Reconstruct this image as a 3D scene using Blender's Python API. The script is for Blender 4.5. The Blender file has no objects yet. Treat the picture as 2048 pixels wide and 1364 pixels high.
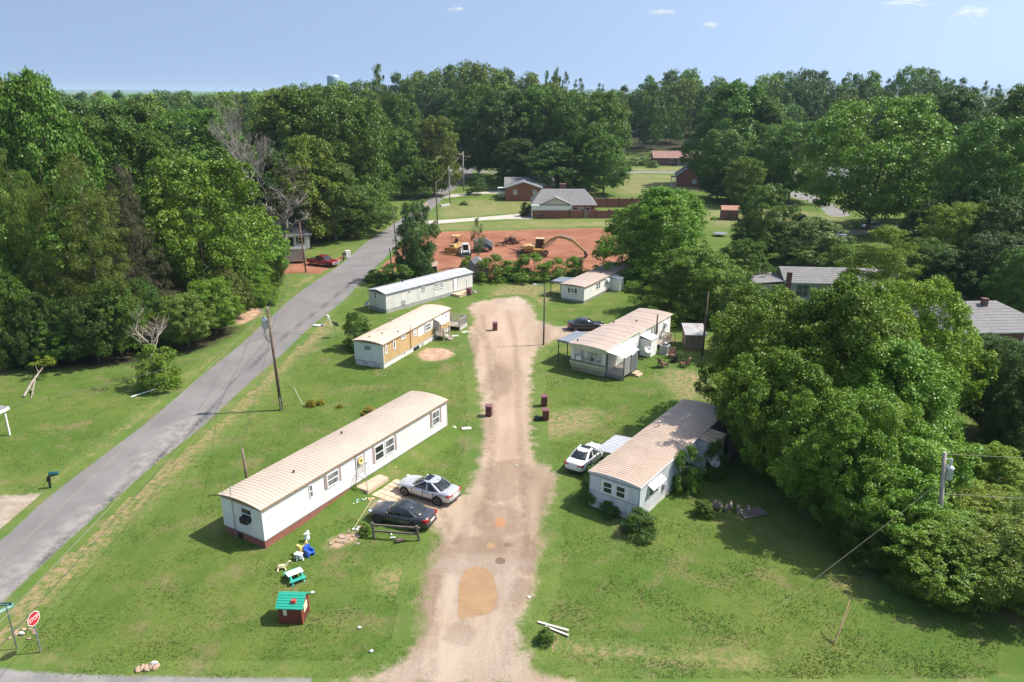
import bpy, bmesh, math, random
import numpy as np
from mathutils import Vector, Matrix

R = math.radians
rnd = random.Random(7)
sc = bpy.context.scene
COL = sc.collection

# ------------------------------------------------------------------ camera, sky, sun, exposure
CAM_H, PITCH, FOC = 27.6, R(18.4), 1500.0
cam_data = bpy.data.cameras.new('camera')
cam_data.sensor_width = 36.0
cam_data.lens = 36.0 * FOC / 2048.0
cam_data.clip_start = 0.5
cam_data.clip_end = 20000
cam = bpy.data.objects.new('camera', cam_data)
cam.location = (0, 0, CAM_H)
cam.rotation_euler = (R(90) - PITCH, 0, 0)
COL.objects.link(cam)
sc.camera = cam

SUN_EL, SUN_AZ = R(53), R(9)              # azimuth from +X towards +Y
world = bpy.data.worlds.new('World')
sc.world = world
world.use_nodes = True
wn = world.node_tree
sky = wn.nodes.new('ShaderNodeTexSky')
sky.sky_type = 'NISHITA'
sky.sun_disc = False
sky.sun_elevation = SUN_EL
sky.sun_rotation = R(90) - SUN_AZ
sky.altitude = 300
sky.air_density = 1.5
sky.dust_density = 2.1
sky.ozone_density = 3.6
wn.nodes['Background'].inputs[1].default_value = 0.136
# an even blue haze-free sky: the whole dome is read a little above the horizon band
_tc = wn.nodes.new('ShaderNodeTexCoord'); _mp = wn.nodes.new('ShaderNodeMapping')
_mp.inputs['Location'].default_value = (0, 0, 0.4); _mp.inputs['Scale'].default_value = (1, 1, 0.5)
wn.links.new(_tc.outputs['Generated'], _mp.inputs[0]); wn.links.new(_mp.outputs[0], sky.inputs[0])
_hs = wn.nodes.new('ShaderNodeHueSaturation'); _hs.inputs['Saturation'].default_value = 0.84
wn.links.new(sky.outputs[0], _hs.inputs['Color']); wn.links.new(_hs.outputs[0], wn.nodes['Background'].inputs[0])

sun_d = bpy.data.lights.new('sun', 'SUN')
sun_d.energy = 5.0
sun_d.angle = R(0.55)
sun_d.color = (1.0, 0.95, 0.87)
sun = bpy.data.objects.new('sun', sun_d)
sv = Vector((math.cos(SUN_EL) * math.cos(SUN_AZ), math.cos(SUN_EL) * math.sin(SUN_AZ), math.sin(SUN_EL)))
sun.rotation_euler = (-sv).to_track_quat('-Z', 'Y').to_euler()
COL.objects.link(sun)

sc.view_settings.view_transform = 'Standard'
sc.view_settings.look = 'None'
sc.view_settings.gamma = 1.0
sc.view_settings.exposure = 0.48
sc.render.engine = 'CYCLES'
sc.cycles.max_bounces = 6
sc.cycles.diffuse_bounces = 3
sc.cycles.glossy_bounces = 3
sc.cycles.transparent_max_bounces = 32
sc.cycles.use_denoising = True
sc.cycles.adaptive_threshold = 0.004

# ------------------------------------------------------------------ survey helpers
_s, _c = math.sin(PITCH), math.cos(PITCH)


def G(px, py, z=0.0):
    """Ground position (height z) of a point surveyed on the photograph."""
    u = (px - 1024.0) / FOC
    v = (py - 682.0) / FOC
    t = (CAM_H - z) / (_s + v * _c)
    return (u * t, (_c - v * _s) * t)


def ZAT(py, y):
    v = (py - 682.0) / FOC
    return CAM_H - (_s + v * _c) * y / (_c - v * _s)


def XAT(px, y, z):
    depth = y * _c - (z - CAM_H) * _s
    return (px - 1024.0) * depth / FOC


def sm(t):
    t = np.clip(t, 0, 1)
    return t * t * (3 - 2 * t)


def hgt(x, y):
    """Terrain height: flat neighbourhood, a wooded rise behind it."""
    x = np.asarray(x, float); y = np.asarray(y, float)
    rise = 10.0 * sm((y - 312) / 110) * (1 - sm((y - 560) / 240))
    side = sm((x + 130) / 90)
    return rise * side - 0.0 * y


# ------------------------------------------------------------------ mesh helpers
class MB:
    def __init__(s):
        s.v, s.f, s.m = [], [], []

    def add(s, vs, fs, m=0):
        b = len(s.v)
        s.v += [tuple(q) for q in vs]
        for q in fs:
            s.f.append(tuple(i + b for i in q)); s.m.append(m)
        return s

    def box(s, x0, x1, y0, y1, z0, z1, m=0):
        vs = [(x0, y0, z0), (x1, y0, z0), (x1, y1, z0), (x0, y1, z0), (x0, y0, z1), (x1, y0, z1), (x1, y1, z1), (x0, y1, z1)]
        return s.add(vs, [(0, 3, 2, 1), (4, 5, 6, 7), (0, 1, 5, 4), (1, 2, 6, 5), (2, 3, 7, 6), (3, 0, 4, 7)], m)

    def pbox(s, o, e, n, a0, a1, z0, z1, d0, d1, m=0):
        """box on a wall: along e from a0 to a1, up z0..z1, outward n from d0 to d1"""
        o, e, n = Vector(o), Vector(e), Vector(n)
        up = Vector((0, 0, 1))
        P = lambda a, d, z: o + e * a + n * d + up * z
        vs = [P(a0, d0, z0), P(a1, d0, z0), P(a1, d1, z0), P(a0, d1, z0), P(a0, d0, z1), P(a1, d0, z1), P(a1, d1, z1), P(a0, d1, z1)]
        return s.add(vs, [(0, 3, 2, 1), (4, 5, 6, 7), (0, 1, 5, 4), (1, 2, 6, 5), (2, 3, 7, 6), (3, 0, 4, 7)], m)

    def beam(s, p0, p1, w, h=None, m=0):
        h = h or w
        p0, p1 = Vector(p0), Vector(p1)
        d = (p1 - p0).normalized()
        ref = Vector((0, 0, 1)) if abs(d.z) < 0.95 else Vector((1, 0, 0))
        a = d.cross(ref).normalized(); b = a.cross(d).normalized()
        vs = []
        for p in (p0, p1):
            for i, j in ((-1, -1), (1, -1), (1, 1), (-1, 1)):
                vs.append(p + a * (i * w / 2) + b * (j * h / 2))
        return s.add(vs, [(3, 2, 1, 0), (4, 5, 6, 7), (0, 1, 5, 4), (1, 2, 6, 5), (2, 3, 7, 6), (3, 0, 4, 7)], m)

    def tube(s, pts, rads, n=8, m=0, cap=True):
        pts = [Vector(p) for p in pts]
        if not isinstance(rads, (list, tuple)):
            rads = [rads] * len(pts)
        base = len(s.v)
        for i, p in enumerate(pts):
            d = (pts[min(i + 1, len(pts) - 1)] - pts[max(i - 1, 0)]).normalized()
            ref = Vector((0, 0, 1)) if abs(d.z) < 0.9 else Vector((1, 0, 0))
            a = d.cross(ref).normalized(); b = a.cross(d).normalized()
            for k in range(n):
                t = 2 * math.pi * k / n
                s.v.append(tuple(p + a * (math.cos(t) * rads[i]) + b * (math.sin(t) * rads[i])))
        for i in range(len(pts) - 1):
            for k in range(n):
                k2 = (k + 1) % n
                s.f.append((base + i * n + k, base + i * n + k2, base + (i + 1) * n + k2, base + (i + 1) * n + k)); s.m.append(m)
        if cap:
            s.f.append(tuple(base + k for k in reversed(range(n)))); s.m.append(m)
            s.f.append(tuple(base + (len(pts) - 1) * n + k for k in range(n))); s.m.append(m)
        return s

    def prism(s, poly, lo, hi, axis='y', m=0, mside=None, mcap=None):
        """poly: list of 2D points (ccw); axis y: (x,z) extruded along y; axis x: (y,z) along x; axis z: (x,y) along z"""
        n = len(poly)
        if axis == 'y':
            P = lambda q, t: (q[0], t, q[1])
        elif axis == 'x':
            P = lambda q, t: (t, q[0], q[1])
        else:
            P = lambda q, t: (q[0], q[1], t)
        vs = [P(q, lo) for q in poly] + [P(q, hi) for q in poly]
        fs = []
        b = len(s.v)
        s.v += vs
        for i in range(n):
            j = (i + 1) % n
            s.f.append((b + i, b + j, b + n + j, b + n + i)); s.m.append(m if mside is None else mside[i])
        s.f.append(tuple(b + i for i in reversed(range(n)))); s.m.append(m if mcap is None else mcap)
        s.f.append(tuple(b + n + i for i in range(n))); s.m.append(m if mcap is None else mcap)
        return s

    def lathe(s, prof, c=(0, 0, 0), n=16, axis='z', m=0, cap=True):
        """prof: (r, h) list"""
        b = len(s.v)
        for r, h in prof:
            for k in range(n):
                t = 2 * math.pi * k / n
                x, y = r * math.cos(t), r * math.sin(t)
                q = (x, y, h) if axis == 'z' else ((x, h, y) if axis == 'y' else (h, x, y))
                s.v.append((q[0] + c[0], q[1] + c[1], q[2] + c[2]))
        for i in range(len(prof) - 1):
            for k in range(n):
                k2 = (k + 1) % n
                s.f.append((b + i * n + k, b + i * n + k2, b + (i + 1) * n + k2, b + (i + 1) * n + k)); s.m.append(m)
        if not cap: return s
        s.f.append(tuple(b + k for k in range(n))); s.m.append(m)
        s.f.append(tuple(b + (len(prof) - 1) * n + k for k in reversed(range(n)))); s.m.append(m)
        return s

    def blob(s, c, r, jit=0.15, n=8, rr=None, m=0):
        rr = rr or rnd
        b = len(s.v)
        rings = max(4, n // 2 + 1)
        for i in range(rings + 1):
            th = math.pi * i / rings
            for k in range(n):
                ph = 2 * math.pi * k / n
                f = 1 + rr.uniform(-jit, jit)
                s.v.append((c[0] + r[0] * math.sin(th) * math.cos(ph) * f, c[1] + r[1] * math.sin(th) * math.sin(ph) * f, c[2] + r[2] * math.cos(th) * f))
        for i in range(rings):
            for k in range(n):
                k2 = (k + 1) % n
                s.f.append((b + i * n + k, b + (i + 1) * n + k, b + (i + 1) * n + k2, b + i * n + k2)); s.m.append(m)
        return s

    def mesh(s, name, mats, smooth=False):
        me = bpy.data.meshes.new(name)
        me.from_pydata(s.v, [], s.f)
        for mt in (mats if isinstance(mats, (list, tuple)) else [mats]):
            me.materials.append(mt)
        if max(s.m, default=0) > 0:
            me.polygons.foreach_set('material_index', s.m)
        bm = bmesh.new(); bm.from_mesh(me)
        bmesh.ops.recalc_face_normals(bm, faces=bm.faces)
        bm.to_mesh(me); bm.free()
        if smooth:
            me.polygons.foreach_set('use_smooth', [True] * len(me.polygons))
        me.update()
        return me

    def build(s, name, mats, parent=None, smooth=False, kind=None, bevel=0, subsurf=0, label=None):
        o = bpy.data.objects.new(name, s.mesh(name, mats, smooth))
        COL.objects.link(o)
        if parent is not None:
            o.parent = parent
        if kind:
            o['kind'] = kind
        if label:
            o['label'] = label
        if bevel:
            md = o.modifiers.new('bevel', 'BEVEL'); md.width = bevel; md.segments = 2; md.limit_method = 'ANGLE'
        if subsurf:
            md = o.modifiers.new('sub', 'SUBSURF'); md.levels = md.render_levels = subsurf
        return o


def tag(o, label=None, cat=None, group=None, kind=None):
    if label: o['label'] = label
    if cat: o['category'] = cat
    if group: o['group'] = group
    if kind: o['kind'] = kind
    return o


def thing(name, label, cat, loc=(0, 0, 0), rz=0.0, group=None):
    o = bpy.data.objects.new(name, None)
    o.empty_display_size = 0.3
    COL.objects.link(o)
    o.location = loc if len(loc) == 3 else (loc[0], loc[1], 0)
    o.rotation_euler = (0, 0, rz)
    return tag(o, label, cat, group)


def obj(name, me, parent=None, loc=None, mat=None):
    o = bpy.data.objects.new(name, me)
    COL.objects.link(o)
    if parent is not None: o.parent = parent
    if loc is not None: o.location = loc
    if mat is not None and len(o.material_slots):
        o.material_slots[0].link = 'OBJECT'
        o.material_slots[0].material = mat
    return o


def copy_tree(o, parent=None):
    c = o.copy(); COL.objects.link(c)
    if parent is not None: c.parent = parent
    for ch in list(o.children):
        copy_tree(ch, c)
    return c


def raw_mesh(name, verts, faces, mat, attrs=None, smooth=False):
    """verts (N,3), faces (M,k) numpy arrays of one face size"""
    me = bpy.data.meshes.new(name)
    n, (m, k) = len(verts), faces.shape
    me.vertices.add(n); me.vertices.foreach_set('co', np.ascontiguousarray(verts, dtype=np.float32).ravel())
    me.loops.add(m * k); me.loops.foreach_set('vertex_index', np.ascontiguousarray(faces, dtype=np.int32).ravel())
    me.polygons.add(m); me.polygons.foreach_set('loop_start', np.arange(0, m * k, k, dtype=np.int32))
    if attrs:
        for a, val in attrs.items():
            at = me.attributes.new(a, 'FLOAT', 'POINT'); at.data.foreach_set('value', np.ascontiguousarray(val, dtype=np.float32))
    if mat is not None: me.materials.append(mat)
    me.update(calc_edges=True)
    if smooth:
        me.polygons.foreach_set('use_smooth', np.ones(m, dtype=bool))
    return me


# ------------------------------------------------------------------ materials
class NT:
    def __init__(s, name):
        s.mat = bpy.data.materials.new(name); s.mat.use_nodes = True
        s.t = s.mat.node_tree; s.b = s.t.nodes['Principled BSDF']; s.out = s.t.nodes['Material Output']

    def n(s, ty, **kw):
        nd = s.t.nodes.new(ty)
        for k, v in kw.items(): setattr(nd, k, v)
        return nd

    def l(s, a, b): s.t.links.new(a, b)

    def pos(s):
        return s.n('ShaderNodeNewGeometry').outputs['Position']

    def objc(s):
        return s.n('ShaderNodeTexCoord').outputs['Object']

    def noise(s, vec, scale, detail=4, rough=0.55, stretch=None):
        if stretch:
            mp = s.n('ShaderNodeMapping'); mp.inputs['Scale'].default_value = stretch
            s.l(vec, mp.inputs[0]); vec = mp.outputs[0]
        nd = s.n('ShaderNodeTexNoise'); nd.inputs['Scale'].default_value = scale
        nd.inputs['Detail'].default_value = detail; nd.inputs['Roughness'].default_value = rough
        s.l(vec, nd.inputs['Vector']); return nd.outputs['Fac']

    def ramp(s, fac, a, b):
        nd = s.n('ShaderNodeMapRange', clamp=True, interpolation_type='SMOOTHSTEP')
        nd.inputs[1].default_value = a; nd.inputs[2].default_value = b
        s.l(fac, nd.inputs[0]); return nd.outputs[0]

    def math(s, op, a, b=0.0):
        nd = s.n('ShaderNodeMath', operation=op)
        for i, q in enumerate((a, b)):
            if isinstance(q, (int, float)): nd.inputs[i].default_value = q
            else: s.l(q, nd.inputs[i])
        return nd.outputs[0]

    def mix(s, fac, a, b, blend='MIX'):
        nd = s.n('ShaderNodeMix', data_type='RGBA', blend_type=blend)
        for i, q in ((0, fac), (6, a), (7, b)):
            if isinstance(q, (int, float)): nd.inputs[i].default_value = q
            elif isinstance(q, tuple): nd.inputs[i].default_value = (*q, 1) if len(q) == 3 else q
            else: s.l(q, nd.inputs[i])
        return nd.outputs[2]

    def bump(s, h, strength=0.4, dist=0.05):
        nd = s.n('ShaderNodeBump'); nd.inputs['Strength'].default_value = strength; nd.inputs['Distance'].default_value = dist
        s.l(h, nd.inputs['Height']); s.l(nd.outputs[0], s.b.inputs['Normal'])

    def attr(s, name):
        return s.n('ShaderNodeAttribute', attribute_name=name).outputs['Fac']

    def set(s, col=None, rough=None, metal=None, spec=None, coat=None):
        if col is not None:
            if isinstance(col, tuple): s.b.inputs['Base Color'].default_value = (*col, 1)
            else: s.l(col, s.b.inputs['Base Color'])
        if rough is not None:
            if isinstance(rough, (int, float)): s.b.inputs['Roughness'].default_value = rough
            else: s.l(rough, s.b.inputs['Roughness'])
        if metal is not None: s.b.inputs['Metallic'].default_value = metal
        if spec is not None: s.b.inputs['Specular IOR Level'].default_value = spec
        if coat is not None: s.b.inputs['Coat Weight'].default_value = coat; s.b.inputs['Coat Roughness'].default_value = 0.04
        return s


_mc = {}


def M(name, col=None, rough=0.6, var=0.12, scale=2.0, metal=0.0, dirt=None, dirt_amt=0.0, streak=False, coat=None, bump=0.0, spec=None):
    """painted / plain surface with uneven tone, optional grime"""
    if name in _mc: return _mc[name]
    t = NT(name)
    oc = t.pos()
    base = t.mix(t.ramp(t.noise(oc, scale, 5), 0.3, 0.72), tuple(c * (1 - var) for c in col), tuple(min(1, c * (1 + var)) for c in col))
    if dirt:
        st = (1.6, 1.6, 0.25) if streak else None
        base = t.mix(t.math('MULTIPLY', t.ramp(t.noise(oc, 1.3, 6, 0.65, st), 0.46, 0.74), dirt_amt), base, dirt)
    t.set(base, rough, metal, spec, coat)
    if bump:
        t.bump(t.noise(oc, scale * 8, 3), bump, 0.02)
    _mc[name] = t.mat
    return t.mat


def grass_nodes(t):
    """shared lawn colour by world position; returns (colour, height)"""
    p = t.pos()
    n1 = t.noise(p, 0.10, 4, 0.6)
    n2 = t.noise(p, 0.55, 5, 0.62)
    n3 = t.noise(p, 2.6, 5, 0.7)
    n4 = t.noise(p, 14.0, 3, 0.7)
    c = t.mix(t.ramp(n1, 0.34, 0.66), (0.086, 0.144, 0.025), (0.130, 0.170, 0.037))
    c = t.mix(t.math('MULTIPLY', t.ramp(n2, 0.40, 0.72), 0.65), c, (0.060, 0.116, 0.018))
    dry = t.math('MULTIPLY', t.ramp(t.noise(p, 0.33, 6, 0.70), 0.50, 0.70), 0.70)
    c = t.mix(dry, c, (0.215, 0.172, 0.085))
    soil = t.math('MULTIPLY', t.ramp(t.noise(p, 0.8, 6, 0.7), 0.62, 0.72), 0.70)
    c = t.mix(soil, c, (0.30, 0.175, 0.105))
    c = t.mix(t.math('MULTIPLY', t.ramp(n3, 0.52, 0.74), 0.30), c, (0.045, 0.092, 0.016))
    c = t.mix(t.math('MULTIPLY', t.ramp(n4, 0.50, 0.75), 0.38), c, (0.05, 0.095, 0.018))
    c = t.mix(t.math('MULTIPLY', t.ramp(n4, 0.48, 0.22), 0.35), c, (0.19, 0.215, 0.06))
    h = t.math('ADD', t.math('MULTIPLY', n3, 0.6), t.math('MULTIPLY', n4, 0.5))
    return c, h


def edge_mix(t, amp=0.8, width=0.25, scale=1.2):
    """0 outside, 1 inside a ground sheet, with a ragged border"""
    e = t.attr('edge')
    p = t.pos()
    nz = t.math('SUBTRACT', t.noise(p, scale, 6, 0.7), 0.5)
    e2 = t.math('ADD', e, t.math('MULTIPLY', nz, amp * 2))
    return t.ramp(e2, -width, width)


def sheet_mat(name, build, amp=0.8, width=0.25, scale=1.2, bump=0.5, rough=0.9):
    t = NT(name)
    gc, gh = grass_nodes(t)
    c, h = build(t)
    f = edge_mix(t, amp, width, scale)
    t.set(t.mix(f, gc, c), rough, spec=0.2)
    hh = t.n('ShaderNodeMix', data_type='FLOAT')
    t.l(f, hh.inputs[0]); t.l(gh, hh.inputs[2]); t.l(h, hh.inputs[3])
    t.bump(hh.outputs[0], bump, 0.10)
    return t.mat


def m_ground():
    t = NT('lawn'); c, h = grass_nodes(t)
    t.set(c, 0.95, spec=0.1); t.bump(h, 0.8, 0.14)
    return t.mat


def b_drive(t):
    p = t.pos()
    st = (1.0, 0.22, 1.0)
    c = t.mix(t.ramp(t.noise(p, 0.35, 5, 0.6, st), 0.36, 0.66), (0.285, 0.206, 0.142), (0.425, 0.328, 0.240))
    c = t.mix(t.math('MULTIPLY', t.ramp(t.noise(p, 1.1, 6, 0.7, st), 0.5, 0.75), 0.55), c, (0.285, 0.195, 0.130))
    c = t.mix(t.math('MULTIPLY', t.ramp(t.noise(p, 11, 4, 0.75), 0.52, 0.75), 0.45), c, (0.24, 0.18, 0.135))
    c = t.mix(t.math('MULTIPLY', t.ramp(t.noise(p, 16, 3, 0.75), 0.56, 0.72), 0.35), c, (0.47, 0.40, 0.335))
    c = t.mix(t.math('MULTIPLY', t.attr('pink'), 0.45), c, (0.44, 0.315, 0.222))
    c = t.mix(t.math('MULTIPLY', t.math('MULTIPLY', t.attr('track'), t.ramp(t.noise(p, 1.5, 5, 0.7), .3, .6)), 0.55), c, (0.20, 0.135, 0.09))
    wet = t.ramp(t.math('ADD', t.attr('damp'), t.math('MULTIPLY', t.math('SUBTRACT', t.noise(p, 0.8, 6, 0.72), 0.5), 2.6)), 0.30, 1.0)
    c = t.mix(t.math('MULTIPLY', wet, 0.46), c, (0.175, 0.115, 0.076))
    gv = t.math('MULTIPLY', t.attr('gravel'), t.ramp(t.noise(p, 17, 3, 0.8), 0.40, 0.62))
    c = t.mix(t.math('MULTIPLY', gv, 0.6), c, (0.43, 0.37, 0.315))
    return c, t.math('ADD', t.noise(p, 12, 4, 0.75), t.math('MULTIPLY', t.noise(p, 1.0, 4, 0.6, st), 1.2))


def b_asphalt(t):
    p = t.pos()
    c = t.mix(t.ramp(t.noise(p, 0.22, 5, 0.6), 0.35, 0.68), (0.168, 0.157, 0.150), (0.208, 0.194, 0.185))
    c = t.mix(t.math('MULTIPLY', t.ramp(t.noise(p, 1.4, 6, 0.7, (1.0, 0.35, 1)), 0.52, 0.78), 0.25), c, (0.30, 0.27, 0.245))
    c = t.mix(t.math('MULTIPLY', t.attr('pale'), t.ramp(t.noise(p, 0.9, 6, 0.72), 0.38, 0.62)), c, (0.275, 0.25, 0.232))
    c = t.mix(t.math('MULTIPLY', t.attr('crack'), t.ramp(t.noise(p, 2.4, 4, 0.7), 0.40, 0.52)), c, (0.06, 0.058, 0.058))
    c = t.mix(t.math('MULTIPLY', t.ramp(t.noise(p, 22, 2, 0.7), 0.5, 0.8), 0.35), c, (0.13, 0.125, 0.12))
    return c, t.noise(p, 25, 3, 0.7)


def b_asphalt_old(t):
    p = t.pos()
    c = t.mix(t.ramp(t.noise(p, 0.5, 5, 0.6), 0.35, 0.68), (0.18, 0.172, 0.166), (0.265, 0.252, 0.24))
    c = t.mix(t.math('MULTIPLY', t.ramp(t.noise(p, 20, 2, 0.7), 0.5, 0.8), 0.35), c, (0.13, 0.125, 0.12))
    return c, t.noise(p, 25, 3, 0.7)


def b_redsoil(t):
    p = t.pos()
    c = t.mix(t.ramp(t.noise(p, 0.16, 5, 0.65), 0.32, 0.68), (0.225, 0.086, 0.046), (0.315, 0.138, 0.080))
    c = t.mix(t.math('MULTIPLY', t.ramp(t.noise(p, 0.9, 6, 0.72, (0.35, 1, 1)), 0.5, 0.74), 0.7), c, (0.145, 0.052, 0.032))
    c = t.mix(t.math('MULTIPLY', t.ramp(t.noise(p, 2.2, 5, 0.7), 0.56, 0.75), 0.5), c, (0.38, 0.215, 0.14))
    return c, t.math('ADD', t.noise(p, 1.6, 6, 0.72), t.noise(p, 0.5, 4, 0.6))


def b_baresoil(t):
    p = t.pos()
    c = t.mix(t.ramp(t.noise(p, 1.2, 6, 0.7), 0.35, 0.68), (0.33, 0.20, 0.125), (0.50, 0.335, 0.235))
    return c, t.noise(p, 6, 5, 0.7)


def b_verge(t):
    p = t.pos()
    c = t.mix(t.ramp(t.noise(p, 1.0, 6, 0.72), 0.36, 0.66), (0.30, 0.21, 0.125), (0.235, 0.19, 0.085))
    c = t.mix(t.math('MULTIPLY', t.ramp(t.noise(p, 3.5, 5, 0.7), 0.5, 0.66), 0.7), c, (0.085, 0.125, 0.03))
    return c, t.noise(p, 8, 5, 0.7)


def b_worn(t):
    p = t.pos()
    g, gh = grass_nodes(t)
    c = t.mix(t.ramp(t.noise(p, 1.0, 6, 0.72), 0.36, 0.66), (0.32, 0.215, 0.125), (0.25, 0.20, 0.09))
    c = t.mix(t.ramp(t.noise(p, 2.2, 6, 0.75), 0.40, 0.60), c, g)
    return c, t.noise(p, 8, 5, 0.7)


def b_field(t):
    p = t.pos()
    c = t.mix(t.ramp(t.noise(p, 0.12, 5, 0.6), 0.36, 0.66), (0.135, 0.160, 0.040), (0.195, 0.190, 0.075))
    c = t.mix(t.math('MULTIPLY', t.ramp(t.noise(p, 0.5, 5, 0.7, (1.0, 0.25, 1.0)), 0.48, 0.70), 0.6), c, (0.24, 0.215, 0.10))
    c = t.mix(t.math('MULTIPLY', t.ramp(t.noise(p, 1.6, 5, 0.7), 0.5, 0.72), 0.4), c, (0.08, 0.12, 0.025))
    return c, t.noise(p, 5, 4, 0.7)


def b_gravel(t):
    p = t.pos()
    c = t.mix(t.ramp(t.noise(p, 0.8, 6, 0.7), 0.36, 0.66), (0.29, 0.23, 0.17), (0.42, 0.355, 0.285))
    c = t.mix(t.math('MULTIPLY', t.ramp(t.noise(p, 13, 3, 0.8), 0.5, 0.7), 0.6), c, (0.25, 0.20, 0.16))
    return c, t.noise(p, 12, 4, 0.75)


def b_concrete(t):
    p = t.pos()
    c = t.mix(t.ramp(t.noise(p, 0.5, 5, 0.7), 0.36, 0.66), (0.40, 0.36, 0.305), (0.50, 0.455, 0.39))
    return c, t.noise(p, 12, 3, 0.6)


# ------------------------------------------------------------------ ground sheets
def spline(poly, k=6):
    P = np.array(poly, float); n = len(P); out = []
    for i in range(n):
        p0, p1, p2, p3 = P[(i - 1) % n], P[i], P[(i + 1) % n], P[(i + 2) % n]
        for j in range(k):
            t = j / k
            out.append(0.5 * ((2 * p1) + (-p0 + p2) * t + (2 * p0 - 5 * p1 + 4 * p2 - p3) * t * t + (-p0 + 3 * p1 - 3 * p2 + p3) * t ** 3))
    return np.array(out)


def sdist(X, Y, poly):
    """signed distance, positive inside"""
    P = np.array(poly); Q = np.roll(P, -1, 0)
    d2 = np.full(X.shape, 1e18); ins = np.zeros(X.shape, bool)
    for (ax, ay), (bx, by) in zip(P, Q):
        ex, ey = bx - ax, by - ay
        L = ex * ex + ey * ey + 1e-12
        t = np.clip(((X - ax) * ex + (Y - ay) * ey) / L, 0, 1)
        d2 = np.minimum(d2, (X - ax - t * ex) ** 2 + (Y - ay - t * ey) ** 2)
        cond = (ay > Y) != (by > Y)
        with np.errstate(divide='ignore', invalid='ignore'):
            xi = ax + (Y - ay) * ex / (by - ay if by != ay else 1e-12)
        ins ^= cond & (X < xi)
    d = np.sqrt(d2)
    return np.where(ins, d, -d)


SHEETS = []     # world polygons kept so that grass tufts stay off them


def sheet(name, poly, mat, z, res=0.5, margin=0.7, smooth=True, extra=None, keep=True):
    W = spline(poly) if smooth else np.array(poly, float)
    x0, y0 = W.min(0) - margin - res; x1, y1 = W.max(0) + margin + res
    nx, ny = int((x1 - x0) / res) + 2, int((y1 - y0) / res) + 2
    gx, gy = np.meshgrid(x0 + np.arange(nx) * res, y0 + np.arange(ny) * res)
    X, Y = gx.ravel(), gy.ravel()
    d = sdist(X, Y, W)
    ok = (d > -margin).reshape(ny, nx)
    cell = ok[:-1, :-1] | ok[1:, :-1] | ok[:-1, 1:] | ok[1:, 1:]
    jj, ii = np.nonzero(cell)
    a = jj * nx + ii
    F = np.stack([a, a + 1, a + nx + 1, a + nx], 1)
    used = np.unique(F); remap = -np.ones(nx * ny, int); remap[used] = np.arange(len(used))
    F = remap[F]; X, Y, d = X[used], Y[used], d[used]
    V = np.stack([X, Y, hgt(X, Y) + z], 1)
    at = {'edge': d}
    if extra: at.update(extra(X, Y, d))
    o = obj(name, raw_mesh(name, V, F, mat, at))
    o['kind'] = 'structure'
    if keep: SHEETS.append(W)
    return o


def GP(lst, z=0.0):
    return [G(x, y, z) for x, y in lst]


def blobs(X, Y, lst):
    """soft patches: (px, py, rx_m, ry_m)"""
    out = np.zeros_like(X)
    for px, py, rx, ry in lst:
        cx, cy = G(px, py)
        q = ((X - cx) / rx) ** 2 + ((Y - cy) / ry) ** 2
        out = np.maximum(out, np.clip(1.35 - q, 0, 1))
    return out


def sun_ground():
    xs = np.concatenate([[-9000, -5000, -3000, -1800, -1100, -700], np.arange(-500, 501, 12.5), [700, 1100, 1800, 3000, 5000, 9000]])
    ys = np.concatenate([[-500, -200, -80], np.arange(0, 901, 12.5), [1100, 1500, 2200, 3200, 4500, 6500, 9500, 14000]])
    gx, gy = np.meshgrid(xs, ys); nx, ny = len(xs), len(ys)
    V = np.stack([gx.ravel(), gy.ravel(), hgt(gx.ravel(), gy.ravel())], 1)
    jj, ii = np.meshgrid(np.arange(ny - 1), np.arange(nx - 1), indexing='ij'); a = (jj * nx + ii).ravel()
    F = np.stack([a, a + 1, a + nx + 1, a + nx], 1)
    o = obj('ground', raw_mesh('ground', V, F, m_ground(), smooth=True)); o['kind'] = 'structure'


sun_ground()

road_px = [(-160, 1205), (0, 1083), (100, 993), (215, 905), (300, 840), (400, 755), (480, 690), (530, 645), (600, 584), (680, 530), (730, 487), (770, 460), (810, 433), (845, 409), (868, 385), (884, 360), (893, 343), (898, 334),
           (950, 334), (944, 345), (925, 364), (900, 385), (872, 410), (843, 440), (806, 474), (783, 503), (740, 545), (690, 598), (620, 655), (560, 712), (470, 792), (400, 857), (300, 937), (180, 1042), (60, 1152), (0, 1210), (-60, 1275), (-260, 1340)]
road_w = GP(road_px)
rc_px = [(-100, 1235), (0, 1150), (105, 1060), (258, 925), (400, 810), (515, 715), (590, 650), (700, 556), (762, 490)]
rc_w = np.array(GP(rc_px))


def road_extra(X, Y, d):
    # crack along the centre seam, pale worn lane on the near side
    seam = np.array(GP([(60, 1145), (330, 905), (400, 843), (470, 762), (560, 680), (640, 618), (705, 565)]))
    dm = np.full(X.shape, 1e9)
    for a, b in zip(seam[:-1], seam[1:]):
        e = b - a; t = np.clip(((X - a[0]) * e[0] + (Y - a[1]) * e[1]) / (e @ e), 0, 1)
        dm = np.minimum(dm, np.hypot(X - a[0] - t * e[0], Y - a[1] - t * e[1]))
    crack = np.clip(1 - dm / 0.28, 0, 1)
    pale = blobs(X, Y, [(150, 1075, 2.2, 6), (255, 985, 1.7, 8), (330, 890, 1.6, 7), (60, 1170, 3, 5)])
    return {'crack': crack, 'pale': pale}


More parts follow.
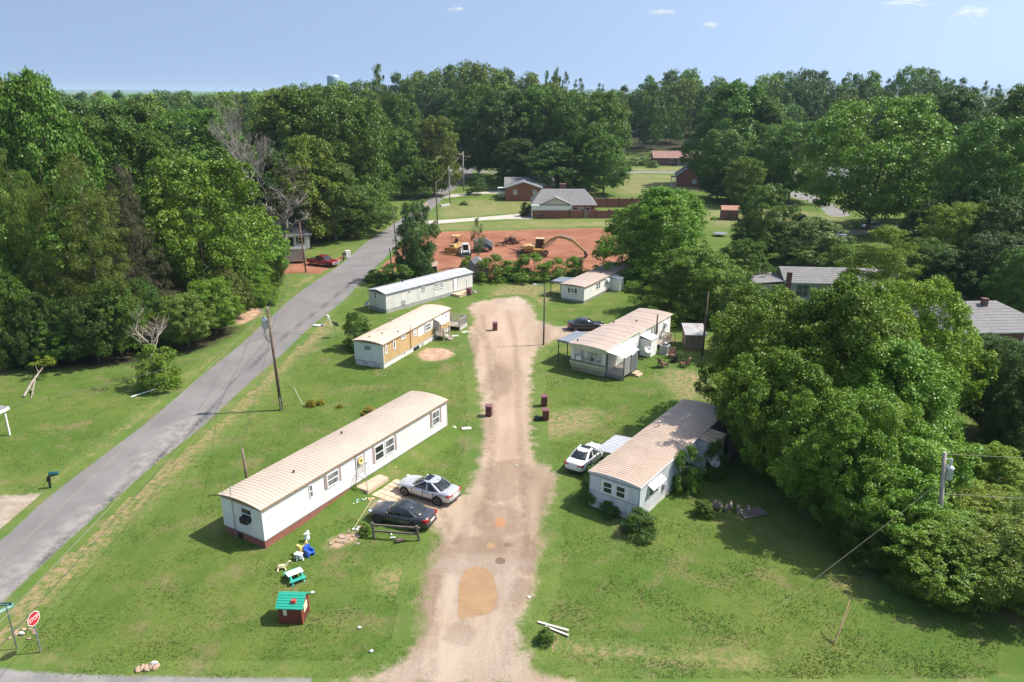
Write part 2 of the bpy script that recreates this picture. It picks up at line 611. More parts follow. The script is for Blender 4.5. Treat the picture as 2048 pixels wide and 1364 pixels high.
m_asphalt = sheet_mat('asphalt_worn', b_asphalt, 0.22, 0.16, 1.6, 0.25)
m_asphalt2 = sheet_mat('asphalt_old', b_asphalt_old, 0.22, 0.16, 1.6, 0.25)
m_drive = sheet_mat('dirt_drive', b_drive, 1.5, 0.5, 0.8, 0.55)
m_red = sheet_mat('red_clay', b_redsoil, 1.6, 0.8, 0.5, 0.9)
m_soil = sheet_mat('bare_soil', b_baresoil, 1.0, 0.5, 0.9, 0.6)
m_verge = sheet_mat('dry_verge', b_verge, 1.0, 0.6, 0.8, 0.6)
m_patch = sheet_mat('worn_lawn', b_worn, 1.8, 1.0, 0.7, 0.6)
m_field = sheet_mat('pale_mown_field', b_field, 2.5, 2.0, 0.25, 0.4)
m_gravel = sheet_mat('pale_gravel', b_gravel, 0.8, 0.35, 1.0, 0.6)
m_conc = sheet_mat('pale_concrete', b_concrete, 0.25, 0.2, 1.0, 0.2)

# dry verge strips beside the road, under the asphalt edge
sheet('road_verge', GP([(-60, 1290), (60, 1160), (180, 1050), (300, 943), (400, 862), (470, 797), (560, 716), (640, 643), (665, 655), (600, 712), (510, 800), (430, 872), (350, 950), (235, 1062), (130, 1170), (0, 1290)]), m_patch, 0.004, 0.5, 1.2)
sheet('road_verge_far', GP([(-40, 1108), (100, 985), (215, 898), (300, 833), (400, 748), (480, 684), (530, 640), (600, 577), (680, 523), (670, 518), (590, 573), (515, 640), (470, 682), (385, 748), (205, 893), (90, 978), (-60, 1100)]), m_patch, 0.004, 0.5, 1.0)
sheet('cross_street', [(-90, 20), (80, 20), (80, 28.9), (30, 29.0), (8, 29.45), (2.5, 29.85), (0, 29.95), (-12, 30.0), (-20, 30.15), (-25, 30.5), (-28.5, 31.3), (-31, 33.0), (-40, 31), (-90, 30)], m_asphalt2, 0.012, 0.5, 0.8, smooth=False)
sheet('left_road', road_w, m_asphalt, 0.016, 0.5, 0.8, extra=road_extra)
sheet('far_street', [(-190, 283.5), (-60, 282), (-20, 281), (40, 279), (80, 277), (150, 272), (150, 266), (80, 270.5), (40, 273), (-20, 274.5), (-60, 275.5), (-190, 277)], m_asphalt2, 0.012, 1.2, 0.8)

drive_px = [(690, 1372), (770, 1345), (815, 1310), (838, 1270), (845, 1200), (852, 1140), (882, 1090), (884, 1062), (842, 1050), (790, 1040), (742, 1020), (770, 985), (820, 968), (880, 985), (932, 985), (955, 940), (966, 880), (966, 830), (962, 785), (952, 735), (942, 690), (938, 660), (950, 640), (938, 616), (958, 604), (1000, 597), (1038, 595),
            (1062, 612), (1076, 640), (1115, 652), (1150, 654), (1200, 662), (1180, 676), (1130, 676), (1090, 690), (1064, 720), (1061, 780), (1060, 830), (1063, 870), (1072, 915), (1104, 942), (1112, 965), (1092, 1015), (1082, 1060), (1078, 1120), (1067, 1180), (1046, 1230), (1040, 1280), (1056, 1320), (1090, 1350), (1140, 1372)]
damp_l = [(1000, 760, 1.6, 5.5), (1010, 955, 2.4, 3.2), (1000, 1042, 1.9, 2.6), (940, 1120, 3.4, 2.0), (1050, 1110, 0.9, 2.8), (1040, 1180, .8, 1.6), (865, 1160, .7, 5.0), (850, 1230, .6, 2.5), (920, 1270, 1.0, 1.2), (1000, 985, 1.2, 1.6), (945, 700, 0.8, 8), (1000, 1110, 2.0, 1.2), (960, 1085, 2.6, .9)]
grav_l = [(960, 1130, 3.2, 1.2), (1010, 1160, .9, 2.6), (905, 1180, .8, 2.4), (960, 1320, 3.5, 2.4), (1010, 1270, 1.5, 2.5), (860, 1340, 3, 1.2), (1040, 605, 4, 5)]
pink_l = [(990, 640, 5, 10), (1000, 690, 4, 10), (1020, 830, 2.0, 14), (1010, 890, 1.6, 5)]
def line_attr(X, Y, lines, w):
    out = np.zeros_like(X)
    for ln in lines:
        pts = np.array(GP(ln))
        for a, b in zip(pts[:-1], pts[1:]):
            e = b - a; q = np.clip(((X - a[0]) * e[0] + (Y - a[1]) * e[1]) / (e @ e), 0, 1)
            out = np.maximum(out, np.clip(1.3 - np.hypot(X - a[0] - q * e[0], Y - a[1] - q * e[1]) / w, 0, 1))
    return out


PUDDLE_PX = [[(920, 1165), (932, 1140), (955, 1133), (978, 1142), (990, 1165), (995, 1195), (985, 1222), (960, 1230), (925, 1237), (916, 1225), (917, 1195)],
             [(990, 1042), (996, 1036), (1006, 1037), (1011, 1044), (1007, 1054), (997, 1055), (991, 1050)],
             [(974, 1090), (980, 1086), (988, 1089), (990, 1096), (982, 1098), (974, 1096)],
             [(992, 1119), (1000, 1115), (1010, 1119), (1009, 1127), (999, 1129), (991, 1125)],
             [(1008, 1089), (1014, 1086), (1022, 1089), (1020, 1093), (1010, 1094)]]


def wet_rims(X, Y, base):
    out = base
    for i, P in enumerate(PUDDLE_PX):
        dd = -sdist(X, Y, spline(GP(P), 4))
        out = np.maximum(out, np.clip((1.25 if i else 0.85) - np.maximum(dd, 0) / (0.55 if i else 0.45), 0, 1.2))
    return out


tracks = [[(862, 1364), (868, 1200), (900, 1100), (975, 1000), (985, 880), (985, 780), (975, 700), (965, 630)], [(1010, 1364), (1030, 1200), (1055, 1080), (1045, 960), (1038, 860), (1035, 760), (1030, 680), (1015, 620)],
          [(835, 1364), (848, 1200), (872, 1120), (900, 1060), (880, 1010), (830, 1015)], [(950, 650), (985, 700), (1000, 760)], [(1060, 1180), (1070, 1080), (1085, 1000), (1105, 950)]]
sheet('dirt_driveway', GP(drive_px), m_drive, 0.020, 0.25, 1.3, extra=lambda X, Y, d: {'track': line_attr(X, Y, tracks, .38), 'damp': wet_rims(X, Y, blobs(X, Y, damp_l)), 'gravel': blobs(X, Y, grav_l), 'pink': blobs(X, Y, pink_l)})
sheet('gravel_driveway', GP([(-120, 985), (0, 992), (60, 989), (108, 988), (88, 1012), (40, 1043), (0, 1062), (-120, 1090)]), m_gravel, 0.008, 0.4, 0.9)
sheet('red_clay_lot', GP([(872, 464), (1000, 461), (1120, 458), (1212, 457), (1246, 475), (1250, 530), (1190, 545), (1080, 552), (980, 560), (900, 545), (820, 535), (770, 548), (735, 560), (722, 556), (760, 520), (800, 486), (835, 470)]), m_red, 0.008, 0.8, 2.0)
sheet('red_clay_drive', GP([(560, 548), (560, 530), (610, 522), (665, 520), (712, 497), (742, 478), (756, 473), (735, 490), (700, 518), (672, 538), (640, 548), (600, 546)]), m_red, 0.008, 0.5, 1.2)
sheet('left_bank_soil', GP([(470, 634), (490, 622), (512, 614), (522, 624), (498, 642), (475, 648)]), m_soil, 0.008, 0.5, 1.0)
sheet('bare_soil_patch', GP([(836, 708), (850, 699), (880, 696), (905, 704), (900, 714), (872, 721), (845, 718)]), m_soil, 0.008, 0.3, 0.8)
sheet('bare_soil_patch', GP([(664, 1083), (690, 1071), (712, 1067), (714, 1075), (690, 1088), (668, 1094)]), m_soil, 0.008, 0.2, 0.5)
sheet('bare_soil_patch', GP([(765, 1150), (790, 1140), (806, 1150), (800, 1180), (770, 1178), (758, 1162)]), m_patch, 0.008, 0.2, 0.5)
sheet('bare_soil_patch', GP([(1060, 1272), (1090, 1268), (1110, 1275), (1100, 1300), (1070, 1306)]), m_soil, 0.008, 0.2, 0.5)
sheet('bare_soil_patch', GP([(1120, 1290), (1200, 1295), (1300, 1303), (1400, 1312), (1500, 1318), (1500, 1326), (1380, 1322), (1250, 1312), (1130, 1304)]), m_patch, 0.006, 0.3, 0.6)
sheet('bare_soil_patch', GP([(1085, 835), (1120, 825), (1180, 820), (1190, 840), (1140, 865), (1100, 875), (1085, 860)]), m_patch, 0.006, 0.3, 0.8)
sheet('bare_soil_patch', GP([(1330, 745), (1370, 740), (1410, 755), (1400, 790), (1370, 800), (1335, 775)]), m_patch, 0.006, 0.3, 0.9)
sheet('bare_soil_patch', GP([(1000, 575), (1050, 568), (1095, 578), (1085, 598), (1030, 596), (985, 592)]), m_patch, 0.006, 0.4, 1.0)
sheet('wheel_track', GP([(1128, 562), (1142, 562), (1108, 590), (1078, 615), (1062, 625), (1058, 612), (1090, 588)]), m_patch, 0.012, 0.3, 0.6)
sheet('mown_field', GP([(1238, 352), (1300, 350), (1345, 352), (1420, 362), (1400, 380), (1330, 386), (1238, 388)]), m_field, 0.006, 1.5, 3.0, keep=False)
sheet('mown_field', GP([(880, 428), (900, 408), (960, 400), (1040, 402), (1062, 412), (1060, 424), (1000, 428), (900, 436)]), m_field, 0.006, 1.2, 3.0, keep=False)
sheet('mown_field', GP([(880, 450), (1000, 443), (1210, 440), (1215, 455), (1100, 458), (1000, 461), (885, 463)]), m_field, 0.006, 1.0, 2.0, keep=False)
sheet('mown_field', GP([(1250, 338), (1310, 335), (1380, 334), (1400, 340), (1380, 343), (1250, 343)]), m_field, 0.006, 1.5, 2.0, keep=False)
sheet('mown_field', GP([(1400, 420), (1450, 415), (1520, 412), (1660, 432), (1660, 442), (1560, 446), (1440, 452), (1405, 440)]), m_field, 0.006, 1.2, 2.0, keep=False)
sheet('concrete_driveway', GP([(846, 442), (880, 440), (940, 436), (1000, 431), (1040, 427.5), (1063, 426), (1066, 437.5), (1020, 438), (960, 441), (905, 445), (850, 449)]), m_conc, 0.012, 0.6, 0.6)
sheet('concrete_driveway', GP([(893, 390), (930, 387), (1004, 381), (1006, 386), (950, 389), (890, 396)]), m_conc, 0.018, 0.8, 0.6)
sheet('side_road', GP([(1570, 384), (1600, 385), (1640, 395), (1665, 409), (1700, 430), (1660, 432), (1640, 414), (1615, 402), (1590, 396)]), m_asphalt2, 0.012, 0.7, 0.6)
sheet('dirt_track', GP([(1640, 462), (1740, 459), (1880, 455), (1880, 463), (1740, 468), (1640, 472)]), m_gravel, 0.012, 0.7, 0.8)
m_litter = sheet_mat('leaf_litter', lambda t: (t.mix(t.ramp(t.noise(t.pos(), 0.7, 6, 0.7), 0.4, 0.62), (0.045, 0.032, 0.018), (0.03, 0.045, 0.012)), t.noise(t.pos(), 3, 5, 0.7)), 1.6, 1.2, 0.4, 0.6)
sheet('woodland_floor', [(-330, 318), (-60, 320), (0, 318), (60, 316), (140, 314), (330, 300), (420, 480), (-420, 480)], m_litter, 0.02, 6.0, 8.0, keep=False)  # dark litter colour also stands in for shade between the far trees
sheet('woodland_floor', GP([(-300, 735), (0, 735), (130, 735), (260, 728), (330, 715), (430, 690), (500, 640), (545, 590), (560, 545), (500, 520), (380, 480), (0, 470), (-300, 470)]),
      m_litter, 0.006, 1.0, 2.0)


# puddles of muddy water
def puddle_mat(name, col):
    t = NT(name); p = t.pos()
    c = t.mix(t.ramp(t.noise(p, 0.9, 3, 0.5), 0.3, 0.7), tuple(q * 0.86 for q in col), col)
    t.set(c, 0.05, spec=0.45)
    return t.mat


pud_t = puddle_mat('muddy_water', (0.345, 0.215, 0.108))
pud_o = puddle_mat('orange_muddy_water', (0.40, 0.200, 0.098))
pud_d = puddle_mat('dark_muddy_water', (0.20, 0.13, 0.08))


def puddle(px_poly, mat):
    W = spline(GP(px_poly), 8)
    rr = np.random.RandomState(len(SHEETS) + int(px_poly[0][0]))
    k = np.arange(len(W))
    c = W.mean(0)
    wob = 1 + 0.030 * np.sin(k * 1.7 + 1) + 0.022 * np.sin(k * 3.1) + 0.018 * rr.randn(len(W))
    W = c + (W - c) * wob[:, None]
    b = MB()
    b.add([(x, y, 0.026) for x, y in W], [tuple(range(len(W)))])
    o = b.build('puddle', mat); o['kind'] = 'structure'
    return o


puddle([(920, 1165), (932, 1140), (955, 1133), (978, 1142), (990, 1165), (995, 1195), (985, 1222), (960, 1230), (925, 1237), (916, 1225), (917, 1195)], pud_t)
puddle([(990, 1042), (996, 1036), (1006, 1037), (1011, 1044), (1007, 1054), (997, 1055), (991, 1050)], pud_o)
puddle([(974, 1090), (980, 1086), (988, 1089), (990, 1096), (982, 1098), (974, 1096)], pud_t)
puddle([(992, 1119), (1000, 1115), (1010, 1119), (1009, 1127), (999, 1129), (991, 1125)], pud_d)
puddle([(1008, 1089), (1014, 1086), (1022, 1089), (1020, 1093), (1010, 1094)], pud_d)

# ------------------------------------------------------------------ foliage
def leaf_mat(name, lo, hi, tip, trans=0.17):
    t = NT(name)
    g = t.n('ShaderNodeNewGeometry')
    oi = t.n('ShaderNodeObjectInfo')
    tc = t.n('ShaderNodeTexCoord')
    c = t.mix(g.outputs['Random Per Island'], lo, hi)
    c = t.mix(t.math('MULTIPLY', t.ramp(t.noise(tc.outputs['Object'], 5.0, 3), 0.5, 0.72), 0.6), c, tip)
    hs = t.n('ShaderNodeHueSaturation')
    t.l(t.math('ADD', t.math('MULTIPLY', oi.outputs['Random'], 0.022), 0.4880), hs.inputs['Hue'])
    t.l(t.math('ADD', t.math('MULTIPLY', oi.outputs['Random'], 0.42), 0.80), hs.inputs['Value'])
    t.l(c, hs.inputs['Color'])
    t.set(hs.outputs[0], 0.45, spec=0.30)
    tr = t.n('ShaderNodeBsdfTranslucent')
    bright = t.mix(0.35, hs.outputs[0], (0.16, 0.28, 0.02))
    t.l(bright, tr.inputs[0])
    mx = t.n('ShaderNodeMixShader'); mx.inputs[0].default_value = trans
    t.l(t.b.outputs[0], mx.inputs[1]); t.l(tr.outputs[0], mx.inputs[2]); t.l(mx.outputs[0], t.out.inputs[0])
    return t.mat


LEAF = {
    'bright': leaf_mat('leaf_bright', (0.087, 0.187, 0.013), (0.164, 0.282, 0.021), (0.215, 0.308, 0.026)),
    'lime': leaf_mat('leaf_lime', (0.123, 0.212, 0.013), (0.215, 0.308, 0.021), (0.302, 0.323, 0.029)),
    'mid': leaf_mat('leaf_mid', (0.058, 0.126, 0.013), (0.107, 0.198, 0.020), (0.136, 0.207, 0.021)),
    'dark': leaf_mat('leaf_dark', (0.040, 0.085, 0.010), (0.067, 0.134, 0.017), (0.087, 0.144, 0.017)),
    'blue': leaf_mat('leaf_bluish', (0.058, 0.116, 0.029), (0.096, 0.178, 0.042), (0.131, 0.212, 0.052)),
    'silver': leaf_mat('leaf_silver', (0.113, 0.189, 0.037), (0.187, 0.280, 0.061), (0.265, 0.349, 0.090)),
    'olive': leaf_mat('leaf_olive', (0.085, 0.131, 0.017), (0.143, 0.194, 0.027), (0.166, 0.183, 0.034)),
    'brown': leaf_mat('leaf_brown', (0.073, 0.069, 0.036), (0.123, 0.113, 0.060), (0.099, 0.117, 0.036)),
    'gold': leaf_mat('leaf_gold', (0.097, 0.153, 0.016), (0.171, 0.233, 0.024), (0.236, 0.223, 0.032)),
    'yellow': leaf_mat('petal_yellow', (0.10, 0.13, 0.02), (0.42, 0.30, 0.02), (0.06, 0.10, 0.018)),
}
bark = M('bark', (0.115, 0.085, 0.062), 0.9, 0.4, 1.5)
bark_pale = M('bark_pale', (0.30, 0.255, 0.205), 0.9, 0.3, 1.2)
bark_grey = M('bark_grey', (0.25, 0.22, 0.195), 0.9, 0.3, 1.2)


def crown_mesh(name, seed, n_clump, n_leaf, leaf, shape='round', zb=0.2, clump=0.13, aspect=0.6, lobes=0.28, feather=0.0, flat=0.75, hollow=0.45, gather=0.32, sprig=0.10):
    """leaf faces in clumps through a crown of unit height (z zb..1) and radius 0.5"""
    r = np.random.RandomState(seed)
    t = r.rand(n_clump * 4)
    prof = {'round': lambda t: np.sqrt(np.clip(1 - (2 * t - 1) ** 2, 0, 1)) ** 0.85,
            'oval': lambda t: np.sqrt(np.clip(1 - (1.7 * t - 0.7) ** 2, 0, 1)) ** 0.9 * (0.62 + 0.38 * (1 - t)),
            'spread': lambda t: np.clip(np.sqrt(np.clip(1 - (1.45 * t - 0.45) ** 2, 0, 1)), 0.0, 1),
            'cone': lambda t: (1 - t) ** 0.75 * 0.95 + 0.04,
            'tall': lambda t: np.sqrt(np.clip(1 - (2 * t - 1) ** 2, 0, 1)) ** 0.55 * (0.75 + 0.25 * (1 - t)),
            'mound': lambda t: np.sqrt(np.clip(1 - t ** 2, 0, 1))}[shape](t)
    keep = r.rand(len(t)) < (0.25 + 0.75 * prof)
    t, prof = t[keep][:n_clump], prof[keep][:n_clump]
    n = len(t)
    ang = r.rand(n) * 2 * np.pi
    ph = r.rand(6) * 6.28
    lob = 1 + lobes * (0.5 * np.sin(3 * ang + ph[0] + 4 * t) + 0.35 * np.sin(5 * ang + ph[1] - 7 * t) + 0.4 * np.sin(9 * t + ph[2] + ang))
    rad = 0.5 * prof * lob * (hollow + (1 - hollow) * np.sqrt(r.rand(n)))
    C = np.stack([rad * np.cos(ang), rad * np.sin(ang), zb + (1 - zb) * t * (1 + 0.05 * np.sin(4 * ang + ph[3]))], 1)
    C[:, 2] = np.clip(C[:, 2], zb + 0.03, 1 - clump * 0.25)
    # boughs: clumps gather round a few big limbs, leaving darker gaps between them
    nbo = max(8, int(n / 14))
    bi = r.choice(n, min(nbo, n), replace=False)
    Bc = C[bi] * np.array([1, 1, 1]); Bc[:, :2] *= (0.92 + 0.22 * r.rand(len(bi)))[:, None]
    near = np.argmin(((C[:, None, :] - Bc[None]) ** 2).sum(2), 1)
    pull = gather * (0.5 + r.rand(n))[:, None]
    C = C + (Bc[near] - C) * pull
    cr = clump * (0.55 + 0.75 * r.rand(n))
    # loose sprigs beyond the outline
    sp = r.rand(n) < sprig
    C[sp, :2] *= 1.10; C[sp, 2] = zb + (C[sp, 2] - zb) * 1.035; cr[sp] *= 0.55
    k = r.randint(0, n, n_leaf)
    inner = r.rand(n_leaf) < 0.14
    d = r.randn(n_leaf, 3); d /= np.linalg.norm(d, axis=1)[:, None]
    low = d[:, 2] < -0.15
    d[low, 2] *= np.where(r.rand(low.sum()) < 0.7, -1, 1)
    rr = cr[k] * (0.45 + 0.6 * r.rand(n_leaf) ** 0.6)
    P = C[k] + d * rr[:, None] * np.array([1, 1, flat])
    shrink = np.where(inner, 0.25 + 0.5 * r.rand(n_leaf), 1.0)
    P[:, 0] *= shrink; P[:, 1] *= shrink
    out = P - np.array([0, 0, zb + (1 - zb) * 0.4]); out /= (np.linalg.norm(out, axis=1)[:, None] + 1e-6)
    N = 0.40 * d + 0.32 * out + np.array([0, 0, 0.25]) + 0.62 * r.randn(n_leaf, 3)
    N /= np.linalg.norm(N, axis=1)[:, None]
    if feather:
        a0 = np.stack([np.cos(ang[k]), np.sin(ang[k]), -0.35 + 0.5 * r.rand(n_leaf)], 1) + 0.55 * r.randn(n_leaf, 3)
        A = a0 - N * (a0 * N).sum(1)[:, None]
    else:
        a0 = r.randn(n_leaf, 3)
        A = a0 - N * (a0 * N).sum(1)[:, None]
    A /= np.linalg.norm(A, axis=1)[:, None] + 1e-9
    B = np.cross(N, A)
    s = leaf * (0.55 + 0.9 * r.rand(n_leaf))[:, None]
    w = s * aspect * 0.5
    bend = N * s * 0.12
    V = np.stack([P - A * s * 0.5, P + B * w - bend, P + A * s * 0.5, P - B * w - bend], 1).reshape(-1, 3)
    F = np.arange(n_leaf * 4).reshape(-1, 4)
    return raw_mesh(name, V, F, LEAF['mid']), C


def trunk_mesh(name, seed, C, zb, r0=0.024, limbs=9, mat=None, top=0.72):
    rr = random.Random(seed)
    b = MB()
    lean = (rr.uniform(-0.03, 0.03), rr.uniform(-0.03, 0.03))
    pt = lambda z: (lean[0] * z + 0.008 * math.sin(9 * z + seed), lean[1] * z + 0.008 * math.cos(8 * z), z)
    zs = [-0.01, 0.015, 0.08, 0.2, 0.35, 0.5, top]
    b.tube([pt(z) for z in zs], [r0 * q for q in (1.5, 1.1, 0.92, 0.8, 0.62, 0.42, 0.12)], 8)
    idx = list(range(len(C))); rr.shuffle(idx)
    for i in idx[:limbs]:
        c = C[i]
        z0 = min(max(zb * 0.8, c[2] - 0.28 + rr.uniform(-0.05, 0.05)), top - 0.1)
        p0 = Vector(pt(z0)); p2 = Vector(c)
        pm = p0.lerp(p2, 0.5) + Vector((0, 0, 0.03))
        rad = r0 * 0.42 * (1 - z0)
        b.tube([p0, pm, p2], [rad, rad * 0.6, rad * 0.15], 5, cap=False)
    return b.mesh(name, mat or bark, True)


PROTO = {}


def proto(key, seed, trunk_r=0.022, limbs=10, top=0.72, **kw):
    me, C = crown_mesh('crown_' + key, seed, **kw)
    tm = trunk_mesh('trunk_' + key, seed, C, kw.get('zb', 0.2), trunk_r, limbs, None, top)
    PROTO[key] = (me, tm)


# distant kinds
for i, (shape, zb) in enumerate((('oval', 0.18), ('round', 0.22), ('tall', 0.2), ('oval', 0.14))):
    proto('far%d' % i, 100 + i, 0.013, 4, n_clump=190, n_leaf=11000, leaf=0.036, shape=shape, zb=zb * 0.5, clump=0.090, lobes=0.26, hollow=0.45, gather=0.10, sprig=0.04)
proto('farpine', 111, 0.012, 4, 0.9, n_clump=80, n_leaf=4600, leaf=0.034, shape='oval', zb=0.34, clump=0.085, aspect=0.35, flat=0.5, lobes=0.45)
proto('spindly', 112, 0.010, 14, 0.95, n_clump=26, n_leaf=1500, leaf=0.03, shape='oval', zb=0.5, clump=0.07, lobes=0.5, hollow=0.2)
# middle distance
for i, (shape, zb, cl) in enumerate((('oval', 0.14, 0.10), ('round', 0.20, 0.10), ('tall', 0.10, 0.095), ('spread', 0.22, 0.085))):
    proto('mid%d' % i, 200 + i, 0.017, 16, n_clump=430, n_leaf=58000, leaf=0.0185, shape=shape, zb=zb * 0.6, clump=cl * 0.66, lobes=0.32, hollow=0.42, gather=0.20, sprig=0.08)
proto('feather', 210, 0.013, 24, 0.93, n_clump=330, n_leaf=48000, leaf=0.022, shape='oval', zb=0.06, clump=0.062, aspect=0.16, feather=1, flat=0.45, lobes=0.4, hollow=0.2)
proto('conifer', 211, 0.016, 8, 0.95, n_clump=200, n_leaf=16000, leaf=0.024, shape='cone', zb=0.03, clump=0.075, aspect=0.3, flat=0.6, lobes=0.12)
# near the camera
for i, (shape, zb, cl) in enumerate((('oval', 0.03, 0.10), ('round', 0.03, 0.095), ('mound', 0.0, 0.10))):
    proto('near%d' % i, 300 + i, 0.016, 24, n_clump=950, n_leaf=130000, leaf=0.0150, shape=shape, zb=zb, clump=cl * 0.50, flat=1.0, lobes=0.34, hollow=0.45, aspect=0.55, gather=0.22)
proto('tiered', 304, 0.015, 26, n_clump=260, n_leaf=46000, leaf=0.0165, shape='mound', zb=0.12, clump=0.085, flat=0.28, lobes=0.32, hollow=0.35)
# shrubs
for i in range(3):
    proto('shrub%d' % i, 320 + i, 0.018, 10, 0.6, n_clump=150, n_leaf=13000, leaf=0.036, shape='mound', zb=0.0, clump=0.115, lobes=0.35, hollow=0.4)
proto('sparse', 330, 0.018, 26, 0.9, n_clump=55, n_leaf=5200, leaf=0.030, shape='oval', zb=0.25, clump=0.10, lobes=0.45, hollow=0.15, feather=1, aspect=0.3)


def tree(name, label, x, y, h, w, key, leaf='mid', rz=None, group=None, cat='tree', z=None, bk=None, lean=0.0):
    rz = rnd.uniform(0, 6.28) if rz is None else rz
    o = thing(name, label, cat, (x, y, float(hgt(x, y)) if z is None else z), 0, group)
    me, tm = PROTO[key]
    tr = obj('trunk' if not key.startswith('shrub') else 'stem', tm, o, mat=bk or bark)
    cr = obj('crown' if not key.startswith('shrub') else 'foliage', me, o, mat=LEAF[leaf])
    wy = w * rnd.uniform(0.9, 1.1)
    for q in (tr, cr):
        q.scale = (w, wy, h); q.rotation_euler = (0, lean, rz)
    return o


def tree_px(name, label, px, Y, top, wpx, key, leaf='mid', **kw):
    """tree whose trunk stands at distance Y; its height and spread as surveyed"""
    z0 = float(hgt(XAT(px, Y, 3.0), Y))
    h = ZAT(top, Y) - z0
    x = XAT(px, Y, z0 + h * 0.55)
    depth = Y * _c - (h * 0.5 - CAM_H) * _s
    w = wpx * depth / FOC
    return tree(name, label, x, Y, h, w, key, leaf, **kw)


# ---- wooded rise at the back: individual trees in staggered rows
sky_x = [-120, 0, 140, 180, 300, 420, 540, 600, 660, 720, 760, 800, 850, 900, 935, 990, 1040, 1080, 1120, 1165, 1205, 1225, 1265, 1300, 1340, 1400, 1445, 1490, 1530, 1565, 1610, 1650, 1695, 1745, 1810, 1850, 1895, 1930, 1965, 2000, 2060, 2200]
sky_y = [182, 182, 184, 186, 188, 186, 182, 172, 166, 162, 156, 146, 140, 138, 132, 134, 136, 150, 152, 156, 166, 172, 158, 148, 140, 142, 158, 154, 146, 142, 144, 140, 148, 138, 133, 142, 156, 158, 164, 172, 176, 178]
kinds = ['far0', 'far1', 'far2', 'far3']
GR_FAR = 'trees of the wood along the skyline'
for row, (Y, off, step, jit) in enumerate(((335, 66, 13.5, 16), (356, 40, 12.5, 14), (382, 18, 12.0, 10), (412, 2, 11.5, 6))):
    half = 0.70 * Y + 14
    x = -half + rnd.uniform(0, 6)
    while x < half:
        yy = Y + rnd.uniform(-9, 9)
        depth = yy * _c + 5
        px = 1024 + x * FOC / depth
        tp = np.interp(px, sky_x, sky_y) + off * (1.0 if px > 560 else 0.25) + rnd.gauss(0, jit * 0.5)
        z0 = float(hgt(x, yy))
        hh = max(16.0, ZAT(tp, yy) - z0)
        # gaps kept for the far houses and street
        if row == 0 and (880 < px < 960 or 1240 < px < 1300):
            x += step; continue
        reg = 'above the bare dead tree' if px < 560 else 'behind the far street corner' if px < 950 else 'behind the two brick houses' if px < 1240 else 'beyond the ranch house' if px < 1560 else 'behind the big round oak'
        pine = rnd.random() < 0.13
        if pine:
            tree('pine_tree', 'dark pine of the skyline wood ' + reg, x, yy, hh + 1.0, hh * 0.34, 'farpine', 'dark', group='pines of the wood along the skyline')
        else:
            lf = rnd.choice(['mid', 'mid', 'mid', 'dark', 'blue', 'bright', 'gold', 'lime'])
            tone = {'mid': 'full green', 'dark': 'dark green', 'blue': 'bluish green', 'bright': 'bright green', 'gold': 'golden green', 'lime': 'yellow green'}[lf]
            depth_w = ('front row', 'second row', 'third row', 'rearmost row')[row]
            tree('broadleaf_tree', tone + ' broadleaf in the ' + depth_w + ' of the skyline wood ' + reg, x, yy, hh, hh * rnd.uniform(0.56, 0.74), rnd.choice(kinds), lf, group=GR_FAR)
        x += step * rnd.uniform(0.75, 1.2)
tree_px('spindly_tree', 'spindly half bare tree poking above the wood near the water tower', 757, 330, 131, 62, 'spindly', 'olive')
for px, top in ((1092, 144), (1113, 138), (1130, 146)):
    tree_px('spindly_tree', 'thin tree with a tuft of leaves poking above the middle of the wood', px, 345, top, 34, 'spindly', 'mid', group='three thin tufted trees above the middle of the wood')
tree_px('tall_tree', 'tall loose crowned tree on the skyline above the far street corner', 945, 345, 127, 80, 'far2', 'olive')
tree_px('tall_tree', 'slim pine showing above the skyline wood beside two smaller pines', 1908, 345, 150, 60, 'farpine', 'dark')

# distant wooded country to the horizon, uncountable
def far_wood():
    r = np.random.RandomState(5)
    n = 7000
    y = 520 + 9000 * r.rand(n) ** 1.8
    x = -1.0 * y * (0.16 + 0.55 * r.rand(n))
    a = r.rand(n) * 6.28
    Vs, Fs = [], []
    lob = 9
    for i in range(n):
        h = r.uniform(13, 21) + 10 * max(0, math.sin(x[i] / 400 + y[i] / 900)) * (y[i] > 1500); w = r.uniform(10, 16) * (1 + y[i] / 1200)
        th = np.linspace(0, 2 * np.pi, lob, endpoint=False) + a[i]
        rad = w * 0.5 * (0.8 + 0.4 * r.rand(lob))
        ring0 = np.stack([x[i] + rad * np.cos(th), y[i] + rad * np.sin(th), np.full(lob, 0.2 * h)], 1)
        ring1 = np.stack([x[i] + rad * .95 * np.cos(th + .3), y[i] + rad * .95 * np.sin(th + .3), h * (0.6 + 0.15 * r.rand(lob))], 1)
        topv = np.array([[x[i], y[i], h]])
        b = len(Vs) * (2 * lob + 1)
        Vs.append(np.concatenate([ring0, ring1, topv]))
        for k in range(lob):
            k2 = (k + 1) % lob
            Fs += [(b + k, b + k2, b + lob + k2), (b + k, b + lob + k2, b + lob + k), (b + lob + k, b + lob + k2, b + 2 * lob)]
    me = raw_mesh('distant_wood', np.concatenate(Vs), np.array(Fs), LEAF['mid'])
    o = obj('distant_wood', me); tag(o, 'faint wooded country running to the horizon', 'woodland', kind='stuff')


far_wood()


